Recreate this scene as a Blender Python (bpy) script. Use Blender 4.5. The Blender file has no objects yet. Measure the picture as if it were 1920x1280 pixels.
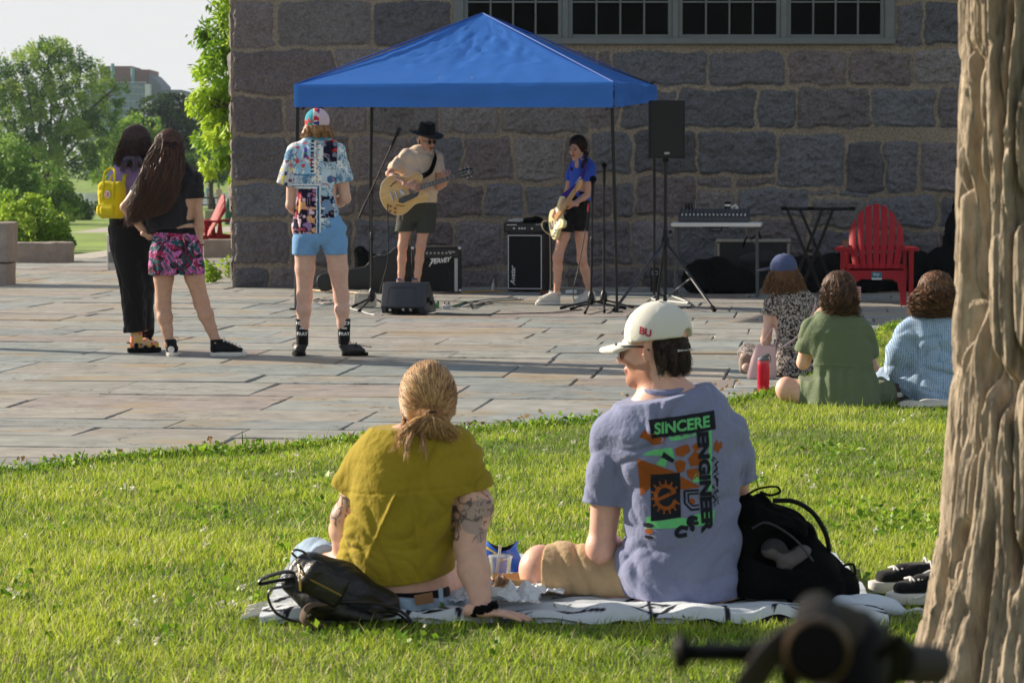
import bpy,bmesh,math,random
import numpy as np
from mathutils import Vector,Matrix,Quaternion
from mathutils.bvhtree import BVHTree
R=math.radians
random.seed(7)
RNG=np.random.default_rng(7)
S=bpy.context.scene
COL=S.collection
# ---------------------------------------------------------------- camera
F,HC=4994.0,1.34  # focal length in photo pixels, lens height in metres
TH=math.atan(323/F)
cd=bpy.data.cameras.new('camera'); cam=bpy.data.objects.new('camera',cd); COL.objects.link(cam)
cam.location=(0,0,HC); cam.rotation_euler=(R(90)-TH,0,0)
cd.sensor_width=17.3; cd.sensor_fit='HORIZONTAL'; cd.lens=45
cd.clip_start=0.1; cd.clip_end=4000
cd.dof.use_dof=True; cd.dof.focus_distance=13.0; cd.dof.aperture_fstop=5.6
S.camera=cam
# ---------------------------------------------------------------- sky, sun, exposure
SUN_EL,SUN_AZ=23.0,63.0  # degrees; azimuth counted from +Y towards -X
sd=Vector((-math.sin(R(SUN_AZ))*math.cos(R(SUN_EL)),math.cos(R(SUN_AZ))*math.cos(R(SUN_EL)),math.sin(R(SUN_EL))))
w=bpy.data.worlds.new('World'); S.world=w; w.use_nodes=True
nt=w.node_tree; bg=nt.nodes['Background']
sky=nt.nodes.new('ShaderNodeTexSky'); sky.sky_type='NISHITA'; sky.sun_disc=False
sky.sun_elevation=R(SUN_EL); sky.sun_rotation=R(-SUN_AZ)
sky.air_density=1.0; sky.dust_density=1.0; sky.ozone_density=1.0; sky.altitude=20
hsn=nt.nodes.new('ShaderNodeHueSaturation'); hsn.inputs['Saturation'].default_value=.55  # thin high cloud whitens the sky
mn=nt.nodes.new('ShaderNodeVectorMath'); mn.operation='MINIMUM'; mn.inputs[1].default_value=(4.72,4.72,4.74)
nt.links.new(sky.outputs[0],hsn.inputs['Color']); nt.links.new(hsn.outputs[0],mn.inputs[0]); nt.links.new(mn.outputs[0],bg.inputs[0])
bg.inputs[1].default_value=0.105
ld=bpy.data.lights.new('sun','SUN'); ld.energy=5.0; ld.angle=R(0.55); ld.color=(1.0,0.875,0.71)
sun=bpy.data.objects.new('sun',ld); COL.objects.link(sun)
sun.rotation_euler=sd.to_track_quat('Z','Y').to_euler(); sun.location=(-20,20,20)
S.view_settings.view_transform='Standard'; S.view_settings.look='None'
S.view_settings.exposure=0.75; S.view_settings.gamma=1
S.cycles.max_bounces=8; S.cycles.transparent_max_bounces=12
S.cycles.use_denoising=True
# ---------------------------------------------------------------- helpers
def P(px,py,Y):
 "world point seen at a photo pixel, at depth Y"
 u,v=(px-960)/F,(640-py)/F
 t=Y/(math.cos(TH)+v*math.sin(TH))
 return Vector((u*t,Y,HC+t*(v*math.cos(TH)-math.sin(TH))))
def G(px,py,z=0.0):
 "world point seen at a photo pixel, at height z"
 v=(640-py)/F
 t=(HC-z)/(math.sin(TH)-v*math.cos(TH))
 return P(px,py,t*(math.cos(TH)+v*math.sin(TH)))
def tag(o,label=None,cat=None,group=None,kind=None):
 if label:o['label']=label
 if cat:o['category']=cat
 if group:o['group']=group
 if kind:o['kind']=kind
 return o
def thing(name,label,cat,loc=(0,0,0),rz=0.0,group=None):
 o=bpy.data.objects.new(name,None); COL.objects.link(o); o.empty_display_size=.1
 o.location=loc; o.rotation_euler=(0,0,rz)
 return tag(o,label,cat,group)
def copy_tree(o,parent=None):
 c=o.copy(); COL.objects.link(c)
 if parent:c.parent=parent
 for ch in o.children:copy_tree(ch,c)
 return c
def mk(name,V,Fs,mat=None,parent=None,smooth=False,col=None,loc=None,fmat=None):
 "mesh object from arrays; Fs is an (n,k) array, a list of such arrays, or a list of tuples"
 me=bpy.data.meshes.new(name)
 V=np.asarray(V,np.float32)
 if isinstance(Fs,np.ndarray):Fs=[Fs]
 if len(Fs)and isinstance(Fs[0],np.ndarray):
  loops=np.concatenate([f.ravel()for f in Fs]).astype(np.int32)
  tot=np.concatenate([np.full(len(f),f.shape[1],np.int32)for f in Fs])
  start=np.concatenate([[0],np.cumsum(tot)[:-1]]).astype(np.int32)
  me.vertices.add(len(V)); me.vertices.foreach_set('co',V.ravel())
  me.loops.add(len(loops)); me.loops.foreach_set('vertex_index',loops)
  me.polygons.add(len(tot)); me.polygons.foreach_set('loop_start',start)
  try:me.polygons.foreach_set('loop_total',tot)
  except Exception:pass
  me.update(calc_edges=True); me.validate()
 else:
  me.from_pydata([tuple(map(float,v))for v in V],[],[tuple(f)for f in Fs]); me.update()
 me.polygons.foreach_set('use_smooth',np.full(len(me.polygons),bool(smooth)))
 if col is not None:
  at=me.color_attributes.new('Col','FLOAT_COLOR','POINT')
  c4=np.ones((len(V),4),np.float32); c4[:,:3]=col
  at.data.foreach_set('color',c4.ravel())
 if mat is not None:
  for m in(mat if isinstance(mat,(list,tuple))else[mat]):me.materials.append(m)
 if fmat is not None:me.polygons.foreach_set('material_index',np.asarray(fmat,np.int32))
 o=bpy.data.objects.new(name,me); COL.objects.link(o)
 if parent:o.parent=parent
 if loc is not None:o.location=loc
 return o
def lin(r,g,b):
 "sRGB 0-255 to linear"
 f=lambda c:(c/255/12.92)if c<10.3 else((c/255+.055)/1.055)**2.4
 return(f(r),f(g),f(b))
MATS={}
def M(name,col=None,rough=.6,var=.12,vs=8.,bump=.0,bs=60.,metal=0.,spec=.5,attr=False,trans=0.,sheen=0.,coat=0.,alpha=None,stretch=None,hue=0.,ior=None,transm=0.):
 "principled material: colour (or the Col attribute) broken by noise, with noise bump"
 if name in MATS:return MATS[name]
 m=bpy.data.materials.new(name); m.use_nodes=True; MATS[name]=m
 n,L=m.node_tree.nodes,m.node_tree.links
 b=n['Principled BSDF']
 b.inputs['Roughness'].default_value=rough; b.inputs['Metallic'].default_value=metal
 b.inputs['Specular IOR Level'].default_value=spec
 if sheen:b.inputs['Sheen Weight'].default_value=sheen
 if coat:b.inputs['Coat Weight'].default_value=coat; b.inputs['Coat Roughness'].default_value=.15
 if transm:b.inputs['Transmission Weight'].default_value=transm
 if ior:b.inputs['IOR'].default_value=ior
 tc=n.new('ShaderNodeTexCoord'); src=tc.outputs['Object']
 if stretch:
  mp=n.new('ShaderNodeMapping'); mp.inputs['Scale'].default_value=stretch
  L.new(src,mp.inputs[0]); src=mp.outputs[0]
 if attr:
  a=n.new('ShaderNodeAttribute'); a.attribute_name='Col'; base=a.outputs['Color']
 else:
  rgb=n.new('ShaderNodeRGB'); rgb.outputs[0].default_value=(*col,1); base=rgb.outputs[0]
 if var:
  nz=n.new('ShaderNodeTexNoise'); nz.inputs['Scale'].default_value=vs; nz.inputs['Detail'].default_value=6
  nz.inputs['Roughness'].default_value=.62
  L.new(src,nz.inputs['Vector'])
  mr=n.new('ShaderNodeMapRange'); mr.inputs[1].default_value=.25; mr.inputs[2].default_value=.75
  mr.inputs[3].default_value=1-var; mr.inputs[4].default_value=1+var
  L.new(nz.outputs[0],mr.inputs[0])
  hs=n.new('ShaderNodeHueSaturation'); L.new(base,hs.inputs['Color']); L.new(mr.outputs[0],hs.inputs['Value'])
  if hue:
   m2=n.new('ShaderNodeMapRange'); m2.inputs[1].default_value=.3; m2.inputs[2].default_value=.7
   m2.inputs[3].default_value=.5-hue; m2.inputs[4].default_value=.5+hue
   L.new(nz.outputs['Color'],m2.inputs[0]); L.new(m2.outputs[0],hs.inputs['Hue'])
  base=hs.outputs[0]
 L.new(base,b.inputs['Base Color'])
 if bump:
  nb=n.new('ShaderNodeTexNoise'); nb.inputs['Scale'].default_value=bs; nb.inputs['Detail'].default_value=5
  L.new(src,nb.inputs['Vector'])
  bp=n.new('ShaderNodeBump'); bp.inputs['Strength'].default_value=bump; bp.inputs['Distance'].default_value=.01
  L.new(nb.outputs[0],bp.inputs['Height']); L.new(bp.outputs[0],b.inputs['Normal'])
 if trans:
  t=n.new('ShaderNodeBsdfTranslucent'); L.new(base,t.inputs[0])
  mx=n.new('ShaderNodeMixShader'); mx.inputs[0].default_value=trans
  out=n['Material Output']
  L.new(b.outputs[0],mx.inputs[1]); L.new(t.outputs[0],mx.inputs[2]); L.new(mx.outputs[0],out.inputs[0])
 return m
 # numpy noise ------------------------------------------------------------
def _hash(ix,iy,iz,seed):
 h=(ix*374761393+iy*668265263+iz*2147483647+seed*974634777)&0xffffffff
 h=((h^(h>>13))*1274126177)&0xffffffff
 h=((h^(h>>16))*2246822519)&0xffffffff
 return((h^(h>>15))&0xffff)/65535.0
def vnoise(p,scale=1.,seed=0):
 "value noise in [-1,1] of an (...,3) or (...,2) array"
 p=np.asarray(p,np.float64)*scale
 i=np.floor(p).astype(np.int64); f=p-i; f=f*f*(3-2*f)
 d=p.shape[-1]; out=0
 z0=np.zeros(p.shape[:-1],np.int64)
 for c in range(1<<d):
  o=[(c>>k)&1 for k in range(d)]
  wgt=1
  for k in range(d):wgt=wgt*(f[...,k]if o[k]else 1-f[...,k])
  out=out+wgt*_hash(i[...,0]+o[0],i[...,1]+o[1],(i[...,2]+o[2])if d==3 else z0,seed)
 return out*2-1
def fbm(p,scale=1.,octs=4,seed=0,gain=.5):
 a,s,t=1.,0.,0.
 for k in range(octs):
  s=s+a*vnoise(p,scale*2.03**k,seed+17*k); t+=a; a*=gain
 return s/t
 # mesh builder -------------------------------------------------------------
def frame(d,up=(0,0,1)):
 d=Vector(d).normalized(); u=Vector(up)
 if abs(d.dot(u))>.98:u=Vector((0,1,0))if abs(d.y)<.9 else Vector((1,0,0))
 x=u.cross(d).normalized(); y=d.cross(x).normalized()
 return x,y,d
def spline(pts,n=8):
 "Catmull-Rom through points (any dimension)"
 p=np.asarray([tuple(q)for q in pts],float)
 if len(p)<3:return[tuple(p[0]+(p[-1]-p[0])*t)for t in np.linspace(0,1,n+1)]
 q=np.vstack([2*p[0]-p[1],p,2*p[-1]-p[-2]]); out=[]
 for i in range(1,len(q)-2):
  for t in np.linspace(0,1,n,endpoint=False):
   a,b,c,d=q[i-1],q[i],q[i+1],q[i+2]
   out.append(.5*((2*b)+(c-a)*t+(2*a-5*b+4*c-d)*t*t+(3*b-a-3*c+d)*t**3))
 out.append(p[-1])
 return[tuple(o)for o in out]
class MB:
 def __init__(s):s.v,s.f,s.m,s.c=[],[],[],[]; s.mi=0; s.color=None
 def add(s,vs,fs):
  b=len(s.v); s.v+=[tuple(v)for v in vs]; s.f+=[tuple(b+i for i in f)for f in fs]; s.m+=[s.mi]*len(fs)
  s.c+=[s.color or(1,1,1)]*len(vs)
  return s
 def box(s,c,size,rot=None,bevel=.004,seg=1):
  "rot: Matrix 3x3, or Euler tuple"
  bm=bmesh.new(); bmesh.ops.create_cube(bm,size=1)
  for v in bm.verts:v.co=Vector((v.co.x*size[0],v.co.y*size[1],v.co.z*size[2]))
  bw=min(bevel,min(size)*.45)
  if bw>0:bmesh.ops.bevel(bm,geom=bm.edges[:],offset=bw,segments=seg,affect='EDGES',profile=.5)
  if rot is not None and not isinstance(rot,Matrix):
   from mathutils import Euler
   rot=Euler(rot).to_matrix()
  bm.verts.ensure_lookup_table(); bm.verts.index_update()
  vs=[(rot@v.co if rot else v.co)+Vector(c)for v in bm.verts]
  fs=[[v.index for v in f.verts]for f in bm.faces]; bm.free()
  return s.add(vs,fs)
 def bar(s,a,b,wd,dp=None,up=(0,0,1),bevel=.002):
  a,b=Vector(a),Vector(b); x,y,z=frame(b-a,up)
  m=Matrix((x,y,z)).transposed()
  return s.box((a+b)/2,(wd,dp or wd,(b-a).length),m,bevel)
 def tube(s,pts,r,n=8,cap=True,flat=1.,up=(0,0,1)):
  pts=[Vector(p)for p in pts]; k=len(pts)
  rr=list(r)if isinstance(r,(list,tuple,np.ndarray))else[r]*k
  vs,fs=[],[]; px=None
  for i,p in enumerate(pts):
   d=(pts[min(i+1,k-1)]-pts[max(i-1,0)])
   if d.length<1e-9:d=Vector((0,0,1))
   if px is None:x,y,d=frame(d,up)
   else:
    d.normalize(); x=(px-d*px.dot(d)).normalized(); y=d.cross(x)
   px=x
   for j in range(n):
    a=2*math.pi*j/n
    vs.append(p+x*(math.cos(a)*rr[i])+y*(math.sin(a)*rr[i]*flat))
  for i in range(k-1):
   for j in range(n):
    j2=(j+1)%n
    fs.append((i*n+j,i*n+j2,(i+1)*n+j2,(i+1)*n+j))
  if cap:fs+=[tuple(range(n))[::-1],tuple((k-1)*n+j for j in range(n))]
  return s.add(vs,fs)
 def lathe(s,prof,o=(0,0,0),axis=(0,0,1),n=20,cap=True,sx=1.,sy=1.):
  "prof: (radius, height) pairs along the axis"
  x,y,d=frame(axis); o=Vector(o); vs,fs=[],[]; k=len(prof)
  for r,h in prof:
   for j in range(n):
    a=2*math.pi*j/n
    vs.append(o+d*h+x*(r*math.cos(a)*sx)+y*(r*math.sin(a)*sy))
  for i in range(k-1):
   for j in range(n):
    j2=(j+1)%n
    fs.append((i*n+j,i*n+j2,(i+1)*n+j2,(i+1)*n+j))
  if cap:fs+=[tuple(range(n))[::-1],tuple((k-1)*n+j for j in range(n))]
  return s.add(vs,fs)
 def prism(s,poly,th,mat=None,bevel=0.):
  "2-D outline (x,y) extruded 0..th along z, with an optional chamfer, placed by a 4x4 matrix"
  mat=mat or Matrix.Identity(4)
  bm=bmesh.new()
  vs=[bm.verts.new((p[0],p[1],0))for p in poly]
  f=bm.faces.new(vs); bm.normal_update()
  if f.normal.z>0:bmesh.ops.reverse_faces(bm,faces=[f])
  r=bmesh.ops.extrude_face_region(bm,geom=[f])
  for g in r['geom']:
   if isinstance(g,bmesh.types.BMVert):g.co.z+=th
  bmesh.ops.recalc_face_normals(bm,faces=bm.faces[:])
  if bevel:
   ed=[e for e in bm.edges if abs(e.verts[0].co.z-e.verts[1].co.z)<1e-6]
   bmesh.ops.bevel(bm,geom=ed,offset=bevel,segments=2,affect='EDGES',profile=.5)
  bmesh.ops.triangulate(bm,faces=[q for q in bm.faces if len(q.verts)>4])
  bm.verts.index_update()
  vv=[mat@v.co for v in bm.verts]; ff=[[v.index for v in q.verts]for q in bm.faces]; bm.free()
  return s.add(vv,ff)
 def sheet(s,fn,nu,nv):
  "grid surface from fn(u,v) -> point, u and v in 0..1"
  vs=[fn(i/nu,j/nv)for j in range(nv+1)for i in range(nu+1)]
  fs=[(j*(nu+1)+i,j*(nu+1)+i+1,(j+1)*(nu+1)+i+1,(j+1)*(nu+1)+i)for j in range(nv)for i in range(nu)]
  return s.add(vs,fs)
 def build(s,name,mat,parent=None,smooth=False,loc=None,sharp=35,attr=False):
  me=bpy.data.meshes.new(name); me.from_pydata(s.v,[],s.f); me.update()
  for m in(mat if isinstance(mat,(list,tuple))else[mat]):me.materials.append(m)
  me.polygons.foreach_set('material_index',s.m)
  if attr:
   at=me.color_attributes.new('Col','FLOAT_COLOR','POINT')
   c4=np.ones((len(s.v),4),np.float32); c4[:,:3]=s.c; at.data.foreach_set('color',c4.ravel())
  me.polygons.foreach_set('use_smooth',[bool(smooth)]*len(me.polygons))
  if smooth:
   me.set_sharp_from_angle(angle=R(sharp))
  o=bpy.data.objects.new(name,me); COL.objects.link(o)
  if parent:o.parent=parent
  if loc is not None:o.location=loc
  return o
def text_polys(txt,size=1.,shear=0.,space=1.,ext=0.0,bold=0.0):
 "flat text mesh: vertices (x,y) and faces, from Blender's built-in lettering"
 cu=bpy.data.curves.new('txt','FONT'); cu.body=txt; cu.size=size; cu.shear=shear; cu.space_character=space
 cu.offset=bold; cu.resolution_u=3
 o=bpy.data.objects.new('txt',cu); COL.objects.link(o)
 bpy.context.view_layer.update()
 me=bpy.data.meshes.new_from_object(o.evaluated_get(bpy.context.evaluated_depsgraph_get()))
 v=[tuple(q.co)for q in me.vertices]; f=[tuple(q.vertices)for q in me.polygons]
 bpy.data.objects.remove(o); bpy.data.curves.remove(cu); bpy.data.meshes.remove(me)
 return v,f
 # signed distance modelling ---------------------------------------------------
def smin(a,b,k):
 h=np.clip(.5+.5*(b-a)/k,0,1)
 return b+(a-b)*h-k*h*(1-h)
class SD:
 "a solid blended from tapered elliptical limbs and ellipsoids, meshed with surface nets"
 def __init__(s,vox=.006,k=.02):s.pr=[]; s.vox=vox; s.k=k
 def seg(s,a,b,ra,rb,side=None,k=None,cut=False):
  "tapered limb; ra/rb = radius or (half width along side, half depth)"
  a,b=np.array(tuple(a),float),np.array(tuple(b),float)
  ra=(ra,ra)if not isinstance(ra,tuple)else ra; rb=(rb,rb)if not isinstance(rb,tuple)else rb
  s.pr.append(('s',a,b,ra,rb,side,k or s.k,cut)); return s
 def chain(s,pts,rs,side=None,k=None):
  for i in range(len(pts)-1):s.seg(pts[i],pts[i+1],rs[i],rs[i+1],side,k)
  return s
 def ell(s,c,r,rot=None,k=None,cut=False):
  r=(r,r,r)if not isinstance(r,tuple)else r
  s.pr.append(('e',np.array(tuple(c),float),np.array(r,float),rot,None,None,k or s.k,cut)); return s
 def bounds(s):
  lo,hi=np.full(3,9e9),np.full(3,-9e9)
  for p in s.pr:
   if p[7]:continue
   if p[0]=='s':
    m=max(max(p[3]),max(p[4])); l,h=np.minimum(p[1],p[2])-m,np.maximum(p[1],p[2])+m
   else:l,h=p[1]-p[2].max(),p[1]+p[2].max()
   lo,hi=np.minimum(lo,l),np.maximum(hi,h)
  return lo,hi
 def field(s,grow=0.):
  lo,hi=s.bounds(); pad=.02+grow+3*s.vox
  lo,hi=lo-pad,hi+pad
  n=np.ceil((hi-lo)/s.vox).astype(int)+1
  f=np.full(n,.25,np.float32); s.lo=lo; s.n=n
  ax=[lo[i]+np.arange(n[i])*s.vox for i in range(3)]
  for p in s.pr:
   k=p[6]; mg=k*1.2+4*s.vox+grow
   if p[0]=='s':
    m=max(max(p[3]),max(p[4]))+mg; l,h=np.minimum(p[1],p[2])-m,np.maximum(p[1],p[2])+m
   else:l,h=p[1]-p[2].max()-mg,p[1]+p[2].max()+mg
   i0=np.maximum(((l-lo)/s.vox).astype(int),0); i1=np.minimum(((h-lo)/s.vox).astype(int)+2,n)
   if(i1<=i0).any():continue
   X,Y,Z=np.meshgrid(*[ax[i][i0[i]:i1[i]]for i in range(3)],indexing='ij',sparse=True)
   if p[0]=='s':
    a,b=p[1],p[2]; d=b-a; Ln=np.linalg.norm(d)+1e-9; d=d/Ln
    x,y,z=X-a[0],Y-a[1],Z-a[2]
    t=x*d[0]+y*d[1]+z*d[2]; tt=np.clip(t/Ln,0,1)
    if p[3][0]==p[3][1]and p[4][0]==p[4][1]:
     e=t-tt*Ln
     r2=x*x+y*y+z*z-t*t
     D=np.sqrt(np.maximum(r2,0)+e*e)-(p[3][0]+(p[4][0]-p[3][0])*tt)
    else:
     sv=np.array(p[5]if p[5]is not None else(1,0,0),float); sv=sv-d*sv.dot(d); sv/=np.linalg.norm(sv)
     fv=np.cross(d,sv)
     u=x*sv[0]+y*sv[1]+z*sv[2]; v=x*fv[0]+y*fv[1]+z*fv[2]
     e=t-tt*Ln
     wu=p[3][0]+(p[4][0]-p[3][0])*tt; wv=p[3][1]+(p[4][1]-p[3][1])*tt; we=np.minimum(wu,wv)
     k0=np.sqrt((u/wu)**2+(v/wv)**2+(e/we)**2)+1e-9
     k1=np.sqrt((u/wu**2)**2+(v/wv**2)**2+(e/we**2)**2)+1e-9
     D=k0*(k0-1)/k1
   else:
    x,y,z=X-p[1][0],Y-p[1][1],Z-p[1][2]; r=p[2]
    if p[3]is not None:
     Q=np.array(p[3]); x,y,z=(Q[0,i]*x+Q[1,i]*y+Q[2,i]*z for i in(0,1,2))if False else(Q[0,0]*x+Q[1,0]*y+Q[2,0]*z,Q[0,1]*x+Q[1,1]*y+Q[2,1]*z,Q[0,2]*x+Q[1,2]*y+Q[2,2]*z)
    k0=np.sqrt((x/r[0])**2+(y/r[1])**2+(z/r[2])**2)+1e-9
    k1=np.sqrt((x/r[0]**2)**2+(y/r[1]**2)**2+(z/r[2]**2)**2)+1e-9
    D=k0*(k0-1)/k1
   sl=tuple(slice(i0[i],i1[i])for i in range(3))
   if p[7]:f[sl]=-smin(-f[sl],D,k)
   else:f[sl]=smin(f[sl],D-grow,k)
  s.f=f; s.ax=ax
  return s
 def grid(s):return np.meshgrid(*s.ax,indexing='ij',sparse=True)
 def near(s,band=.03):return np.abs(s.f)<band
 def wrinkle(s,fn,band=.04):
  "add fn(points) to the field near the surface"
  m=np.argwhere(np.abs(s.f)<band); pts=s.lo+m*s.vox
  s.f[tuple(m.T)]+=fn(pts).astype(np.float32); return s
 def clip(s,p,n,k=.004):
  "keep the side the normal points away from"
  n=np.array(n,float); n/=np.linalg.norm(n); X,Y,Z=s.grid()
  D=(X-p[0])*n[0]+(Y-p[1])*n[1]+(Z-p[2])*n[2]
  s.f=-smin(-s.f,-D,k).astype(np.float32); return s
 def hem(s,p,n,rad,k=.003,ln=.15):
  "trim what lies beyond a plane, but only within rad of p (cuffs, sleeve and trouser ends)"
  n=np.array(tuple(n),float); n/=np.linalg.norm(n); X,Y,Z=s.grid()
  D=(X-p[0])*n[0]+(Y-p[1])*n[1]+(Z-p[2])*n[2]
  rr=np.sqrt((X-p[0]-D*n[0])**2+(Y-p[1]-D*n[1])**2+(Z-p[2]-D*n[2])**2)-rad
  s.f=-smin(-s.f,np.maximum(np.maximum(-D,rr),D-ln),k).astype(np.float32); return s
 def cutfn(s,fn,k=.004):
  X,Y,Z=s.grid(); s.f=-smin(-s.f,-fn(X,Y,Z),k).astype(np.float32); return s
 def mesh(s,smooth=2):
  f=s.f; n=f.shape; ins=f<0
  # cells with a sign change
  c=ins[:-1,:-1,:-1].astype(np.int8)
  tot=np.zeros_like(c)
  for i in(0,1):
   for j in(0,1):
    for k in(0,1):tot+=ins[i:n[0]-1+i,j:n[1]-1+j,k:n[2]-1+k]
  cells=np.argwhere((tot>0)&(tot<8)); idx=np.full(tot.shape,-1,np.int64)
  idx[tuple(cells.T)]=np.arange(len(cells))
  acc=np.zeros((len(cells),3)); cnt=np.zeros(len(cells))
  cor=[(i,j,k)for i in(0,1)for j in(0,1)for k in(0,1)]
  fv={o:f[cells[:,0]+o[0],cells[:,1]+o[1],cells[:,2]+o[2]]for o in cor}
  for a in cor:
   for axs in range(3):
    if a[axs]:continue
    b=list(a); b[axs]=1; b=tuple(b); fa,fb=fv[a],fv[b]
    cr=(fa<0)!=(fb<0); t=np.where(cr,fa/np.where(cr,fa-fb,1),0)
    q=np.tile(np.array(a,float),(len(cells),1)); q[:,axs]+=t
    acc[cr]+=q[cr]; cnt[cr]+=1
  V=s.lo+(cells+acc/np.maximum(cnt,1)[:,None])*s.vox
  quads=[]
  for axs in range(3):
   o1,o2=[(1,2),(2,0),(0,1)][axs]
   sl0=[slice(1,-1)]*3; sl0[axs]=slice(0,n[axs]-1)
   sl1=list(sl0); sl1[axs]=slice(1,n[axs])
   A,B=ins[tuple(sl0)],ins[tuple(sl1)]
   e=np.argwhere(A!=B)
   if not len(e):continue
   flip=A[tuple(e.T)]
   base=e.copy(); base[:,o1]+=1; base[:,o2]+=1
   q=[]
   for du,dv in((0,0),(-1,0),(-1,-1),(0,-1)):
    g=base.copy(); g[:,o1]+=du; g[:,o2]+=dv; q.append(idx[tuple(g.T)])
   q=np.stack(q,1); q[~flip]=q[~flip][:,::-1]; quads.append(q)
  Q=np.concatenate(quads); Q=Q[(Q>=0).all(1)]
  for _ in range(smooth):
   A=np.zeros_like(V); ct=np.zeros(len(V))
   for i in range(4):
    a,b=Q[:,i],Q[:,(i+1)%4]
    for d in range(3):A[:,d]+=np.bincount(a,V[b,d],len(V))+np.bincount(b,V[a,d],len(V))
    ct+=np.bincount(a,minlength=len(V))+np.bincount(b,minlength=len(V))
   V=V*.5+.5*A/np.maximum(ct,1)[:,None]
  return V,Q
 def build(s,name,mat,parent=None,smooth=2,paint=None,loc=None):
  if not hasattr(s,'f'):s.field()
  V,Q=s.mesh(smooth)
  return mk(name,V,Q,mat,parent,True,col=None if paint is None else paint(V),loc=loc)
def waves(dirs,amps,freqs,seed=0,warp=.0):
 "sum of warped sine folds: dirs are the directions across the folds"
 rg=np.random.default_rng(seed); ph=rg.uniform(0,6.28,len(dirs))
 def fn(p):
  q=p+(np.stack([vnoise(p,7.,seed+1),vnoise(p,7.,seed+2),vnoise(p,7.,seed+3)],-1)*warp if warp else 0)
  o=0
  for d,a,fr,h in zip(dirs,amps,freqs,ph):
   d=np.array(d,float)/np.linalg.norm(d)
   o=o+a*((1-np.abs(np.sin(q@d*fr*.5+h)))**1.7*2-.55)*(.55+.45*np.sin(q@np.roll(d,1)*fr*.31+2*h))
  return o
 return fn
def strands(name,roots,paths,rad,mat,parent=None,jitter=.004,npts=7,seed=0,taper=.35,col=None):
 "many thin three-sided hairs as one mesh: paths is a list of polylines (n,3) of equal length"
 Pth=np.asarray(paths,float); m,k,_=Pth.shape
 d=np.gradient(Pth,axis=1); d/=np.linalg.norm(d,axis=2,keepdims=True)+1e-9
 up=np.array([.3,.5,.8]); x=np.cross(d,up); x/=np.linalg.norm(x,axis=2,keepdims=True)+1e-9; y=np.cross(d,x)
 t=np.linspace(0,1,k)[None,:,None]; rr=rad*(1-(1-taper)*t**2)
 if not np.isscalar(rad):rr=np.asarray(rad)[:,None,None]*(1-(1-taper)*t**2)
 V=np.stack([Pth+rr*(np.cos(a)*x+np.sin(a)*y)for a in(0,2.094,4.189)],2)  # m,k,3,3
 b=(np.arange(m)*k*3)[:,None,None]+(np.arange(k-1)*3)[None,:,None]
 j=np.arange(3)[None,None,:]; j2=(np.arange(3)[None,None,:]+1)%3
 Q=np.stack([b+j,b+j2,b+3+j2,b+3+j],-1).reshape(-1,4)
 c=None
 if col is not None:c=np.repeat(np.asarray(col),k*3,axis=0)
 return mk(name,V.reshape(-1,3),Q,mat,parent,True,col=c)
 # ================================================================ SETTING
YW=30.3  # plane of the stone wall
SW=F/YW
wx=lambda px:(px-960)/SW
wz=lambda py:P(960,py,YW).z
# ---- ground under everything, falling gently to the river
def terrain_z(y):
 y=np.asarray(y,float)
 return np.where(y<41,-.06,np.where(y<130,-.06-.9*(y-41)/89,-.96-np.minimum((y-130)/60,1)*.4-np.clip((y-188)/12,0,1)*.5))
xs=np.concatenate([np.linspace(-400,-60,12),np.linspace(-55,55,60),np.linspace(60,400,12)])
ys=np.concatenate([np.linspace(-60,40,26),np.linspace(42,200,60),np.linspace(210,330,12)])
XX,YY=np.meshgrid(xs,ys)
ZZ=terrain_z(YY)+np.where(YY>45,.12*vnoise(np.stack([XX,YY],-1),.12,3),0)
V=np.stack([XX,YY,ZZ],-1).reshape(-1,3); nx=len(xs)
I=np.arange(len(ys)-1)[:,None]*nx+np.arange(nx-1)[None]
Q=np.stack([I,I+1,I+nx+1,I+nx],-1).reshape(-1,4)
tag(mk('terrain',V,Q,M('meadow',lin(118,142,44),.9,.45,.6,.6,9,hue=.02),smooth=True),kind='structure')
# far bank
V=np.array([(-600,325,-1.8),(600,325,-1.8),(600,345,.2),(-600,345,.2),(600,1500,1.5),(-600,1500,1.5)])
tag(mk('far_bank',V,[(0,1,2,3),(3,2,4,5)],M('meadow')),kind='structure')
V=np.array([(-500,150,-1.5),(500,150,-1.5),(500,340,-1.5),(-500,340,-1.5)])
tag(mk('river_water',V,[(0,1,2,3)],M('water',lin(120,135,140),.12,.05,.5,.25,1.2,stretch=(.3,1,1))),kind='structure')
# paths
def sheet_obj(name,pts,z,mat,th=.02):
 mb=MB(); mb.prism([(p[0],p[1])for p in pts],th,Matrix.Translation((0,0,z-th)))
 return tag(mb.build(name,mat),kind='structure')
conc=M('pale_concrete',lin(178,172,160),.85,.15,3,.2,40)
a=[G(130,479),G(208,468),G(320,461),G(520,459),G(520,467),G(320,471),G(215,480),G(130,487)]
sheet_obj('footpath',a,.0,conc,.05)
tp=M('path_dust',lin(170,160,148),.9,.1,2)
zf=-.25
a=[(-11.5,68),(-6,68),(-2,66),(-2,76),(-6,77),(-11.5,76)]
sheet_obj('river_path',a,-.31,tp,.12)
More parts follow.
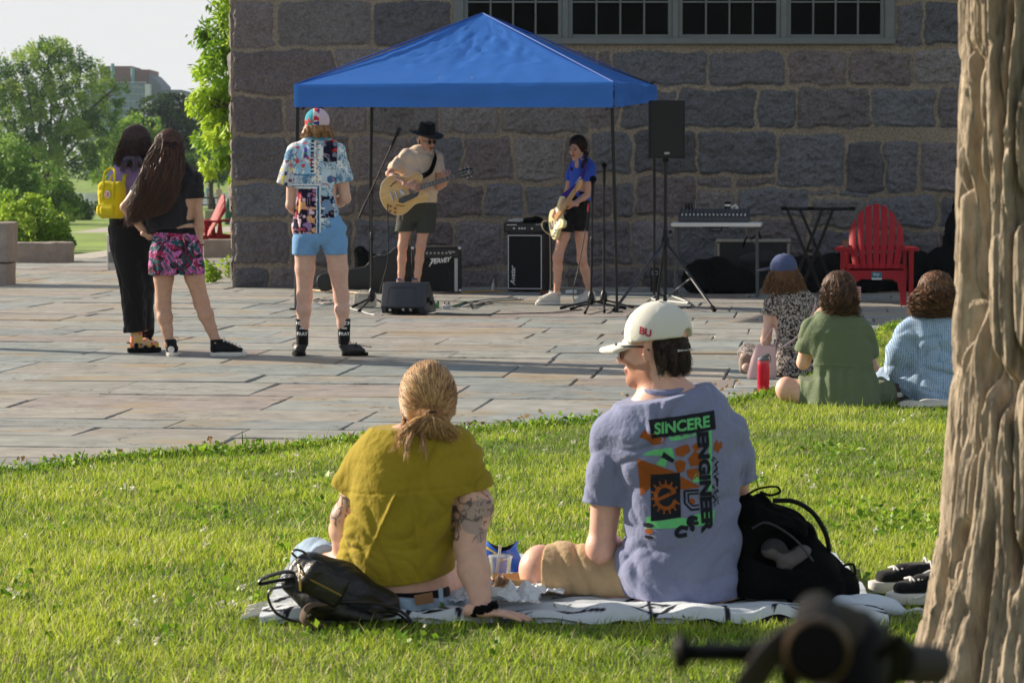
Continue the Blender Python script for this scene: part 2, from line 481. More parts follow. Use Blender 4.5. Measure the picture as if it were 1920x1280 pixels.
# ---- flagstone terrace: every slab cut, tilted and coloured on its own, in one mesh
PHI=R(6.6)  # the slab rows run 6.6 degrees off the wall
ex,ey=np.array([math.cos(PHI),-math.sin(PHI)]),np.array([math.sin(PHI),math.cos(PHI)])
rg=np.random.default_rng(11)
pal=[lin(148,150,145),lin(154,152,145),lin(154,149,141),lin(142,147,145),lin(157,152,143),lin(148,139,132),lin(138,144,141),lin(154,153,147),lin(150,150,142),lin(146,150,147)]
SV,SQ,SC=[],[],[]; nb=0
def slab(p0,p1,q0,q1):
 "one flagstone between row coordinates p (along) and q (across)"
 global nb
 g=.002+rg.uniform(0,.0045)
 cor=np.array([(p0+g,q0+g),(p1-g,q0+g),(p1-g,q1-g),(p0+g,q1-g)])+rg.normal(0,.005,(4,2))
 tilt=rg.normal(0,.0022,2); z0=rg.normal(0,.002)
 ctr=cor.mean(0); n=10
 # outline with slightly broken edges
 ring=[]
 for i in range(4):
  a,b=cor[i],cor[(i+1)%4]
  for t in np.linspace(0,1,n,endpoint=False):ring.append(a+(b-a)*t)
 ring=np.array(ring); wob=vnoise(ring*1.,4.,5)[:,None]*.006+vnoise(ring,17.,9)[:,None]*.004
 ring=ring+(ctr-ring)/np.linalg.norm(ctr-ring,axis=1,keepdims=True)*wob
 inn=ring+(ctr-ring)/np.linalg.norm(ctr-ring,axis=1,keepdims=True)*.007
 def up(r,dz):
  z=z0+dz+((r-ctr)@tilt)
  w2=r[:,:1]*ex+r[:,1:]*ey
  return np.column_stack([w2,z])
 m=len(ring)
 v=np.vstack([up(ring,-.05),up(ring,-.006),up(inn,0),up(ctr[None],0)])
 i=np.arange(m); j=(i+1)%m
 q=np.vstack([np.column_stack([i,j,j+m,i+m]),np.column_stack([i+m,j+m,j+2*m,i+2*m])])+nb
 t=np.column_stack([i+2*m,j+2*m,np.full(m,3*m)])+nb
 c=np.array(pal[rg.integers(len(pal))])*rg.uniform(.87,1.07)
 SV.append(v); SQ.append((q,t)); SC.append(np.tile(c,(len(v),1))); nb+=len(v)
q=-14.0+22
q=8.0
while q<42:
 d=rg.choice([.46,.62,.76,.92,1.0],p=[.14,.24,.26,.2,.16]); p=-22+rg.uniform(0,1)
 while p<16:
  L_=rg.uniform(.55,1.5)
  c=(p+L_/2)*ex+(q+d/2)*ey
  vis=abs(c[0])<.21*c[1]+3.5
  if vis and not(c[1]>YW+1 and c[0]>-2.4)and c[1]<40.4:
   if rg.random()<.16 and d>.7:
    h=d*rg.uniform(.4,.6); slab(p,p+L_,q,q+h); slab(p,p+L_,q+h,q+d)
   else:slab(p,p+L_,q,q+d)
  p+=L_
 q+=d
fl=M('flagstone',None,.75,.3,5.,0,attr=True,hue=.008,spec=.3)
def rework_flag(m):
 "rusty stains, cleft lines and a split surface on the slabs"
 n,L=m.node_tree.nodes,m.node_tree.links; b=n['Principled BSDF']; base=b.inputs['Base Color'].links[0].from_socket
 tc=n.new('ShaderNodeTexCoord')
 def noise(sc,st=(1,1,1),det=5,dist=0.):
  mp=n.new('ShaderNodeMapping'); mp.inputs['Scale'].default_value=st; L.new(tc.outputs['Object'],mp.inputs[0])
  z=n.new('ShaderNodeTexNoise'); z.inputs['Scale'].default_value=sc; z.inputs['Detail'].default_value=det; z.inputs['Distortion'].default_value=dist; L.new(mp.outputs[0],z.inputs['Vector']); return z.outputs[0]
 def ramp(s,a,b_):
  r=n.new('ShaderNodeMapRange'); r.interpolation_type='SMOOTHSTEP'; r.inputs[1].default_value=a; r.inputs[2].default_value=b_; L.new(s,r.inputs[0]); return r.outputs[0]
 mx=n.new('ShaderNodeMixRGB'); mx.inputs[2].default_value=(*lin(160,138,104),1)
 k=n.new('ShaderNodeMath'); k.operation='MULTIPLY'; k.inputs[1].default_value=.6; L.new(ramp(noise(.9,(1,1.6,1),6,.6),.54,.68),k.inputs[0])
 L.new(k.outputs[0],mx.inputs[0]); L.new(base,mx.inputs[1])
 rid=n.new('ShaderNodeMath'); rid.operation='SUBTRACT'; rid.inputs[1].default_value=.5; L.new(noise(2.2,(1,3.2,1),4,.8),rid.inputs[0])
 ab=n.new('ShaderNodeMath'); ab.operation='ABSOLUTE'; L.new(rid.outputs[0],ab.inputs[0])
 cl_=ramp(ab.outputs[0],.0,.016)
 gate=ramp(noise(1.1,(1,1,1),2),.42,.52); inv=n.new('ShaderNodeMath'); inv.operation='MULTIPLY_ADD'; inv.inputs[1].default_value=-.6; inv.inputs[2].default_value=1.
 om=n.new('ShaderNodeMath'); om.operation='SUBTRACT'; om.inputs[0].default_value=1.; L.new(cl_,om.inputs[1])
 g2=n.new('ShaderNodeMath'); g2.operation='MULTIPLY'; L.new(om.outputs[0],g2.inputs[0]); L.new(gate,g2.inputs[1]); L.new(g2.outputs[0],inv.inputs[0])
 m2=n.new('ShaderNodeMixRGB'); m2.blend_type='MULTIPLY'; m2.inputs[0].default_value=1; L.new(mx.outputs[0],m2.inputs[1]); L.new(inv.outputs[0],m2.inputs[2]); L.new(m2.outputs[0],b.inputs['Base Color'])
 ad=n.new('ShaderNodeMath'); ad.operation='ADD'; L.new(noise(3,(1,2,1),8),ad.inputs[0])
 s3=n.new('ShaderNodeMath'); s3.operation='MULTIPLY'; s3.inputs[1].default_value=-.5; L.new(g2.outputs[0],s3.inputs[0]); L.new(s3.outputs[0],ad.inputs[1])
 bp=n.new('ShaderNodeBump'); bp.inputs['Strength'].default_value=.5; bp.inputs['Distance'].default_value=.012; L.new(ad.outputs[0],bp.inputs['Height']); L.new(bp.outputs[0],b.inputs['Normal'])
rework_flag(fl)
tag(mk('terrace_paving',np.vstack(SV),[np.vstack([s[0]for s in SQ]),np.vstack([s[1]for s in SQ])],fl,col=np.vstack(SC)),kind='structure')
V=np.array([(-25,5,-.014),(18,5,-.014),(18,40.6,-.014),(-25,40.6,-.014)])
tag(mk('paving_joint_bed',V,[(0,1,2,3)],M('joint_dirt',lin(98,91,79),.95,.3,20)),kind='structure')
# ---- lawn: a soil sheet, then blades
edge_px=[(-420,925),(-200,908),(0,888),(250,862),(500,848),(690,830),(860,815),(1000,803),(1120,793),(1300,772),(1400,752),(1470,738),(1560,700),(1630,650),(1662,618),(1760,598),(1900,585),(2300,560)]
edge=[G(*p)for p in edge_px]
EX,EY=np.array([p.x for p in edge]),np.array([p.y for p in edge])
poly=[(p.x,p.y)for p in edge]+[(12,16.5),(12,-6),(-12,-6),(-12,11.2)]
tag(sheet_obj('lawn_soil',poly,.012,M('lawn_soil',lin(92,100,38),.95,.35,14,.5,60),.03),kind='structure')
def lawn_in(x,y):
# the border is a function of x except its right end, where it runs away from the camera
 e=np.interp(x,EX,EY)
 return y<e+.05*vnoise(np.stack([x*1.,y*0+3.3],-1),7.,2)
NB=430000
gy=np.sqrt(rg.uniform(6.3**2,21.5**2,NB*2)); gx=rg.uniform(-1,1,NB*2)*(.2*gy+.45)
keep=lawn_in(gx,gy)&(rg.random(NB*2)<np.clip(1.5-gy/13,.22,1)); gx,gy=gx[keep],gy[keep]
ms=170000; my=np.sqrt(rg.uniform(4.5**2,21**2,ms)); mx_=np.sign(rg.uniform(-1,1,ms))*(.2*my+.42+rg.uniform(0,1,ms)**1.3*2.6); km=lawn_in(mx_,my); gx=np.concatenate([gx,mx_[km]]); gy=np.concatenate([gy,my[km]])
# a rim of taller weeds where lawn meets stone
ne=9000; ti=rg.uniform(-2.6,3.6,ne); ee=np.interp(ti,EX,EY)
rx,ry=ti+rg.normal(0,.02,ne),ee-np.abs(rg.normal(0,.07,ne))+.06
gx=np.concatenate([gx,rx]); gy=np.concatenate([gy,ry]); rim=np.concatenate([np.zeros(len(gx)-ne),np.ones(ne)])
N_=len(gx); P2=np.stack([gx,gy],-1)
patch=fbm(P2,1.3,3,4); patch2=fbm(P2,5.,2,8)
h=(.026+.012*patch+.012*patch2+rg.normal(0,.008,N_)).clip(.008,.085)*(1+.7*rim*rg.random(N_)**2)
tall=rg.random(N_)<.03; h[tall]*=rg.uniform(1.4,2.1,tall.sum())
# flattened where people and the blanket are
BL=dict(x0=-.72,x1=1.22,y0=7.55,y1=9.0)
under=(gx>-.62)&(gx<1.16)&(gy>7.72)&(gy<8.85)
h[under]*=.25
wd=rg.uniform(.0012,.0025,N_)*(1+.6*rim)*(1+.035*(gy-7)); ang=rg.uniform(0,6.28,N_)
lean=rg.normal(0,.42,(N_,2))+np.array([.12,-.05])
bx,by=np.cos(ang)*wd,np.sin(ang)*wd
z0=np.full(N_,.008)
def ring(t,wf):
 cx=gx+lean[:,0]*h*t**1.7; cy=gy+lean[:,1]*h*t**1.7; cz=z0+h*t*(1-.12*t*np.abs(lean).sum(1))
 return np.stack([np.stack([cx-bx*wf,cy-by*wf,cz],-1),np.stack([cx+bx*wf,cy+by*wf,cz],-1)],1)
r0,r1,r2=ring(0,1),ring(.5,.85),ring(1,.12)
GV=np.concatenate([r0,r1,r2],1)  # N,6,3
b=np.arange(N_)[:,None]*6
GQ=np.vstack([b+np.array([0,1,3,2]),b+np.array([2,3,5,4])])
cA,cB,cS,cD=np.array(lin(122,160,42)),np.array(lin(196,212,74)),np.array(lin(230,218,164)),np.array(lin(74,110,30))
mixv=np.clip(.52+.75*patch+.45*patch2+rg.normal(0,.22,N_),0,1)[:,None]
gc=cA*(1-mixv)+cB*mixv
dk=(rg.random(N_)<.22*(1-mixv[:,0])+.25*rim)[:,None]; gc=np.where(dk,cD,gc)
st=((rg.random(N_)<.07+.06*patch)&(rim<.5))[:,None]; gc=np.where(st,cS,gc)*rg.uniform(.6,1.08,(N_,1))
tag(mk('lawn_grass',GV.reshape(-1,3),GQ,M('grass_blade',None,.55,0,attr=True,trans=.42,spec=.3),smooth=True,col=np.repeat(gc,6,axis=0)),kind='stuff')
# broad-leaved weeds and clover through the lawn, thickest along the paving
def leaf_cluster(centres,nper,rad,hgt,size,cols,name,mat,kind='stuff',sd_=0,parent=None,**kw):
 rgl=np.random.default_rng(sd_)
 C=np.repeat(np.asarray(centres,float),nper,axis=0); n=len(C)
 off=rgl.normal(0,1,(n,3)); off/=np.linalg.norm(off,axis=1,keepdims=True); off*=rgl.random((n,1))**.5
 p=C+off*np.array([rad,rad,hgt]); p[:,2]=np.maximum(p[:,2],C[:,2]*.2+.01)
 d=off*np.array([1,1,.4])+rgl.normal(0,.5,(n,3)); d/=np.linalg.norm(d,axis=1,keepdims=True)
 s=np.cross(d,rgl.normal(0,1,(n,3))); s/=np.linalg.norm(s,axis=1,keepdims=True)
 L_=size*rgl.uniform(.6,1.3,(n,1)); W=L_*.36
 nrm=np.cross(d,s)
 v=np.stack([p,p+d*L_*.5+s*W+nrm*L_*.08,p+d*L_-nrm*L_*.1,p+d*L_*.5-s*W+nrm*L_*.08],1)
 c=np.array(cols)[rgl.integers(len(cols),size=n)]*rgl.uniform(.75,1.2,(n,1))
 o=mk(name,v.reshape(-1,3),np.arange(n*4).reshape(-1,4),mat,parent,True,col=np.repeat(c,4,axis=0))
 if kind:tag(o,kind=kind)
 return o
leafm=M('leaf',None,.5,0,attr=True,trans=.4,spec=.35)
ti=rg.uniform(-2.6,3.6,260); cl=np.stack([ti,np.interp(ti,EX,EY)-np.abs(rg.normal(0,.08,260)),np.full(260,.03)],-1)
t2=np.sqrt(rg.uniform(7.2**2,13**2,300)); cl2=np.stack([rg.uniform(-1,1,300)*.2*t2,t2,np.full(300,.022)],-1); cl2=cl2[lawn_in(cl2[:,0],cl2[:,1])]; cl3=np.array([(*(G(1690,985)+Vector((rg.normal(0,.16),rg.normal(0,.3),0)))[:2],.025)for _ in range(60)]); cl2=np.vstack([cl2,cl3])
leaf_cluster(np.vstack([cl,cl2]),9,.05,.03,.026,[lin(120,160,40),lin(150,180,56),lin(90,130,34)],'lawn_weeds',leafm,sd_=3)
t4=np.sqrt(rg.uniform(7.0**2,14**2,90)); c4_=np.stack([rg.uniform(-1,1,90)*.2*t4,t4,np.full(90,.045)],-1); c4_=c4_[lawn_in(c4_[:,0],c4_[:,1]+.2)]
leaf_cluster(c4_,10,.008,.008,.012,[lin(226,224,210),lin(206,206,186)],'clover_blossom',leafm,sd_=8)
t5=rg.uniform(-2.6,2.2,70); c5_=np.stack([t5,np.interp(t5,EX,EY)+np.abs(rg.normal(0,.5,70))+.05,np.full(70,.012)],-1)
leaf_cluster(c5_,2,.03,.002,.03,[lin(150,120,80),lin(190,168,120),lin(110,84,60)],'leaf_litter',leafm,sd_=9)
# ---- the stone building
rows=[  # py top, py bottom, x breaks in photo pixels (left part, then right part)
(2,91,[436,520,702,846]),(93,180,[436,631,860,1120]),(181,254,[436,538,692,827,938,1104]),(256,341,[436,540,657,770,868,966,1056,1106]),
(344,409,[436,541,668,806,906,984,1070,1150,1190]),(412,500,[436,546,660,770,850,940,1050,1185,1270]),(502,548,[436,506,620,720,860,932,1060,1200,1330,1480,1600,1720,1800]),
(94,163,[1120,1148,1330,1469,1589,1707,1800]),(165,243,[1104,1162,1271,1416,1492,1632,1755,1800]),
(245,328,[1106,1186,1305,1455]),(250,356,[1455,1586]),(266,364,[1586,1655,1722,1800]),(330,352,[1305,1374,1455]),(330,409,[1190,1305]),(354,410,[1305,1380,1514]),(358,372,[1514,1572]),(374,430,[1514,1628]),(366,430,[1628,1757,1800]),(412,500,[1270,1400,1520]),(432,500,[1520,1640,1760,1800]),(356,372,[1572,1628]),
(4,88,[1674,1730,1800])]
stones=[]
for y0,y1,br in rows:
 for a,b in zip(br[:-1],br[1:]):stones.append((wx(a),wx(b),wz(y1),wz(y0)))
def random_courses(x0,x1,z0,z1,seed):
 r2=random.Random(seed); z=z0; out=[]
 while z<z1-.15:
  hh=min(r2.uniform(.38,.56),z1-z); x=x0
  while x<x1:
   ww=r2.uniform(.45,1.15); ww=ww if x+ww<x1-.3 else x1-x
   out.append((x,x+ww,z,z+hh)); x+=ww
  z+=hh
 return out
stones+=random_courses(wx(1802),9.0,-.06,wz(3),5)
up_stones=random_courses(wx(436),9.0,wz(2),7.0,6)
def stone_face(st,x0,x1,z0,z1,res,seed,hole=None):
 "dressed rock face: returns points (x, z, relief), quads and colours"
 u=np.arange(x0,x1+res*.5,res); h_=np.arange(z0,z1+res*.5,res)
 U,Hh=np.meshgrid(u,h_); p2=np.stack([U,Hh],-1)
 wob=np.stack([fbm(p2,4.5,3,seed),fbm(p2,4.5,3,seed+40)],-1)*.045+np.stack([vnoise(p2,22.,seed+3),vnoise(p2,22.,seed+4)],-1)*.006
 Wp=p2+wob
 D=np.full(U.shape,.05); ID=np.full(U.shape,-1)
 rs=np.random.default_rng(seed); tint=[]
 for k,(a,b,c,d)in enumerate(st):
  m=.016; i0,i1=np.searchsorted(u,[a-.1,b+.1]); j0,j1=np.searchsorted(h_,[c-.1,d+.1])
  if i1<=i0 or j1<=j0:tint.append((.2,.2,.2)); continue
  sk=rs.normal(0,.014,4); sub=Wp[j0:j1,i0:i1]
  cx,cz=(a+b)/2,(c+d)/2; hw,hh=(b-a)/2-m,(d-c)/2-m
  lx=sub[...,0]-cx; lz=sub[...,1]-cz
  lx=lx+lz*sk[0]+sk[1]*.5; lz=lz+lx*sk[2]*.7
  r=min(.05,hw*.4,hh*.4)
  qx,qz=np.abs(lx)-hw+r,np.abs(lz)-hh+r
  dd=np.hypot(np.maximum(qx,0),np.maximum(qz,0))+np.minimum(np.maximum(qx,qz),0)-r
  better=dd<D[j0:j1,i0:i1]
  D[j0:j1,i0:i1]=np.where(better,dd,D[j0:j1,i0:i1]); ID[j0:j1,i0:i1]=np.where(better&(dd<0),k,ID[j0:j1,i0:i1])
  base=np.array([lin(118,112,113),lin(122,112,111),lin(106,104,108),lin(130,124,122),lin(112,103,103),lin(112,112,116)][rs.integers(6)])
  tint.append(base*rs.uniform(.7,1.1))
 tint=np.array(tint+[(0,0,0)])
 ins=np.clip(-D/.034,0,1); ins=ins*ins*(3-2*ins)
 rnd=rs.uniform(.75,1.5,len(st)+1)[ID]
 split=fbm(p2*[1,1.15],6.,4,seed+7,.55)
 ridg=1-np.abs(fbm(p2+split[...,None]*.05,11.,4,seed+9,.6))
 fac=np.floor((fbm(p2,5.,2,seed+51)+1)*4.5+.3*split)/9-.5
 rel=np.where(ID>=0,ins*(.026*rnd+.03*split+.06*(ridg-.75)+.045*fac)+.003*vnoise(p2,60.,seed+21),.004+.005*fbm(p2,14.,3,seed+11)+.008*np.clip(1-D/.02,0,1)*(D>0))
 col=np.where((ID>=0)[...,None],tint[ID]*(1+.16*fbm(p2,3.,3,seed+31))[...,None],np.array(lin(142,129,112))*(1+.25*fbm(p2,5.,4,seed+13))[...,None])
 n0,n1=U.shape; I=np.arange(n0-1)[:,None]*n1+np.arange(n1-1)[None]
 Q=np.stack([I,I+1,I+n1+1,I+n1],-1)
 if hole:
  cxm,czm=(U[:-1,:-1]+res/2),(Hh[:-1,:-1]+res/2)
  Q=Q[~((cxm>hole[0])&(cxm<hole[1])&(czm>hole[2])&(czm<hole[3]))]
 return np.stack([U,Hh,rel],-1).reshape(-1,3),Q.reshape(-1,4),col.reshape(-1,3)
granite=M('granite',None,.85,.5,42.,.8,110,attr=True,spec=.3)
bld=thing('stone_building','dark rough granite building with a long window band behind the stage','building',(0,YW,0))
hole=(wx(856),wx(1668),wz(80),wz(80)+1.3)
xl=wx(436)
pv,pq,pc=stone_face(stones+up_stones,xl,6.4,-.06,3.9,.0125,21,hole)
top=random_courses(xl,9,3.9,7.0,8); qv,qq,qc=stone_face(top,xl,9.0,3.9,7.0,.05,33)
rv,rq,rc=stone_face(stones,6.4,9.0,-.06,3.9,.04,21)
sv,sq,sc=stone_face(random_courses(0,12,-.06,7.0,12),0,11,-.06,7.0,.03,35)
fr=lambda v:np.stack([v[:,0],-v[:,2],v[:,1]],-1)
sdv=np.stack([xl-sv[:,2]*.8+.0,sv[:,0],sv[:,1]],-1)[:,:]
Vs=[fr(pv),fr(qv),fr(rv),sdv]; Qs=[pq,qq,rq,sq[:,::-1]]; offs=np.cumsum([0]+[len(v)for v in Vs[:-1]])
mk('wall',np.vstack(Vs),np.vstack([q+o for q,o in zip(Qs,offs)]),granite,bld,True,col=np.vstack([pc,qc,rc,sc]))
mb=MB(); mb.box(((xl+9)/2,5.6,7.08),(9-xl+.5,11.6,.18),bevel=.01); mb.build('roof',M('roof_slate',lin(60,60,64),.8),bld)
mb=MB(); mb.box((9.05,5.5,3.5),(.1,11,7),bevel=0); mb.box(((xl+9)/2,11.05,3.5),(9-xl,.1,7),bevel=0)
mb.build('rear_wall',granite,bld)
# window band
wf=M('window_paint',lin(104,108,106),.55,.12,9,.2,50)
dark=M('dark_interior',lin(12,11,10),.9,.3,3)
glass=M('window_glass',lin(10,11,11),.05,0,spec=.06,transm=.5,ior=1.1)
def pxr(mb,x0,x1,y0,y1,yf,dp,bevel=.004):
 "bar over a photo-pixel rectangle on the wall plane; yf = front face relative to the wall"
 a,b=wx(x0),wx(x1); c,d=wz(y1),wz(y0)
 mb.box(((a+b)/2,yf+dp/2,(c+d)/2),(b-a,dp,d-c),bevel=bevel)
zt=wz(80)+1.3
TOPY=317-(zt-HC)*SW-2
fo=MB(); pxr(fo,851,870,TOPY,72,-.03,.16); pxr(fo,1655,1673,TOPY,72,-.03,.16); pxr(fo,870,1655,TOPY,TOPY+14,-.03,.16)
for x in(1059,1264,1466):pxr(fo,x-5,x+6,TOPY+14,72,-.025,.14)
win=fo.build('window_frame',wf,bld)
sl=MB(); pxr(sl,848,1674,72,84,-.075,.2,.008); sl.build('sill',wf,bld)
for x0,x1 in((870,1054),(1065,1259),(1270,1461),(1472,1655)):
 sh=MB(); yb=72
 pxr(sh,x0,x0+8,TOPY+14,yb,.0,.05); pxr(sh,x1-8,x1,TOPY+14,yb,.0,.05); pxr(sh,x0+8,x1-8,yb-7,yb,.0,.05); pxr(sh,x0+8,x1-8,TOPY+14,TOPY+22,.0,.05)
 w_=(x1-x0-16)/4
 for k in(1,2,3):pxr(sh,x0+8+w_*k-1.7,x0+8+w_*k+1.7,TOPY+22,yb-7,.006,.034,.003)
 for yy in(4,-58):pxr(sh,x0+8,x1-8,yy-1.7,yy+1.7,.009,.028,.003)
 so=sh.build('window',wf,bld)
 gl=MB(); pxr(gl,x0+5,x1-5,TOPY+18,yb-4,.022,.006,0); gl.build('pane',glass,so)
rm=MB()
x0,x1=wx(840),wx(1685); c0,c1=wz(90),zt+.4
rm.box(((x0+x1)/2,4.2,(c0+c1)/2),(x1-x0,.05,c1-c0),bevel=0)
rm.box(((x0+x1)/2,2.2,c0-.03),(x1-x0,3.95,.05),bevel=0); rm.box(((x0+x1)/2,2.2,c1+.03),(x1-x0,3.95,.05),bevel=0)
rm.box((x0-.03,2.2,(c0+c1)/2),(.05,3.95,c1-c0),bevel=0); rm.box((x1+.03,2.2,(c0+c1)/2),(.05,3.95,c1-c0),bevel=0)
rm.build('room_lining',dark,bld)
lampm=bpy.data.materials.new('lit_bulb'); lampm.use_nodes=True
e=lampm.node_tree.nodes['Principled BSDF']; e.inputs['Emission Color'].default_value=(1,.75,.35,1); e.inputs['Emission Strength'].default_value=14
lk=MB();
for k,(px,py,r,nm)in enumerate(((1003,50,.022,'large warm bulb glowing low behind the first window, beside the tent peak'),(964,19,.012,'small warm bulb glowing high behind the first window'),(1357,19,.014,'left bulb of the pair glowing behind the third window'),(1379,20,.013,'right bulb of the pair glowing behind the third window'))):
 p=P(px,py,YW+2.0); mb=MB(); mb.lathe([(.002,-r),(r*.7,-r*.7),(r,0),(r*.7,r*.7),(r*.4,r*1.1),(r*.35,r*1.8)],p,n=10)
 t=thing('ceiling_lamp',nm,'lamp',p,group='lamps behind the windows')
 o=mb.build('bulb',lampm,t,True); o.matrix_parent_inverse=Matrix.Translation(-p)
 mb=MB(); mb.tube([p+Vector((0,0,r*1.8)),(p.x,p.y,c1)],.004,6); o=mb.build('cord',dark,t); o.matrix_parent_inverse=Matrix.Translation(-p)
 # ================================================================ CANOPY AND STAGE GEAR
black=M('black_plastic',lin(18,18,20),.5,.2,12,.1,90,spec=.25)
blackm=M('black_metal',lin(16,16,18),.4,.15,20,spec=.35)
blackf=M('black_fabric',lin(15,15,16),.95,.3,9,.5,50,spec=.08)
chrome=M('chrome',lin(190,190,195),.25,.05,metal=1.)
rubber=M('rubber',lin(14,14,14),.85,.1,spec=.15)
white_p=M('white_plastic',lin(215,216,214),.4,.05,8)
cablem=M('black_cable',lin(20,20,20),.5,0)
greyleg=M('grey_leg',lin(96,98,102),.5,.1)
silver=M('silver_trim',lin(170,170,170),.4,.1,20)
white_ink=M('white_ink',lin(225,225,222),.5,0)
# ---- pop-up canopy
ph=R(10.5); tex,tey=Vector((math.cos(ph),-math.sin(ph),0)),Vector((math.sin(ph),math.cos(ph),0)); tc=Vector((-.28,26.6,0))
can=thing('pop_up_canopy','blue pop-up canopy tent over the two musicians','canopy',tc)
cor={'fl':tc-1.525*tex-1.525*tey,'fr':tc+1.525*tex-1.525*tey,'br':tc+1.525*tex+1.525*tey,'bl':tc-1.525*tex+1.525*tey}
bot={'fl':1.925,'fr':1.91,'br':2.04,'bl':2.02}; topz={'fl':2.14,'fr':2.145,'br':2.2,'bl':2.2}
peak=P(905,25,tc.y); loc=lambda v:v-tc
blue=M('blue_polyester',lin(50,116,204),.55,.06,3,.12,240,trans=.22,spec=.4)
ks=['fl','fr','br','bl']; V,Fc=[],[]
N=44
wr=waves([(1,.3,0),(.4,1,0),(1,-1,.2),(.2,.9,.5)],[.004,.003,.003,.002],[16,21,34,47],4,.2)
for i in range(4):
 a,b=ks[i],ks[(i+1)%4]; A,B=cor[a].copy(),cor[b].copy(); A.z,B.z=topz[a],topz[b]; base=len(V)
 for r in range(N+1):
  t=r/N
  for c in range(N+1):
   s_=c/N; e0=A.lerp(B,s_); p=e0.lerp(peak,t)
   nn=(B-A).cross(peak-A).normalized()
   # taut fabric: sag between peak and eave, crisp creases near the peak
   sag=-.05*math.sin(math.pi*t)*(1-.4*abs(2*s_-1))*(1-t*.3)
   q3=np.array([[(s_-.5)*(1-t)*5.+i*9.,t*1.7+.6*(s_-.5),1.+i]]); cr=-max(0,.16-abs(vnoise(q3+.25*vnoise(q3,3.,77),3.6,9)[0]))*.12-max(0,.14-abs(vnoise(q3,7.6,19)[0]))*.085; cr*=1.0*(t>.15)*math.sin(math.pi*min(t*1.2,1))*(.3+.7*t)
   edge_k=min(1,6*s_,6*(1-s_))if t<.97 else 0
   p=p+nn*(sag+(cr+float(wr(np.array([[p.x,p.y,p.z]]))[0]))*edge_k)
   V.append(loc(p))
 for r in range(N):
  for c in range(N):
   k=base+r*(N+1)+c; Fc.append((k,k+1,k+N+2,k+N+1))
roof=mk('roof_fabric',V,Fc,blue,can,True)
V,Fc=[],[]
for i in range(4):
 a,b=ks[i],ks[(i+1)%4]; A,B=cor[a].copy(),cor[b].copy(); base=len(V); n=(B-A).cross(Vector((0,0,1))).normalized()
 for r in range(7):
  t=r/6
  for c in range(49):
   s_=c/48; p=A.lerp(B,s_); p.z=(topz[a]*(1-s_)+topz[b]*s_)*(1-t)+(bot[a]*(1-s_)+bot[b]*s_)*t
   ed=min(1,10*s_,10*(1-s_))
   p=p+n*(.012+(.010*math.sin(t*7+1.5*math.sin(s_*9))+.008*math.sin(s_*37+t*3))*ed*(.25+t))
   V.append(loc(p))
 for r in range(6):
  for c in range(48):
   k=base+r*49+c; Fc.append((k,k+49,k+50,k+1))
mk('valance',V,Fc,blue,can,True)
for px,py in((825,146),(885,146)):
 p=P(px,py,25.2); mb=MB(); mb.lathe([(.001,0),(.008,.003),(.001,.006)],loc(p),(0,-1,.4),n=8); mb.build('eyelet',chrome,can)
for k in ks:
 a=cor[k].copy(); a.z=topz[k]; mb=MB(); mb.tube([loc(a),loc(peak)],.007,6); mb.build('ridge_seam',M('blue_piping',lin(30,84,168),.6,.05),can,True)
feet={'fl':Vector((cor['fl'].x-.02,cor['fl'].y,0)),'fr':Vector((cor['fr'].x+.05,cor['fr'].y+.05,0)),'br':Vector((cor['br'].x+.0,cor['br'].y,0)),'bl':Vector((cor['bl'].x-.02,cor['bl'].y,0))}
for k in ks:
 a=cor[k].copy(); a.z=bot[k]+.15; f=feet[k].copy(); f.z=.01; m_=f.lerp(a,.42)
 i_=(tc-a); i_.z=0; i_=i_.normalized()*.03
 mb=MB(); mb.bar(loc(m_+i_*.5),loc(a+i_),.032,.032); lg=mb.build('leg',blackm,can)
 mb=MB(); mb.bar(loc(f+i_*.5),loc(m_+i_*.5+Vector((0,0,.1))),.024,.024); mb.build('inner_leg',greyleg if k=='fl' else blackm,lg)
 mb=MB(); mb.box(loc(f),(.09,.09,.012)); mb.build('foot_plate',blackm,lg)
mb=MB()
for i in range(4):
 a,b=cor[ks[i]].copy(),cor[ks[(i+1)%4]].copy(); a.z,b.z=bot[ks[i]]+.16,bot[ks[(i+1)%4]]+.16; d=(tc-(a+b)/2); d.z=0; d=d.normalized()*.05; n_=4
 for k in range(n_):
  p,q=a.lerp(b,k/n_)+d,a.lerp(b,(k+1)/n_)+d; up=Vector((0,0,-.22 if i!=0 else-.19))
  z1,z2=(up,Vector())if k%2 else(Vector(),up)
  mb.bar(loc(p+z1+Vector((0,0,.04))),loc(q+z2+Vector((0,0,.04))),.012,.022); mb.bar(loc(p+z2+d*.4+Vector((0,0,.04))),loc(q+z1+d*.4+Vector((0,0,.04))),.012,.022)
mb.build('scissor_truss',blackm,can)
mb=MB()
for k in ks:
 a=cor[k].copy(); a.z=bot[k]+.2; mb.bar(loc(a.lerp(tc+Vector((0,0,a.z)),.05)),loc(Vector((peak.x,peak.y,peak.z-.12))),.016,.016)
mb.build('peak_rod',blackm,can)
def rel(t,v):return Vector(v)-t.location
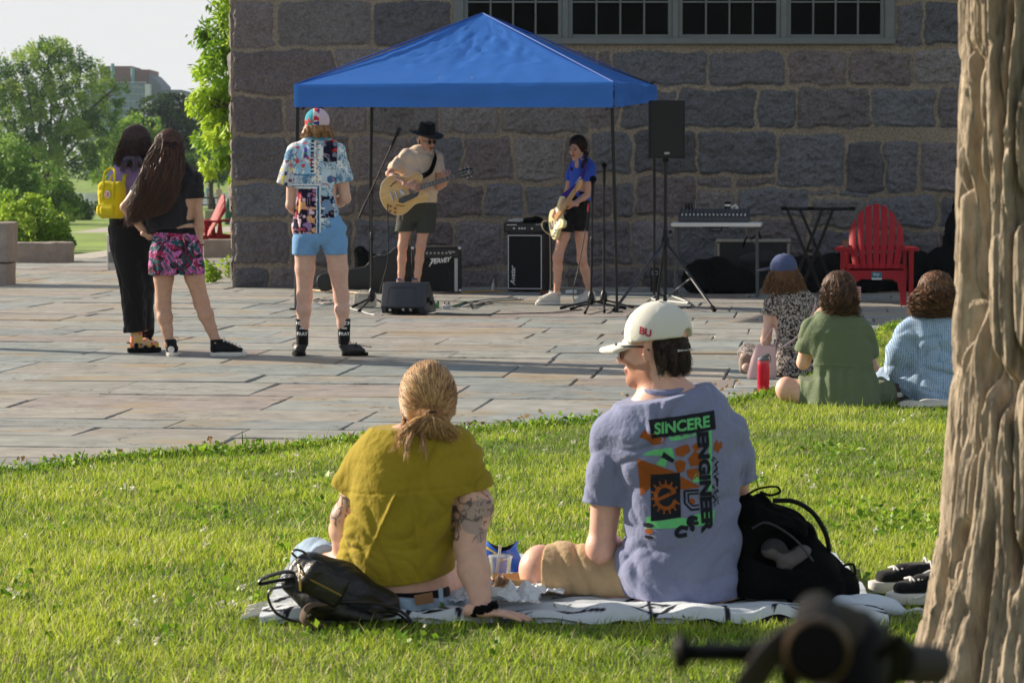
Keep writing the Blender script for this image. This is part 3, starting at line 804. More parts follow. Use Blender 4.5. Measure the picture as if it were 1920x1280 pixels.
def mic_stand(name,label,base,hub_z,top,legs,boom=None,mic=None,group='microphone stands on the stage'):
 t=thing(name,label,'microphone stand',base,group=group)
 mb=MB(); mid=Vector(base).lerp(Vector(top),.55); mid.z=hub_z+(top[2]-hub_z)*.55
 mb.tube([rel(t,(base[0],base[1],hub_z)),rel(t,mid)],.012,8); mb.tube([rel(t,mid),rel(t,top)],.008,8); mb.build('pole',blackm,t,True)
 mb=MB(); mb.lathe([(.012,-.02),(.018,0),(.018,.05),(.012,.07)],rel(t,mid),n=10); mb.build('clutch',blackm,t,True)
 mb=MB(); mb.lathe([(.015,-.05),(.03,-.03),(.036,0),(.03,.05),(.014,.08)],rel(t,(base[0],base[1],hub_z)),n=12); mb.build('leg_hub',blackm,t,True)
 for q in legs:
  mb=MB(); a=rel(t,(base[0],base[1],hub_z-.01)); b=rel(t,(q[0],q[1],.018)); mb.tube([a,b],.0095,8); lg=mb.build('leg',blackm,t,True)
  mb=MB(); d=(b-a).normalized(); mb.tube([b-d*.05,b+d*.01],.014,8); mb.build('rubber_foot',rubber,lg,True)
 tip=Vector(top); dr=Vector((0,-.25,1)).normalized()
 if boom:
  a,b=Vector(boom[0]),Vector(boom[1]); mb=MB(); mb.tube([rel(t,a),rel(t,b)],.0085,8); mb.tube([rel(t,a),rel(t,a.lerp(b,.22))],.013,8); mb.build('boom',blackm,t,True)
  mb=MB(); mb.lathe([(.02,-.02),(.02,.02)],rel(t,top),(0,1,0),n=10); mb.build('boom_clamp',blackm,t,True); tip=b; dr=(b-a).normalized()
 return t,tip,dr
mesh_ball=M('mic_mesh',lin(34,34,36),.5,.3,400,.6,900,metal=.4)
def microphone(label,p,d,foam=0.):
 t=thing('microphone',label,'microphone',p,group='vocal microphones on stands')
 o=Vector((0,0,0)); d=Vector(d).normalized()
 mb=MB(); mb.lathe([(.013,-.02),(.014,.02),(.012,.05)],o,d,12); mb.build('clip',black,t,True)
 mb=MB(); mb.lathe([(.010,-.07),(.011,0),(.017,.10),(.019,.115)],o,d,12); mb.build('handle',black,t,True)
 r=foam or .024; mb=MB(); mb.lathe([(.018,.11)]+[(r*math.sin(a),.118+r*(1-math.cos(a))*1.0)for a in np.linspace(.6,3.1,9)],o,d,14); mb.build('grille',blackf if foam else mesh_ball,t,True)
 # boom stand beside the guitarist
B0=G(697,577); st,tip,dr=mic_stand('microphone_stand','black boom microphone stand in front of the man with the guitar',B0,P(697,556,B0.y).z,P(697,361,B0.y),[G(662,578),G(674,586),G(716,570)],(P(673,408,B0.y+.02),P(737,268,B0.y-.12)))
microphone('dark microphone on the tilted boom beside the man in the hat',tip,dr)
B1=G(1108,580); st,tip,dr=mic_stand('microphone_stand','nearer straight microphone stand with a foam ball, before the woman with the bass',B1,P(1108,562,B1.y).z,P(1111,372,B1.y),[G(1052,581),G(1097,590),G(1172,581)])
microphone('microphone with a fat round foam windscreen, nearer the woman with the bass',P(1111,366,B1.y),(0.03,-.05,1),.034)
B2=G(1132,577); st,tip,dr=mic_stand('microphone_stand','taller straight microphone stand beside the front right canopy leg',B2,P(1132,560,B2.y).z,P(1133,346,B2.y),[G(1071,582),G(1133,588),G(1186,579)])
microphone('taller slim microphone beside the front right canopy leg',P(1133,338,B2.y),(0,-.05,1),.026)
# ---- floor monitor
c=G(752,590); mon=thing('floor_monitor','black wedge floor monitor at the feet of the man with the guitar','speaker',(c.x,c.y+.02,0),R(-14))
pr=[(.04,0),(0,.07),(.075,.285),(.2,.285),(.42,.06),(.42,0)]
Mx=Matrix(((0,0,1,-.2),(1,0,0,0),(0,1,0,.008),(0,0,0,1)))
mb=MB(); mb.prism(pr,.42,Mx,bevel=.012); mb.build('cabinet',M('monitor_shell',lin(44,47,56),.42,.15,15,.15,120),mon,True)
yy=lambda z:(z-.07)*.075/.215-.001
mb=MB()
pts=[(-.14,.085),(-.125,.24),(.12,.24),(.135,.085)]
q=[(x,yy(z)-.002,z+.008)for x,z in spline([(-.14,.09),(-.135,.2),(-.115,.238),(0,.242),(.11,.238),(.13,.2),(.14,.09)],4)]
mb.tube(q,.004,6); mb.build('panel_rib',M('monitor_shell'),mon,True)
mb=MB(); mb.prism([(-.155,0),(.155,0),(.16,.055),(-.16,.055)],.004,Matrix.Translation((.01,.034,.01))@Matrix.Rotation(R(118),4,'X')); mb.build('connector_panel',rubber,mon)
for x in(-.11,.02,.09):
 mb=MB(); mb.lathe([(.016,0),(.016,.012),(.01,.014)],(x,.012,.048),(0,-.87,-.5),10); mb.build('socket',chrome,mon,True)
mb=MB(); mb.box((.2215,.14,.13),(.004,.12,.05),bevel=.002); mb.box((.2215,.24,.1),(.004,.1,.04),bevel=.002); mb.build('side_handle',rubber,mon)
# ---- guitar amplifier
c=G(818,550); amp=thing('guitar_amplifier','black guitar amplifier with silver strip behind the man with the guitar','amplifier',(c.x,c.y,0),0)
W_,H_=.54,.49
mb=MB(); mb.box((0,.14,H_/2+.015),(W_,.28,H_),bevel=.012,seg=2); mb.build('cabinet',M('tolex',lin(26,26,27),.7,.25,150,.6,300),amp,True)
mb=MB(); mb.box((0,-.002,.2),(W_-.05,.01,.36),bevel=.003); mb.build('grille_cloth',M('grille_cloth',lin(13,13,14),.95,.3,200),amp)
mb=MB(); mb.box((0,-.004,.435),(W_-.05,.012,.075),bevel=.002); cp=mb.build('control_panel',M('amp_panel',lin(34,33,33),.5,.1),amp)
mb=MB()
for k in range(7):mb.lathe([(.012,0),(.010,.014),(.002,.016)],(-.1+k*.042,-.01,.435),(0,-1,0),10)
mb.build('knob_row',silver,cp,True)
mb=MB(); mb.box((.215,-.009,.2),(.036,.006,.36),bevel=.002); mb.build('side_strip',silver,amp)
mb=MB(); mb.tube([(x,-.006,z)for x,z in[(-.02+.165*math.cos(a),.19+.165*math.sin(a))for a in np.linspace(0,6.283,40)]],.0025,6,cap=False); mb.build('speaker_ring',M('ring_dark',lin(30,30,30),.6,0),amp,True)
def sign_text(name,txt,size,mat,parent,mtx,shear=0.,bold=0.,space=1.,sx=1.):
 v,f=text_polys(txt,size,shear,space,bold=bold)
 return mk(name,[mtx@Vector((x*sx,y,0))for x,y,*_ in v],f,mat,parent)
front=lambda x,y,z,rot=0:Matrix.Translation((x,y,z))@Matrix.Rotation(R(90),4,'X')@Matrix.Rotation(R(rot),4,'Z')
sign_text('logo','PEAVEY',.07,white_ink,amp,front(-.06,-.0085,.315,8),.45,.002,.85)
mb=MB(); mb.bar((-.062,-.009,.37),(.03,-.009,.375),.004,.012); mb.bar((-.075,-.009,.29),(-.04,-.009,.36),.004,.01); mb.build('logo_stroke',white_ink,amp)
mb=MB(); mb.tube(spline([(-.1,.14,H_+.02),(-.08,.14,H_+.04),(.08,.14,H_+.04),(.1,.14,H_+.02)]),.012,8,flat=.5); mb.build('handle',rubber,amp,True)
for x in(-1,1):
 for z in(.03,H_):
  mb=MB(); mb.box((x*(W_/2-.016),.012,z),(.04,.034,.04),bevel=.012,seg=2); mb.build('corner_cap',chrome,amp,True)
sign_text('badge','Bandit',.028,white_ink,cp,front(.13,-.0115,.44),.2)
# ---- bass cabinet with head
c=G(986,547); cab=thing('bass_cabinet','tall black bass speaker cabinet with white piping under an amplifier head','speaker',(c.x,c.y,0),R(-13))
W_,H_=.42,.63
mb=MB(); mb.box((0,.19,H_/2+.01),(W_,.38,H_),bevel=.012,seg=2); mb.build('cabinet',M('oxblood_tolex',lin(38,22,22),.65,.2,100,.4,300),cab,True)
mb=MB(); mb.box((-.01,-.003,H_/2+.01),(W_-.05,.012,H_-.05),bevel=.003); mb.build('grille_cloth',M('grille_cloth'),cab)
mb=MB(); x0,x1,z0_,z1_=-.01-(W_-.05)/2,-.01+(W_-.05)/2,.035,H_-.015
for a,b in(((x0,z0_),(x1,z0_)),((x1,z0_),(x1,z1_)),((x1,z1_),(x0,z1_)),((x0,z1_),(x0,z0_))):mb.tube([(a[0],-.01,a[1]),(b[0],-.01,b[1])],.0045,6)
mb.build('piping',white_ink,cab,True)
sign_text('logo','Avatar',.075,white_ink,cab,front(-.12,-.0105,.075,90),.35,.001)
hd=thing('amplifier_head','flat black amplifier head with white knobs on the tall cabinet','amplifier',(c.x-.01,c.y+.02,H_+.012),R(-10))
mb=MB(); mb.box((0,.15,.06),(.47,.3,.1),bevel=.008,seg=2); mb.build('case',black,hd,True)
mb=MB(); mb.box((0,-.004,.06),(.44,.01,.08),bevel=.002); fp=mb.build('face_plate',M('amp_panel'),hd)
for k,x in enumerate((-.12,-.06,-.03,.0,.08)):
 mb=MB(); mb.lathe([(.011,0),(.010,.014),(.002,.016)],(x,-.009,.05),(0,-1,0),10); mb.build('knob',white_p,fp,True)
sign_text('badge','hartke',.03,white_ink,fp,front(.12,-.0095,.085),.1)
mb=MB(); mb.bar((-.2,-.01,.088),(-.09,-.01,.088),.003,.008); mb.build('panel_line',white_ink,fp)
for x in(-.19,.19):
 mb=MB(); mb.lathe([(.018,0),(.016,.01)],(x,.05,0),(0,0,1),8); mb.build('rubber_foot',rubber,hd)
hz=H_+.123
s=SD(.006,.02); s.ell((-.1,.1,.025),(.085,.05,.022)); s.ell((-.04,.1,.03),(.05,.045,.02)); s.field(); s.wrinkle(waves([(1,0,.3),(.3,1,0)],[.004,.003],[60,45],3))
tag(s.build('folded_pouch',M('pale_pouch',lin(168,168,172),.7,.15,20),loc=(c.x-.01,c.y+.0,hz-.002)),'pale grey folded pouch lying on the amplifier head','pouch')
s=SD(.006,.03); s.ell((.05,.1,.03),(.08,.06,.028)); s.ell((.13,.1,.04),(.06,.06,.035)); s.ell((.09,.12,.02),(.12,.05,.02)); s.field(); s.wrinkle(waves([(1,0,.3),(.5,1,0),(1,1,1)],[.007,.005,.004],[50,60,90],5,.05))
tag(s.build('bunched_cloth',blackf,loc=(c.x-.01,c.y+.0,hz-.002)),'bunched black cloth lying on the amplifier head','cloth')
# ---- loudspeaker on its tripod
S0=G(1247,577)
t=thing('speaker_tripod','black tripod speaker stand carrying the loudspeaker right of the canopy','speaker stand',S0)
zc=P(1247,457,S0.y).z; zb=P(1247,297,S0.y).z
mb=MB(); mb.tube([(0,0,.05),(0,0,zc+.16)],.019,12); mb.tube([(0,0,zc+.14),(0,0,zb+.02)],.0165,12); mb.build('pole',blackm,t,True)
mb=MB(); mb.lathe([(.02,-.03),(.036,-.02),(.036,.05),(.022,.07),(.022,.13)],(0,0,zc),n=14); mb.build('collar',black,t,True)
mb=MB(); mb.lathe([(.012,0),(.018,.02),(.014,.035)],(.03,0,zc+.11),(1,0,.2),8); mb.build('knob',black,t,True)
for q in(G(1152,585),G(1339,585),Vector((S0.x-.05,S0.y+.5,0))):
 a=Vector((0,0,zc)); b=q-S0; b.z=.02; a+=(b.normalized()*.03)
 mb=MB(); mb.tube([a,b],.0155,10); lg=mb.build('leg',M('leg_blueblack',lin(34,37,46),.35,.1),t,True)
 mb=MB(); d=(b-a).normalized(); mb.tube([b-d*.05,b+d*.012],.021,10); mb.build('rubber_foot',rubber,lg,True)
 mb=MB(); mb.bar(a.lerp(b,.52),(0,0,.1),.005,.016); mb.build('brace',greyleg if q.x>S0.x+.2 else blackm,t)
t=thing('loudspeaker','black box loudspeaker mounted high on the tripod right of the canopy','loudspeaker',(S0.x,S0.y,zb),R(3))
k_=F/S0.y; W_,H_=65/k_,107/k_
mb=MB(); mb.prism([(-W_/2,-.15),(W_/2,-.15),(W_/2,.0),(W_/2-.07,.17),(-W_/2+.07,.17),(-W_/2,.0)],H_,bevel=.01); mb.build('cabinet',black,t,True)
mb=MB(); mb.prism([(x,y)for x,y in[(-W_/2+.012,.012),(W_/2-.012,.012),(W_/2-.012,H_-.012),(-W_/2+.012,H_-.012)]],.006,front(0,-.15,0)); mb.build('grille',M('perforated_grille',lin(14,14,15),.6,.5,500,.5,500),t)
sign_text('logo','QSC',.026,white_ink,t,front(-.03,-.1575,.04),0,.001)
mb=MB(); mb.lathe([(.03,-.04),(.03,.002)],(0,0,0),n=12); mb.build('pole_cup',black,t,True)
# ---- folding table and mixer
T0=Vector(((1344-960)/F*28.1,28.1,0)); th_=R(-7)
t=thing('folding_table','small white folding table carrying the mixing desk','table',T0,th_)
zt_=P(1344,417,28.0).z; L_=.94
mb=MB(); mb.box((0,0,zt_-.022),(L_,.5,.044),bevel=.012,seg=2); mb.build('table_top',white_p,t,True)
greym=M('grey_tube',lin(70,72,76),.4,.1)
for sx_ in(-1,1):
 for sy in(-1,1):
  mb=MB(); mb.tube([(sx_*(L_/2-.05),sy*.19,zt_-.04),(sx_*(L_/2-.04),sy*.2,.0)],.0125,10); mb.build('leg',greym,t,True)
 mb=MB(); mb.tube([(sx_*(L_/2-.045),-.19,.25),(sx_*(L_/2-.045),.19,.25)],.009,8); mb.tube([(sx_*(L_/2-.05),0,zt_-.25),(sx_*.22,0,zt_-.04)],.006,8); mb.build('leg_brace',greym,t,True)
mb=MB(); mb.tube(spline([(-.06,-.235,zt_-.045),(-.05,-.24,zt_-.085),(.05,-.24,zt_-.085),(.06,-.235,zt_-.045)],5),.008,8); mb.box((0,-.23,zt_-.05),(.28,.03,.015)); mb.build('carry_handle',black,t,True)
mx=thing('mixing_desk','dark grey audio mixing desk with rows of white knobs on the folding table','mixer',(T0.x-.03,T0.y,zt_),th_)
W_=.74; sl=math.atan2(.075,.36)
mb=MB(); mb.prism([(-.2,0),(-.2,.05),(-.16,.062),(.18,.135),(.2,.13),(.2,0)],W_,Matrix(((0,0,1,-W_/2),(1,0,0,0),(0,1,0,.004),(0,0,0,1))),bevel=.006); mb.build('chassis',M('mixer_grey',lin(58,62,70),.5,.1,20),mx,True)
top=Matrix.Translation((0,-.16,.067))@Matrix.Rotation(math.atan2(.073,.34),4,'X')
def rowk(name,y,mat,n,r=.006,h=.014,x0=-.33,x1=.33):
 mb=MB()
 for k in range(n):mb.lathe([(r,0),(r*.8,h),(.001,h+.001)],top@Vector((x0+(x1-x0)*k/(n-1),y,0)),top.to_3x3()@Vector((0,0,1)),8)
 mb.build(name,mat,mx,True)
rowk('fader_row',.03,white_p,17,.0095,.018); dk=M('knob_dark',lin(90,94,100),.4,.3,90)
for y in(.085,.13,.175,.22,.265,.31):rowk('knob_row',y,dk,18)
mb=MB()
for k in range(3):mb.lathe([(.012,0),(.012,.05),(.006,.07)],(-.3+k*.03,.15,.13),(-.1,-.2,1),8)
mb.build('plug',black,mx,True)
mg=thing('travel_mug','black travel mug with a steel band behind the mixing desk','mug',(T0.x+.13,T0.y+.215,zt_))
mb=MB(); mb.lathe([(.03,0),(.036,.02),(.038,.17),(.036,.18)],n=16); mb.build('body',black,mg,True)
mb=MB(); mb.lathe([(.0385,.165),(.0385,.185)],n=16,cap=False); mb.build('steel_band',chrome,mg,True)
mb=MB(); mb.lathe([(.036,.18),(.037,.2),(.03,.215),(.001,.216)],n=16); mb.build('lid',black,mg,True)
mb=MB(); mb.tube([(0,0,0),(.02,0,.07),(.05,.01,.085),(.08,0,.06)],.012,7); mb.tube([(.02,.01,.02),(.05,.0,.05),(.09,.01,.05)],.01,7)
tag(mb.build('crumpled_tissue',white_p,loc=(T0.x+.155,T0.y+.19,zt_+.09)),'white crumpled tissue on the mixing desk beside the mug','tissue')
# ---- flight case and bags
c=Vector(((1413-960)/F*29.3,29.35,0)); s_=F/29.3
t=thing('flight_case','black flight case with aluminium edges standing behind the table','case',c)
W_,H_=137/s_,P(1413,449,29.3).z
mb=MB(); mb.box((0,.12,H_/2),(W_-.02,.24,H_-.02),bevel=.004); mb.build('panel',M('case_panel',lin(20,20,21),.6,.2,30),t)
alu=M('aluminium',lin(150,146,138),.45,.15,40,metal=.7); mb=MB()
for z in(.015,H_-.015):
 for y in(0,.24):mb.box((0,y,z),(W_-.04,.03,.03),bevel=.003)
for x in(-1,1):
 for y in(0,.24):mb.box((x*(W_/2-.015),y,H_/2),(.03,.03,H_-.05),bevel=.003)
mb.build('edge_trim',alu,t)
for x in(-1,1):
 for z in(.02,H_-.02):
  mb=MB(); mb.lathe([(.032*math.sin(a),-.032*math.cos(a))for a in np.linspace(.02,3.12,9)],(x*(W_/2-.018),0,z),n=12); mb.build('ball_corner',alu,t,True)
mb=MB(); mb.tube(spline([(-.11,-.01,H_-.09),(-.08,-.05,H_+.02),(0,.05,H_+.01),(.06,.1,H_+.08),(.09,.1,H_+.0)],5),.012,6,flat=.35); tag(mb.build('webbing_strap',blackf,loc=c),'black webbing strap draped over the top edge of the flight case','strap')
def lump(name,label,cat,c,ells,mat=blackf,seed=1,amp=.012,vox=.012):
 s=SD(vox,.05)
 for e in ells:s.ell(e[0],e[1])
 s.field(); s.wrinkle(waves([(1,.2,.3),(.3,.4,1),(1,-.5,1),(-.4,.3,1)],[amp,amp*.7,amp*.6,amp*.4],[22,31,44,70],seed,.12),.06); s.clip((0,0,.004),(0,0,-1))
 return tag(s.build(name,mat,loc=c),label,cat)
lump('gear_bag','slumped black gear bag under the folding table','bag',Vector(((1350-960)/F*28.7,28.75,0)),[((-.18,0,.17),(.22,.17,.2)),((.1,.02,.13),(.3,.2,.17)),((-.02,0,.2),(.2,.16,.2)),((.3,0,.08),(.14,.14,.1))],seed=2)
lump('soft_bag','charcoal grey soft case lying on the black bag before the flight case','bag',Vector(((1420-960)/F*28.9,28.95,.27)),[((0,0,.08),(.2,.12,.09)),((.1,0,.1),(.1,.1,.09))],M('charcoal_fabric',lin(38,38,42),.9,.2,12,.4,60),4,.006)
lump('gear_bag','low black bag on the floor beneath the keyboard stand','bag',Vector(((1540-960)/F*28.9,28.95,0)),[((-.15,0,.2),(.26,.2,.22)),((.2,0,.22),(.3,.2,.22)),((.5,0,.19),(.25,.2,.22))],seed=6)
lump('gear_bag','long black bag on the floor behind the red chair','bag',Vector(((1640-960)/F*29.1,29.15,0)),[((0,0,.2),(.4,.2,.22)),((.4,0,.22),(.35,.2,.24)),((.8,0,.2),(.3,.2,.22))],seed=7)
lump('black_drape','black drape heaped against the wall right of the red chair','drape',Vector(((1790-960)/F*28.9,29.0,0)),[((-.1,0,.2),(.25,.2,.3)),((.1,.1,.45),(.2,.2,.5)),((.16,.15,.7),(.16,.15,.5)),((.35,.1,.4),(.3,.2,.5))],seed=8,amp=.012)
lump('gear_bag','small black bag hung with straps behind the guitar case','bag',Vector(((677-960)/F*29.6,29.6,0)),[((0,0,.12),(.12,.1,.14)),((.02,0,.3),(.09,.08,.12)),((-.01,0,.42),(.07,.07,.07)),((.1,0,.38),(.08,.04,.03))],seed=9,amp=.01)
# ---- guitar case on its side
Yc=28.95; cv=lambda px,py:(P(px,py,Yc).x,P(px,py,Yc).z)
out=[(594,528),(596,519),(602,514),(614,512),(640,508),(672,502),(684,500),(692,492),(699,482),(706,479),(722,478),(730,474),(737,467),(748,461),(762,459),(776,462),(786,470),(792,484),(795,505),(795,530),(790,541),(780,547),(700,548),(690,546),(670,543),(640,541),(624,541),(612,546),(602,545),(596,538)]
o2=[cv(*p)for p in out]; zmin=min(p[1]for p in o2); cx_=sum(p[0]for p in o2)/len(o2)
t=thing('guitar_case','black hard guitar case lying on its side behind the boom stand','guitar case',(cx_,Yc,0),0)
mb=MB(); mb.prism([(x-cx_,z-zmin+.004)for x,z in o2],.13,front(0,.06,0),bevel=.014); mb.build('shell',M('case_vinyl',lin(24,23,23),.45,.2,40,.4,160),t,True)
mb=MB(); mb.tube([(x-cx_,-.005,z-zmin+.004)for x,z in o2+o2[:1]],.005,6,cap=False); mb.build('lid_seam',M('brass_worn',lin(120,112,96),.4,.2,30,metal=.8),t,True)
for px,py in((655,505),(712,479)):
 x,z=cv(px,py); mb=MB(); mb.box((x-cx_,-.0,z-zmin+.004),(.035,.03,.02)); mb.build('latch',alu,t)
 # ---- pale toolbox, pedals, adapters
c=G(682,577); t=thing('tool_case','small beige plastic case on the paving beside the floor monitor','case',c,R(-8))
beige=M('beige_plastic',lin(196,186,168),.5,.1,20)
mb=MB(); mb.box((0,.08,.06),(.2,.15,.11),bevel=.012,seg=2); mb.build('base',beige,t,True)
mb=MB(); mb.box((0,.08,.128),(.195,.145,.03),bevel=.012,seg=2); mb.build('lid',beige,t,True)
mb=MB(); mb.tube(spline([(-.05,.07,.14),(-.045,.07,.162),(.045,.07,.162),(.05,.07,.14)],4),.006,6); mb.build('handle',beige,t,True)
mb=MB(); mb.box((-.05,.003,.112),(.025,.008,.03)); mb.build('latch',beige,t)
def pedal(px,py,label,col,w_=.075,rz=0.):
 c=G(px,py); t=thing('effects_pedal',label,'pedal',c,rz,'effects pedals on the stage floor')
 mb=MB(); mb.prism([(-.06,0),(-.06,.035),(.06,.052),(.06,0)],w_,Matrix(((0,0,1,-w_/2),(1,0,0,.06),(0,1,0,0),(0,0,0,1))),bevel=.004); mb.build('housing',M('pedal_'+str(px),col,.4,.1),t,True)
 for x in(-.02,.02):
  mb=MB(); mb.lathe([(.008,0),(.008,.014),(.001,.015)],(x,.1,.05),n=8); mb.build('knob',black,t,True)
 mb=MB(); mb.lathe([(.008,0),(.008,.02),(.001,.021)],(0,.03,.042),n=8); mb.build('footswitch',chrome,t,True)
pedal(805,580,'bright green guitar effects pedal nearest the floor monitor',lin(60,160,50),.08,.2)
pedal(815,578,'dark green guitar effects pedal touching the bright green one',lin(40,120,48),.06,-.1)
pedal(837,580,'silver guitar effects pedal right of the green pedals',lin(165,165,170),.07)
c=G(1021,553); t=thing('pedal_box','dull red wooden box on the floor between cabinet and white shoes','box',c)
mb=MB(); mb.box((0,.05,.022),(.09,.1,.044),bevel=.004); mb.build('box_body',M('oxide_red',lin(96,52,42),.7,.2,20),t)
mb=MB(); mb.lathe([(.012,0),(.010,.01),(.001,.011)],(0,.02,.044),n=8); mb.build('knob',black,t)
c=G(925,544); t=thing('cable_adapter','white plug adapter standing on the floor left of the tall cabinet','adapter',c)
mb=MB(); mb.lathe([(.018,0),(.019,.05),(.012,.075),(.006,.085)],n=12); mb.build('plug_body',white_p,t,True); mb=MB(); mb.lathe([(.006,.085),(.005,.12),(.003,.13)],n=8); mb.build('strain_relief',white_p,t,True)
c=G(1071,551); t=thing('power_strip','white power strip on the floor behind the feet of the woman with the bass','power strip',c)
mb=MB(); mb.box((0,.03,.022),(.12,.05,.04),bevel=.006,seg=2); mb.build('housing',white_p,t,True); mb=MB()
for x in(-.035,0,.035):mb.box((x,.03,.0425),(.022,.03,.002),bevel=.0)
mb.build('socket_row',M('socket_grey',lin(90,90,90),.5,0),t)
c=G(1226,546); t=thing('outlet_post','black outlet post with a grey socket plate by the rear canopy leg','outlet',(c.x+.0,c.y-.15,0))
mb=MB(); mb.box((0,0,.13),(.09,.07,.26),bevel=.006); mb.build('post',black,t); mb=MB(); mb.box((0,-.037,.21),(.065,.006,.05),bevel=.002); pl=mb.build('socket_plate',M('plate_grey',lin(140,142,146),.5,.1),t)
mb=MB()
for x in(-.014,.014):mb.box((x,-.041,.21),(.016,.003,.026),bevel=0)
mb.build('socket_slot',rubber,pl)
# ---- cords across the floor
def cord(label,pts,mat,r=.006,cat='cord',name='cable'):
 q=[G(*p[:2])+Vector((0,0,(p[2]if len(p)>2 else r+.006)))for p in pts]
 mb=MB(); mb.tube(spline(q,8),r,6); tag(mb.build(name,mat,None,True),label,cat,'cords on the stage floor')
whitec=M('white_cable',lin(190,196,192),.5,0); yel=M('orange_cable',lin(206,150,40),.5,0); grn=M('green_cable',lin(40,110,70),.5,0)
cord('long black cord running right across the paving from the floor monitor',[(800,591),(880,592),(980,590),(1040,588),(1090,582)],cablem)
cord('black cord looping over the paving between pedals and tall cabinet',[(842,578),(880,568),(934,562),(975,562),(960,565),(925,566),(900,572),(868,578)],cablem)
cord('black cord with a kink ahead of the silver pedal',[(846,577),(876,568),(884,579),(900,573),(925,571)],cablem,.005)
cord('white extension cord running along the foot of the wall',[(1050,541),(1080,543),(1110,545),(1150,551),(1200,553),(1240,552),(1275,547)],whitec,.008)
cord('white cord curled around the foot of the speaker tripod',[(1232,555),(1222,562),(1240,566),(1262,568),(1290,571),(1276,563),(1255,556)],whitec,.008)
cord('white cord trailing left from the floor monitor',[(712,588),(704,592),(690,590),(675,585),(660,581),(646,574)],whitec,.005)
cord('orange cord along the floor behind the guitar case',[(560,540),(590,546),(650,550),(700,553)],yel,.007)
cord('orange cord along the floor right of the guitar amplifier',[(866,551),(890,549),(920,547),(945,549)],yel,.006)
cord('green patch cord between the silver pedal and a plug',[(842,577),(856,576),(868,570),(874,568)],grn,.006)
cord('black cord tangle left of the floor monitor',[(620,567),(600,562),(588,567),(604,572),(630,571),(650,573),(628,565),(602,566)],cablem,.006)
cord('black cord curving from the tripod toward the table',[(1250,577),(1275,580),(1296,576),(1290,568),(1272,558)],cablem,.006)
# ---- keyboard stand
Yk=28.3; kp=lambda px,py,dy:P(px,py,Yk+dy)
t=thing('keyboard_stand','black double X keyboard stand between the table and the red chair','keyboard stand',(kp(1534,391,0).x,Yk,0))
mb=MB(); mb.tube([rel(t,kp(1470,391,-.13)),rel(t,kp(1598,391,-.10))],.015,10); mb.tube([rel(t,kp(1480,392,.2)),rel(t,kp(1592,392,.2))],.015,10); mb.build('top_bar',blackm,t,True)
for a,b,dy in(((1476,393),(1543,549),-.12),((1500,393),(1568,549),.12),((1542,393),(1481,549),-.07),((1562,393),(1500,549),.16)):
 mb=MB(); q=rel(t,kp(*b,dy)); q.z=.02; mb.bar(rel(t,kp(*a,dy)),q,.032,.022,(0,1,0)); mb.build('leg',blackm,t)
for x in(1481,1543):
 mb=MB(); q=rel(t,kp(x,549,0)); mb.tube([(q.x,-.2,.02),(q.x,.24,.02)],.015,8); mb.build('foot_bar',blackm,t,True)
mb=MB(); mb.lathe([(.022,-.12),(.022,.18)],rel(t,kp(1518,470,0)),(0,1,0),10); mb.build('pivot',blackm,t,True)
for x in(1470,1520,1598):
 mb=MB(); q=rel(t,kp(x,391,-.13)); mb.tube([q+Vector((-.03,0,0)),q+Vector((.03,0,0))],.019,10); mb.build('rubber_sleeve',rubber,t,True)
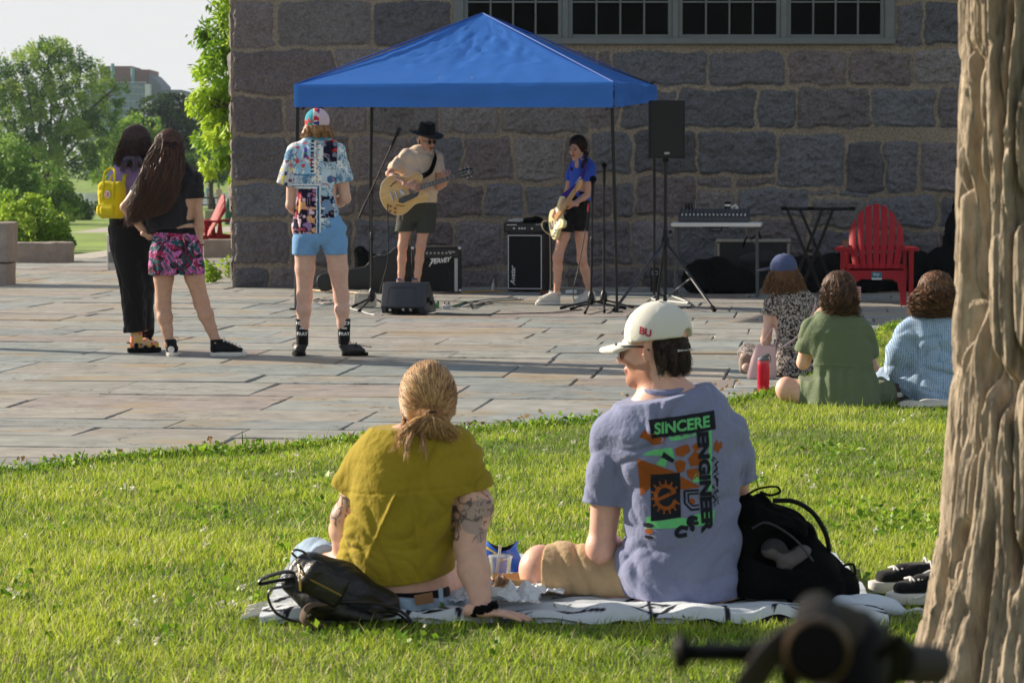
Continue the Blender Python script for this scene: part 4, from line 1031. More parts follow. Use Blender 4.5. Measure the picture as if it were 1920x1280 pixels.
 # ---- red adirondack chair
redp=M('red_plastic',lin(156,30,40),.6,.12,10,.08,90,spec=.25)
def adirondack():
 t=thing('adirondack_chair','red plastic adirondack chair facing the audience by the wall','chair')
 w=.59  # seen from the front: -y is the sitter's front
 mb=MB()  # seat with front apron
 mb.sheet(lambda u,v:((u-.5)*.53,-.30+v*.5,.355-.10*v+.012*math.cos((v-.1)*9)*(1-v)),12,14)
 mb.sheet(lambda u,v:((u-.5)*.53,-.30+v*.5,.335-.10*v),2,6)
 mb.build('seat',redp,t,True)
 out=[(-.29,.345),(-.29,.0),(-.235,.0)]+[(-.235+.03*math.sin(a),.12+.11*(1-math.cos(a))+.0)for a in np.linspace(.3,1.5,5)]+[(-.14,.262),(0,.266),(.14,.262)]+[(.235-.03*math.sin(a),.12+.11*(1-math.cos(a)))for a in np.linspace(1.5,.3,5)]+[(.235,0),(.29,0),(.29,.345)]
 mb=MB(); mb.prism(out,.03,front(0,-.285,0),bevel=.006); mb.build('front_apron',redp,t)
 for k in range(7):  # fan of back slats
  f=(k-3)/3; mb=MB(); hgt=.99-.16*f*f-.02*abs(f); ht=[]
  def sl(u,v,f=f):
   fu=f+(u-.5)*.27; hg=.99-.17*fu*fu-.03*abs(fu)**3; z=.25+(hg-.25)*v; hw=.0235+.0095*math.sin(v*1.9)
   return(f*(.165+.075*math.sin(v*1.9))+(u-.5)*2*hw,.16+.30*v**1.15-.02*f*f+.008*(2*u-1)**2,z)
  mb.sheet(sl,4,10); mb.sheet(lambda u,v:tuple(np.array(sl(1-u,v))+np.array((0,.02,0))),4,10)
  for uu in(0,1):mb.sheet(lambda a,v,uu=uu:tuple(np.array(sl(uu,v))+np.array((0,.02*(a if uu==0 else 1-a),0))),1,10)
  mb.sheet(lambda u,a:tuple(np.array(sl(u,1))+np.array((0,.02*a,0))),4,1)
  mb.build('back_slat',redp,t,True,sharp=50)
 mb=MB(); mb.bar((-.27,.225,.36),(.27,.225,.36),.03,.06); mb.bar((-.30,.33,.55),(.30,.33,.55),.03,.05); mb.build('back_rail',redp,t)
 for s in(-1,1):
  mb=MB(); mb.prism([(s*x,y)for x,y in[(.25,-.36),(.40,-.36),(.415,-.3),(.39,.1),(.36,.38),(.29,.38),(.28,0),(.262,-.2)]],.032,Matrix.Translation((0,0,.535)),bevel=.008); mb.build('arm',redp,t)
  mb=MB(); mb.prism([(-.315,0),(-.25,0),(-.225,.25),(-.2,.54),(-.36,.54),(-.34,.3)],.045,Matrix(((0,0,1,s*.335-.0225),(1,0,0,0),(0,1,0,0),(0,0,0,1))),bevel=.006); mb.build('front_leg',redp,t)
  mb=MB(); mb.prism([(.36,0),(.43,0),(.40,.28),(.38,.54),(.33,.54),(.30,.3),(-.25,.37),(-.25,.29),(.25,.2)],.035,Matrix(((0,0,1,s*.285-.0175),(1,0,0,0),(0,1,0,0),(0,0,0,1))),bevel=.004); mb.build('rear_leg',redp,t)
 return t
ch=adirondack(); c=G(1652,573); ch.location=(c.x,c.y+.36,0); ch.rotation_euler=(0,0,R(-7))
mb=MB(); mb.box((0,-.3165,.30),(.1,.004,.06),bevel=.001); lb=mb.build('sticker',M('sticker_teal',lin(30,104,124),.5,.05),ch)
sign_text('sticker_text','bay',.045,white_ink,lb,front(-.035,-.3195,.295),.2); mb=MB(); mb.box((0,-.3165,.262),(.1,.004,.016),bevel=.0); mb.build('sticker_band',white_p,lb)
for px,dz in((366,0),(409,.5)):
 c2=copy_tree(ch);
 for k in[k for k in c2.children if k.name.startswith('sticker')]:
  for g in list(k.children):bpy.data.objects.remove(g)
  bpy.data.objects.remove(k)
 c2.location=((px-960)/F*43.5,43.5+dz,-.06); c2.rotation_euler=(0,0,R(-72))
 c2['label']='red adirondack chair in the distance, seen side-on, farther from the building corner' if not dz else 'red adirondack chair in the distance, half hidden by the building corner'
 c2['group']='red chairs on the path behind the building'
ap=ch.matrix_world if False else None
q=P(1591,464,c.y+.25); t=thing('peat_pot','small brown peat pot with a purple sprig on the red chair arm','plant pot',(ch.location.x-.33,ch.location.y-.16,.568))
mb=MB(); mb.lathe([(.022,0),(.034,.065),(.036,.07),(.03,.068),(.028,.06)],n=14); mb.build('pot',M('peat',lin(138,104,82),.9,.2,40),t,True)
mb=MB(); mb.tube([(0,0,.06),(.01,0,.11),(.012,0,.15)],.003,5); mb.build('stem',M('stem_green',lin(70,100,60),.7,.1),t); mb=MB()
for k in range(9):mb.lathe([(.001,-.008),(.007,0),(.001,.008)],(.011+.008*math.sin(k*2.1),.006*math.cos(k*3),.105+.006*k),n=6)
mb.build('flower',M('flower_purple',lin(84,78,140),.7,.2),t)
# ================================================================ BACKGROUND: TREES, SHRUBS, FAR BANK
bark=M('bark_dark',lin(74,62,50),.9,.3,6,.6,20)
def at(px,Y):return Vector(((px-960)/F*Y,Y,float(terrain_z(Y))))
def foliage(name,clumps,n,leaf,cols,parent,seed,droop=.2,mat=None,aspect=.34,inner=.45):
 "leaves spread through a set of clumps (centre, radii); loose at the rim, thin inside"
 g=np.random.default_rng(seed); C=np.array([c[0]for c in clumps],float); Rr=np.array([c[1]for c in clumps],float)
 wgt=Rr.prod(1)**(2/3); k=g.choice(len(C),n,p=wgt/wgt.sum())
 u=g.normal(0,1,(n,3)); u/=np.linalg.norm(u,axis=1,keepdims=True)
 rad=inner+(1.06-inner)*g.random(n)**.6
 lump_=1+.3*vnoise(u*1.0+k[:,None]*3.1,2.6,seed)
 p=C[k]+u*Rr[k]*(rad*lump_)[:,None]
 # twig sprays: pull leaves into little groups
 A_=np.linalg.qr(g.normal(0,1,(3,3)))[0]; p=p@A_
 cell=np.round(p/(leaf*4.5)+.35*np.stack([vnoise(p,.9/(leaf*4.5),seed+q)for q in(1,2,3)],-1)); jit=np.stack([_hash(cell[:,0].astype(int),cell[:,1].astype(int),cell[:,2].astype(int),s_)for s_ in(1,2,3)],-1)
 keep=jit[:,0]<.8; ctr=(cell+(jit-.5)*1.3)*leaf*4.5; p=(ctr+(p-ctr)*.8)@A_.T
 p,u,jit=p[keep],u[keep],jit[keep]; m=len(p)
 d=u*.6+g.normal(0,.6,(m,3))+np.array([0,0,-droop]); d/=np.linalg.norm(d,axis=1,keepdims=True)
 s_=np.cross(d,g.normal(0,1,(m,3))+np.array([0,0,.8])); s_/=np.linalg.norm(s_,axis=1,keepdims=True); nr=np.cross(d,s_)
 c_gain=1.22; L_=leaf*g.uniform(.6,1.35,(m,1)); W=L_*aspect
 v=np.stack([p,p+d*L_*.45+s_*W+nr*L_*.06,p+d*L_-nr*L_*.12,p+d*L_*.45-s_*W+nr*L_*.06],1)
 ci=np.clip((jit[:,1]*len(cols)).astype(int),0,len(cols)-1)
 c=np.array(cols)[ci]*g.uniform(.75,1.22,(m,1))*c_gain
 return mk(name,v.reshape(-1,3),np.arange(m*4).reshape(-1,4),mat or leafm,parent,True,col=np.repeat(c,4,axis=0))
def tree(label,base,clumps,n,leaf,cols,seed,trunk_r=.18,cat='tree',stems=1,name='broadleaf_tree',group='trees behind the terrace',split=.3,**kw):
 t=thing(name,label,cat,base,group=group); g=random.Random(seed); mb=MB(); stems=min(stems,len(clumps))
 lowest=min(c[0][2]-c[1][2]for c in clumps)
 for st_ in range(stems):
  off=Vector((g.uniform(-1,1)*trunk_r*3*(stems>1),g.uniform(-1,1)*trunk_r*3*(stems>1),0)); sub=clumps[st_::stems]
  cen=sum((Vector(c[0])for c in sub),Vector())/len(sub); fork=off+Vector((cen.x*.25,cen.y*.25,max(lowest,cen.z*split)))
  mb.tube(spline([off+Vector((0,0,-.1)),off.lerp(fork,.5)+Vector((g.uniform(-.1,.1),0,0)),fork],5),list(np.linspace(trunk_r*1.25,trunk_r*.8,11)),9)
  for c in sub:
   e=Vector(c[0]); mid=fork.lerp(e,.5)+Vector((g.uniform(-.2,.2),g.uniform(-.2,.2),.12*(e-fork).length)); sp=spline([fork,mid,e+Vector((0,0,c[1][2]*.4))],6)
   mb.tube(sp,list(np.linspace(trunk_r*.55,trunk_r*.1,len(sp))),6)
   for _ in range(4):
    dv=Vector((g.uniform(-1,1)*c[1][0],g.uniform(-1,1)*c[1][1],g.uniform(-.6,.9)*c[1][2]))*.85; q=Vector(sp[g.randint(4,len(sp)-1)])
    mb.tube([q,q.lerp(e+dv,.5)+Vector((0,0,.05)),e+dv],[trunk_r*.16,trunk_r*.1,trunk_r*.03],5)
 mb.build('trunk',bark,t,True,sharp=80)
 foliage('crown',clumps,n,leaf,cols,t,seed,**kw)
 return t
def px_clumps(base,Y,lst,depth=1.):
 "clumps given in photo pixels: (px, py, half width px, half height px[, depth shift m])"
 o=[]; s_=F/Y
 for q in lst:
  p=P(q[0],q[1],Y)-base; r=q[2]/s_; o.append(((p.x,(q[4]if len(q)>4 else 0)*1.,p.z),(r,r*depth,q[3]/s_)))
 return o
 # wide airy riverside tree
b_=at(85,165); wl=[(20,150,70,50),(95,115,60,34,-1),(150,150,62,46,1),(60,200,74,55,-1),(130,215,70,56,-1.5),(205,190,26,44,.5),(-20,210,60,70,1),(180,250,46,46,-1),(40,270,66,40,-1.5),(110,280,60,40,-2),(222,168,20,26),(160,300,50,30,-1),(100,88,40,18,0)]
tree('wide airy riverside tree filling the left edge of the view',b_,px_clumps(b_,165,wl,.9),52000,.21,[lin(98,130,46),lin(126,154,56),lin(74,108,46),lin(146,170,72)],3,.2,stems=3,droop=.5,aspect=.2,inner=.25)
b_=at(222,178); tree('bright green rounded tree between the riverside tree and the two women',b_,px_clumps(b_,178,[(235,275,46,50),(262,255,40,42,1),(205,310,36,36,-1),(285,290,40,40,1)],.9),15000,.22,[lin(120,152,54),lin(104,138,48),lin(140,166,66)],5,.16)
b_=at(312,190); tree('dark green flat-layered tree rising behind the long-haired woman',b_,px_clumps(b_,190,[(312,196,44,20),(280,218,34,16,-1),(340,216,34,20,1),(310,235,56,24,-1),(350,250,30,24),(270,250,30,20,1),(315,265,50,24)],1.),21000,.2,[lin(44,66,34),lin(56,80,40),lin(36,56,32)],7,.2)
b_=at(372,200); tree('mid green tree behind the leafy branches at the building corner',b_,px_clumps(b_,200,[(372,270,40,44),(400,240,40,50,1),(345,310,40,34,-1),(410,310,44,30,1)],1.),14000,.22,[lin(96,128,50),lin(80,112,44),lin(112,142,58)],9,.18)
b_=at(395,165); tree('shaded low tree over the riverside walkers',b_,px_clumps(b_,165,[(400,312,50,28),(360,318,34,24,-1),(440,306,44,34,1)],1.),9000,.2,[lin(62,90,40),lin(80,110,46)],10,.16,split=.1)
# leafy tree close behind the building corner
b_=Vector((-2.75,44.6,-.1)); sp=44.2
cl_=px_clumps(b_,44.0,[(432,40,52,62),(418,120,46,50,-.4),(400,190,42,40,.2),(440,210,60,60,.3),(378,175,26,16,-.2),(425,275,36,44,-.3),(370,130,22,18,.2),(392,60,30,36,.3),(470,60,90,90,.6),(480,180,90,90,.8),(404,-20,40,40,0),(455,320,30,30,.1),(356,188,16,12),(374,70,20,26,.1),(384,250,26,34,.1),(392,310,20,26),(366,205,18,14,.2)],1.2)
t_=tree('leafy tree with large sunlit leaves at the corner of the stone building',b_,cl_,17000,.125,[lin(150,180,44),lin(124,158,40),lin(170,194,62),lin(104,138,38)],12,.12,droop=.9,aspect=.2,inner=.3)
# shrubs on the left
def shrub(label,px,Y,lst,n,leaf,cols,seed,**kw):
 b=at(px,Y); return tree(label,b,px_clumps(b,Y,lst,1.),n,leaf,cols,seed,.03,'shrub',4,'shrub','shrubs left of the terrace',.2,**kw)
yg=[lin(148,172,60),lin(124,152,52),lin(164,184,78),lin(104,134,46)]
shrub('yellow-green bush spilling behind the low stone blocks',60,50,[(30,425,60,46),(85,430,45,38,-.2),(0,410,50,40,.4),(60,405,34,30,.3),(112,448,22,22),(40,455,60,24,-.3)],15000,.075,yg,21)
shrub('darker bush on the right flank of the yellow-green bush',125,52,[(112,440,18,20),(98,425,24,26,.3),(120,455,16,14)],4000,.06,[lin(72,106,40),lin(92,124,46)],22)
shrub('tall pale green shrub at the left edge behind the yellow-green bush',20,85,[(15,300,40,44),(25,340,44,44),(-10,350,40,50,.4),(45,375,40,30,-.4)],9000,.11,[lin(104,138,60),lin(88,120,52),lin(124,154,74)],23)
shrub('sunny feathery shrub under the riverside tree',88,95,[(85,345,34,36),(112,362,32,30,-.3),(70,375,30,30,.3),(130,385,28,22),(100,395,50,22,-.4)],9000,.11,[lin(136,164,60),lin(112,142,52),lin(92,124,48)],24)
shrub('dark shrub beside the seated man in white',140,105,[(125,392,40,26),(150,395,22,20),(165,398,14,14,.3)],5000,.11,[lin(62,92,40),lin(78,108,44)],25)
shrub('small round shrub on the river edge right of the seated man',188,150,[(190,384,14,9),(178,387,10,7),(205,386,14,8)],1500,.12,[lin(112,142,60),lin(92,122,50)],26)
# far wood across the river
g=np.random.default_rng(5); cc=[]
for x in np.arange(-130,30,3.2):hh=g.uniform(3.5,7.5); cc.append(((x+g.uniform(-1,1),352+g.uniform(-6,6),hh*.5),(g.uniform(2.4,3.6),3,hh*.6)))
o=foliage('far_wood',cc,30000,.55,[lin(84,112,60),lin(66,94,54),lin(100,126,68)],None,31); tag(o,kind='stuff')
# far brick and glass building
Yb=480.; sb=F/Yb; gx_=lambda px:(px-960)/sb; gz_=lambda py:P(960,py,Yb).z
t=thing('office_building','far brick and glass building over the trees across the river','building',(gx_(235),Yb,0))
def bb(mb,x0,x1,y0,y1,dy,dp):mb.box(((gx_(x0)+gx_(x1))/2-gx_(235),dy+dp/2,(gz_(y0)+gz_(y1))/2),(gx_(x1)-gx_(x0),dp,gz_(y0)-gz_(y1)),bevel=.05)
mb=MB(); bb(mb,186,246,123,158,3,12); bb(mb,254,280,129.5,158,3,12); bb(mb,246,254,133,158,4,10); mb.build('brick_storey',M('far_brick',lin(120,84,78),.85,.1,.5),t)
mb=MB(); bb(mb,160,275,157,330,0,18); mb.build('glass_wall',M('far_glass',lin(96,120,134),.3,.25,.22,spec=.5),t)
mb=MB()
for y in(163,176,189,203,217,232,248):bb(mb,160,275,y,y+1.6,-.12,.3)
for x in range(162,275,9):bb(mb,x,x+.8,158,300,-.16,.3)
mb.build('mullion_grid',M('far_mullion',lin(150,164,170),.5,.1),t)
mb=MB(); bb(mb,275,284,158,320,-.4,16); mb.build('corner_pier',M('far_white',lin(200,204,208),.6,.05),t)
mb=MB(); bb(mb,160,278,154,155,-.2,.2);
for x in range(162,280,8):bb(mb,x,x+.8,155,157,-.2,.2)
mb.build('roof_railing',M('far_white'),t)
mb=MB()
for x0,x1,y0 in((209,216,119),(247,254,127)):mb.lathe([((x1-x0)/2/sb,0),((x1-x0)/2/sb,gz_(y0)-gz_(157))],((gx_((x0+x1)/2))-gx_(235),1.2,gz_(157)),n=14)
mb.build('vent_stack',M('far_teal',lin(96,148,156),.5,.1),t,True)
mb=MB(); mb.prism([(gx_(x)-gx_(235),gz_(y))for x,y in((280,330),(280,138),(283,139),(301,158),(303,168),(340,168),(340,330))],14,front(0,16,0)); mb.build('slate_gable',M('far_slate',lin(88,100,114),.7,.1),t)
t2=thing('office_building','small far slate-roofed building right of the dark layered tree','building',(gx_(357),Yb+30,0))
mb=MB(); mb.prism([(gx_(x)-gx_(357),gz_(y))for x,y in((338,330),(338,172),(350,170),(361,172),(362,165),(365,172),(380,180),(380,330))],14,front(0,14,0)); mb.build('slate_roof',M('far_slate'),t2)
# ---- masonry pieces round the terrace
gr2=M('cut_granite',lin(150,138,128),.85,.22,9,.5,60)
def stone_block(label,c,size,rz,seed,name='stone_block',cat='stone block',chip=.012):
 bm=bmesh.new(); bmesh.ops.create_cube(bm,size=1)
 for v in bm.verts:v.co=Vector((v.co.x*size[0],v.co.y*size[1],(v.co.z+.5)*size[2]))
 bmesh.ops.bevel(bm,geom=bm.edges[:],offset=.012,segments=1,affect='EDGES'); bmesh.ops.subdivide_edges(bm,edges=bm.edges[:],cuts=7,use_grid_fill=True)
 for v in bm.verts:v.co+=Vector(tuple(float(vnoise(np.array([[*v.co]])+seed,9.,k)[0])for k in range(3)))*chip
 me=bpy.data.meshes.new(name); bm.to_mesh(me); bm.free(); me.materials.append(gr2)
 o=bpy.data.objects.new(name,me); COL.objects.link(o); o.location=c; o.rotation_euler=(0,0,rz)
 return tag(o,label,cat)
c=G(75,492); stone_block('low grey stone bench block behind the terrace at the left',(c.x,c.y+.25,-.02),(.86,.5,.3),R(6),2,'stone_bench','bench')
p0=thing('stone_pillar','stub of a two-stone granite pillar at the left frame edge','pillar',(G(-60,535).x,G(0,535).y+.3,0))
for nm,z,h_,wd_ in(('base_stone',-.02,.27,.9),('top_stone',.26,.46,.94)):
 o=stone_block('x',(0,0,z),(wd_,.6,h_),0,5+z,nm); o.parent=p0
 for k in('label','category'):del o[k]
c=G(440,484); o=stone_block('long granite bench slab running behind the building corner',(c.x+.35,c.y+.5,-.05),(1.7,.5,.32),R(-5),8,'stone_bench','bench')
# A-frame sign
c=G(232,506); t=thing('sandwich_board','white folding sign board half hidden by the woman with the yellow backpack','sign',c,R(8))
wm=M('sign_white',lin(214,214,212),.5,.05,9)
for s in(-1,1):
 mb=MB(); rot=Matrix.Rotation(R(12*s),3,'X'); mb.box(rot@Vector((0,0,.25))+Vector((0,.115-s*.11*1,0)),(.44,.025,.46),rot,.006);
 for x in(-.19,.19):mb.box(rot@Vector((x,0,.02))+Vector((0,.115-s*.11,0)),(.05,.025,.05),rot,.004)
 pn=mb.build('front_board' if s>0 else 'rear_board',wm,t)
 if s>0:
  base=Matrix.Translation((0,.005,0))@Matrix.Rotation(R(12),4,'X')
  mb=MB(); mb.prism([(-.2,.1),(.2,.1),(.2,.25),(-.2,.25)],.002,base@front(0,-.013,0)); mb.build('grey_panel',M('sign_grey',lin(120,126,124),.6,0),pn)
  v,f=text_polys('THE',.1); mk('lettering',[base@front(-.19,-.0145,.3)@Vector(q)for q in v],f,M('sign_ink',lin(50,52,52),.6,0),pn)
  mb=MB(); mb.prism([(-.06,.12),(.06,.12),(.02,.15),(.08,.15),(.03,.22),(.0,.22),(.04,.17),(-.02,.17)],.002,base@front(0,-.0155,0)); mb.build('arrow_mark',wm,pn)
  # weeds growing out of the joints
for px,py,n_,r_,lb in((395,529,60,.09,'bright green weed growing from the paving left of the building corner'),(428,520,30,.06,'small weed growing against the building corner'),(14,528,24,.06,'small weed at the foot of the stone pillar')):
 c=G(px,py); t=thing('weed_plant',lb,'plant',c,group='weeds in the paving joints')
 leaf_cluster([(0,0,.04),(.02,0,.11),(-.02,.01,.17)],n_,r_,.06,.06,[lin(150,180,50),lin(124,160,44)],'leaves',leafm,None,px,t)
 mb=MB(); mb.tube([(0,0,0),(.01,0,.1),(-.01,0,.2)],.004,5); mb.build('stem',M('stem_green',lin(70,100,60),.7,.1),t)
 # geese
gm,gw=M('goose_brown',lin(92,80,66),.8,.2,20),M('goose_black',lin(22,20,20),.7,.1)
def goose(k,px,py,label,graze,rz):
 Y=125+k*2.0; b=at(px,Y); b.z=P(px,py,Y).z; b.z=float(terrain_z(Y))+.02
 s=SD(.02,.05); s.ell((0,0,.32),(.24,.12,.13)); s.ell((-.2,0,.34),(.12,.06,.05)); s.seg((.02,.05,.2),(.02,.05,0),.03,.02); s.seg((.02,-.05,.2),(.02,-.05,0),.03,.02)
 pts=[(.2,0,.38),(.3,0,.5),(.32,0,.66)]if not graze else[(.2,0,.36),(.34,0,.3),(.42,0,.1)]
 s.chain(pts,[.06,.035,.03]); hd_=pts[-1]; s.ell((hd_[0]+.03,0,hd_[2]),(.06,.035,.04)); s.seg((hd_[0]+.06,0,hd_[2]),(hd_[0]+.13,0,hd_[2]-.02),.02,.01)
 cm=M('goose',None,.8,.1,20,attr=True)
 def pt(V):return np.where((V[:,:1]>.24),np.array(lin(24,22,22)),np.where(V[:,2:]<.24,np.array(lin(190,184,172)),np.array(lin(98,84,68))))
 o=s.build('goose',cm,paint=pt,loc=b); o.rotation_euler=(0,0,rz); tag(o,label,'goose','geese on the riverside lawn')
for k,a in enumerate([(149,404,'leftmost goose on the lawn, head up',0,2.8),(158,409,'goose grazing right of the leftmost one on the lawn',1,.2),(178,410,'goose grazing nearest the yellow backpack on the lawn',1,-.2),(168,396,'goose standing just below the seated man in white',0,.4),(185,398,'goose farthest back, beside the black bench on the lawn',0,3.0)]):goose(k,*a)
# ================================================================ PEOPLE: shared anatomy
skinm=M('skin',None,.5,.11,30,.12,200,attr=True,spec=.4,hue=.01)
hairm=M('hair',None,.42,0,attr=True,spec=.55)
V3=Vector
def nrm(v):return Vector(v).normalized()
class Person:
 def __init__(s,label,px,py,name='person',group=None,Y=None):
  g=G(px,py); s.Y=Y or g.y; s.o=Vector(((px-960)/F*s.Y,s.Y,0)); s.s=F/s.Y
  s.t=thing(name,label,'person',s.o,group=group)
 def J(s,px,py,dy=0.):return P(px,py,s.Y+dy)-s.o
 def w(s,px):return px/s.s
 def rings(s,sd,lst,k=None):
  "torso from photo rows: (py, left px, right px, half depth m[, depth shift])"
  q=[(s.J((r[1]+r[2])/2,r[0],r[4]if len(r)>4 else 0),(s.w((r[2]-r[1])/2),r[3]))for r in lst]
  for a,b in zip(q[:-1],q[1:]):sd.seg(a[0],b[0],a[1],b[1],(1,0,0),k)
def head_sd(sd,c,f,up=(0,0,1),k=1.0,fem=False,k_=.012,ears=True):
 "head with brow, sockets, nose, lips, chin and ears; c = between the eyes' depth and the nape, at eye height"
 f,up=nrm(f),nrm(up); x=f.cross(up).normalized(); up=x.cross(f).normalized()
 Rm=np.array((x,f,up)); at_=lambda a,b,d:V3(c)+x*a*k+f*b*k+up*d*k
 m=.94 if fem else 1.0
 sd.ell(at_(0,-.012,.032),(.073*k,.094*k,.086*k),Rm)
 sd.ell(at_(0,.03,-.03),(.056*k*m,.058*k,.080*k),Rm,k=.03)
 sd.seg(at_(-.04*m,.0,-.062),at_(0,.072,-.092),.026*k*m,.019*k*m,k=.025); sd.seg(at_(.04*m,.0,-.062),at_(0,.072,-.092),.026*k*m,.019*k*m,k=.025)
 sd.seg(at_(-.034,.076,.022),at_(.034,.076,.022),.012*k,.012*k,k=.012)
 for s_ in(-1,1):
  sd.ell(at_(s_*.031,.094,.0),(.017*k,.014*k,.011*k),Rm,k=.008,cut=True)
  sd.ell(at_(s_*.031,.078,.0),(.014*k,.012*k,.0105*k),Rm,k=.004)
  sd.ell(at_(s_*.042,.062,-.03),(.022*k,.02*k,.018*k),Rm,k=.02)
  if ears:sd.ell(at_(s_*.077,-.012,-.008),(.009*k,.021*k,.032*k),Rm,k=.006); sd.ell(at_(s_*.084,-.004,-.004),(.006*k,.01*k,.016*k),Rm,k=.004,cut=True)
 sd.seg(at_(0,.088,.012),at_(0,.112,-.026),.008*k,.012*k,k=.01); sd.ell(at_(0,.1,-.034),(.017*k,.012*k,.009*k),Rm,k=.008)
 sd.seg(at_(-.019,.087,-.056),at_(.019,.087,-.056),.007*k,.007*k,k=.006); sd.seg(at_(-.016,.086,-.067),at_(.016,.086,-.067),.008*k,.008*k,k=.006)
 return at_
def hand_sd(wr,d,n,L=.18,curl=.5,thumb=1,spread=.12,vox=.0035,wrist=.024,tc=.3):
 "palm, four bent fingers and a thumb leaving the side of the palm; n = the way the palm faces"
 s=SD(vox,.006); wr,d,n=V3(wr),nrm(d),V3(n); n=(n-d*n.dot(d)).normalized(); x=d.cross(n).normalized(); q=L/.18
 s.seg(wr-d*.035,wr+d*.02,(wrist,wrist*.75),(.028*q,.017*q),x,k=.015)
 s.seg(wr+d*.015,wr+d*.08*q,(.030*q,.016*q),(.040*q,.012*q),x,k=.015)
 for i,fl in enumerate((.92,1.05,1.0,.80)):
  a=(i-1.5); p=wr+d*(.086-.004*abs(a))*q+x*thumb*-a*.0195*q; dd=(d+x*thumb*-a*spread).normalized(); r=.0088*q
  for j,ln in enumerate((.044,.028,.022)):
   ang=curl*(1.0,1.1,.8)[j]; ax=x; dd=(Matrix.Rotation(-ang*(1 if True else 0),3,n.cross(d))@dd)if False else(dd*math.cos(ang)+n*math.sin(ang)).normalized()if j==0 else(dd*math.cos(ang)+(n*dd.dot(d)-d*dd.dot(n)).normalized()*math.sin(ang)).normalized()
   e=p+dd*ln*fl*q; s.seg(p,e,r,r*.9,k=.004); p=e; r*=.9
 b=wr+d*.022*q+x*thumb*.026*q; d1=(d*.75+x*thumb*.75+n*tc).normalized(); e=b+d1*.045*q; s.seg(b,e,.014*q,.0105*q,k=.012)
 d2=(d*.95+x*thumb*.15+n*(tc+.35)).normalized(); s.seg(e,e+d2*.032*q,.0102*q,.008*q,k=.004)
 return s
def merge_mesh(lst,smooth=2):
 Vs,Qs,o=[],[],0
 for s in lst:
  if not hasattr(s,'f'):s.field()
  v,q=s.mesh(smooth); Vs.append(v); Qs.append(q+o); o+=len(v)
 return np.vstack(Vs),np.vstack(Qs)
def leg_sd(sd,hip,knee,ank,sc=1.,back=(0,-1,0),calf=1.0):
 hip,knee,ank,back=V3(hip),V3(knee),V3(ank),V3(back)
 sd.seg(hip,hip.lerp(knee,.5),.085*sc,.07*sc); sd.seg(hip.lerp(knee,.5),knee,.07*sc,.051*sc)
 sd.ell(knee,(.049*sc,.052*sc,.065*sc),k=.035); c=knee.lerp(ank,.3)+back*.012
 sd.seg(knee,c,.047*sc,.052*sc*calf); sd.seg(c,knee.lerp(ank,.62)+back*.005,.052*sc*calf,.040*sc); sd.seg(knee.lerp(ank,.62)+back*.005,ank,.040*sc,.033*sc)
 sd.ell(ank,(.037*sc,.038*sc,.034*sc))
def arm_sd(sd,sh,el,wr,sc=1.):
 sh,el,wr=V3(sh),V3(el),V3(wr)
 sd.seg(sh,sh.lerp(el,.45),.052*sc,.047*sc); sd.seg(sh.lerp(el,.45),el,.047*sc,.037*sc)
 m=el.lerp(wr,.28); sd.seg(el,m,.037*sc,.040*sc); sd.seg(m,wr,.040*sc,(.026*sc))
def foot_sd(sd,ank,heel,toe,sc=1.):
 heel,toe=V3(heel),V3(toe); dd=nrm(toe-heel); heel=heel+dd*.05; toe=toe-dd*.055; sc=sc*.78
 sd.chain([ank,V3(heel).lerp(V3(ank),.35),heel],[.035*sc,.034*sc,.03*sc]); sd.seg(heel,toe,.032*sc,.026*sc); sd.seg(ank,V3(heel).lerp(V3(toe),.6),.034*sc,.03*sc)
def skin_paint(tone,red=None,extra=None):
 def fn(Vx):
  c=np.tile(np.array(tone),(len(Vx),1)); c=c*(1+.07*fbm(Vx,9.,3,3))[:,None]
  if red:
   for p,r in red:a=np.clip(1-np.linalg.norm(Vx-np.array(tuple(p)),axis=1)/r,0,1)[:,None]; c=c*(1-a*np.array([.02,.16,.14]))
  if extra:c=extra(Vx,c)
  return c
 return fn
def face_extra(at_,k=1.,lip=(150,88,80),brow=(48,34,28),prev=None):
 def fn(Vx,c):
  if prev:c=prev(Vx,c)
  for s_ in(-1,1):
   d=np.linalg.norm((Vx-np.array(at_(s_*.031,.088,-.001)))/np.array([.013,.02,.0058])/k,axis=1); c[d<1]=lin(40,30,26)
   d=np.linalg.norm((Vx-np.array(at_(s_*.033,.092,.02)))/np.array([.019,.022,.0055])/k,axis=1); c[d<1]=lin(*brow)
  d=np.linalg.norm((Vx-np.array(at_(0,.092,-.062)))/np.array([.024,.025,.012])/k,axis=1); c[d<1]=lin(*lip)
  return c
 return fn
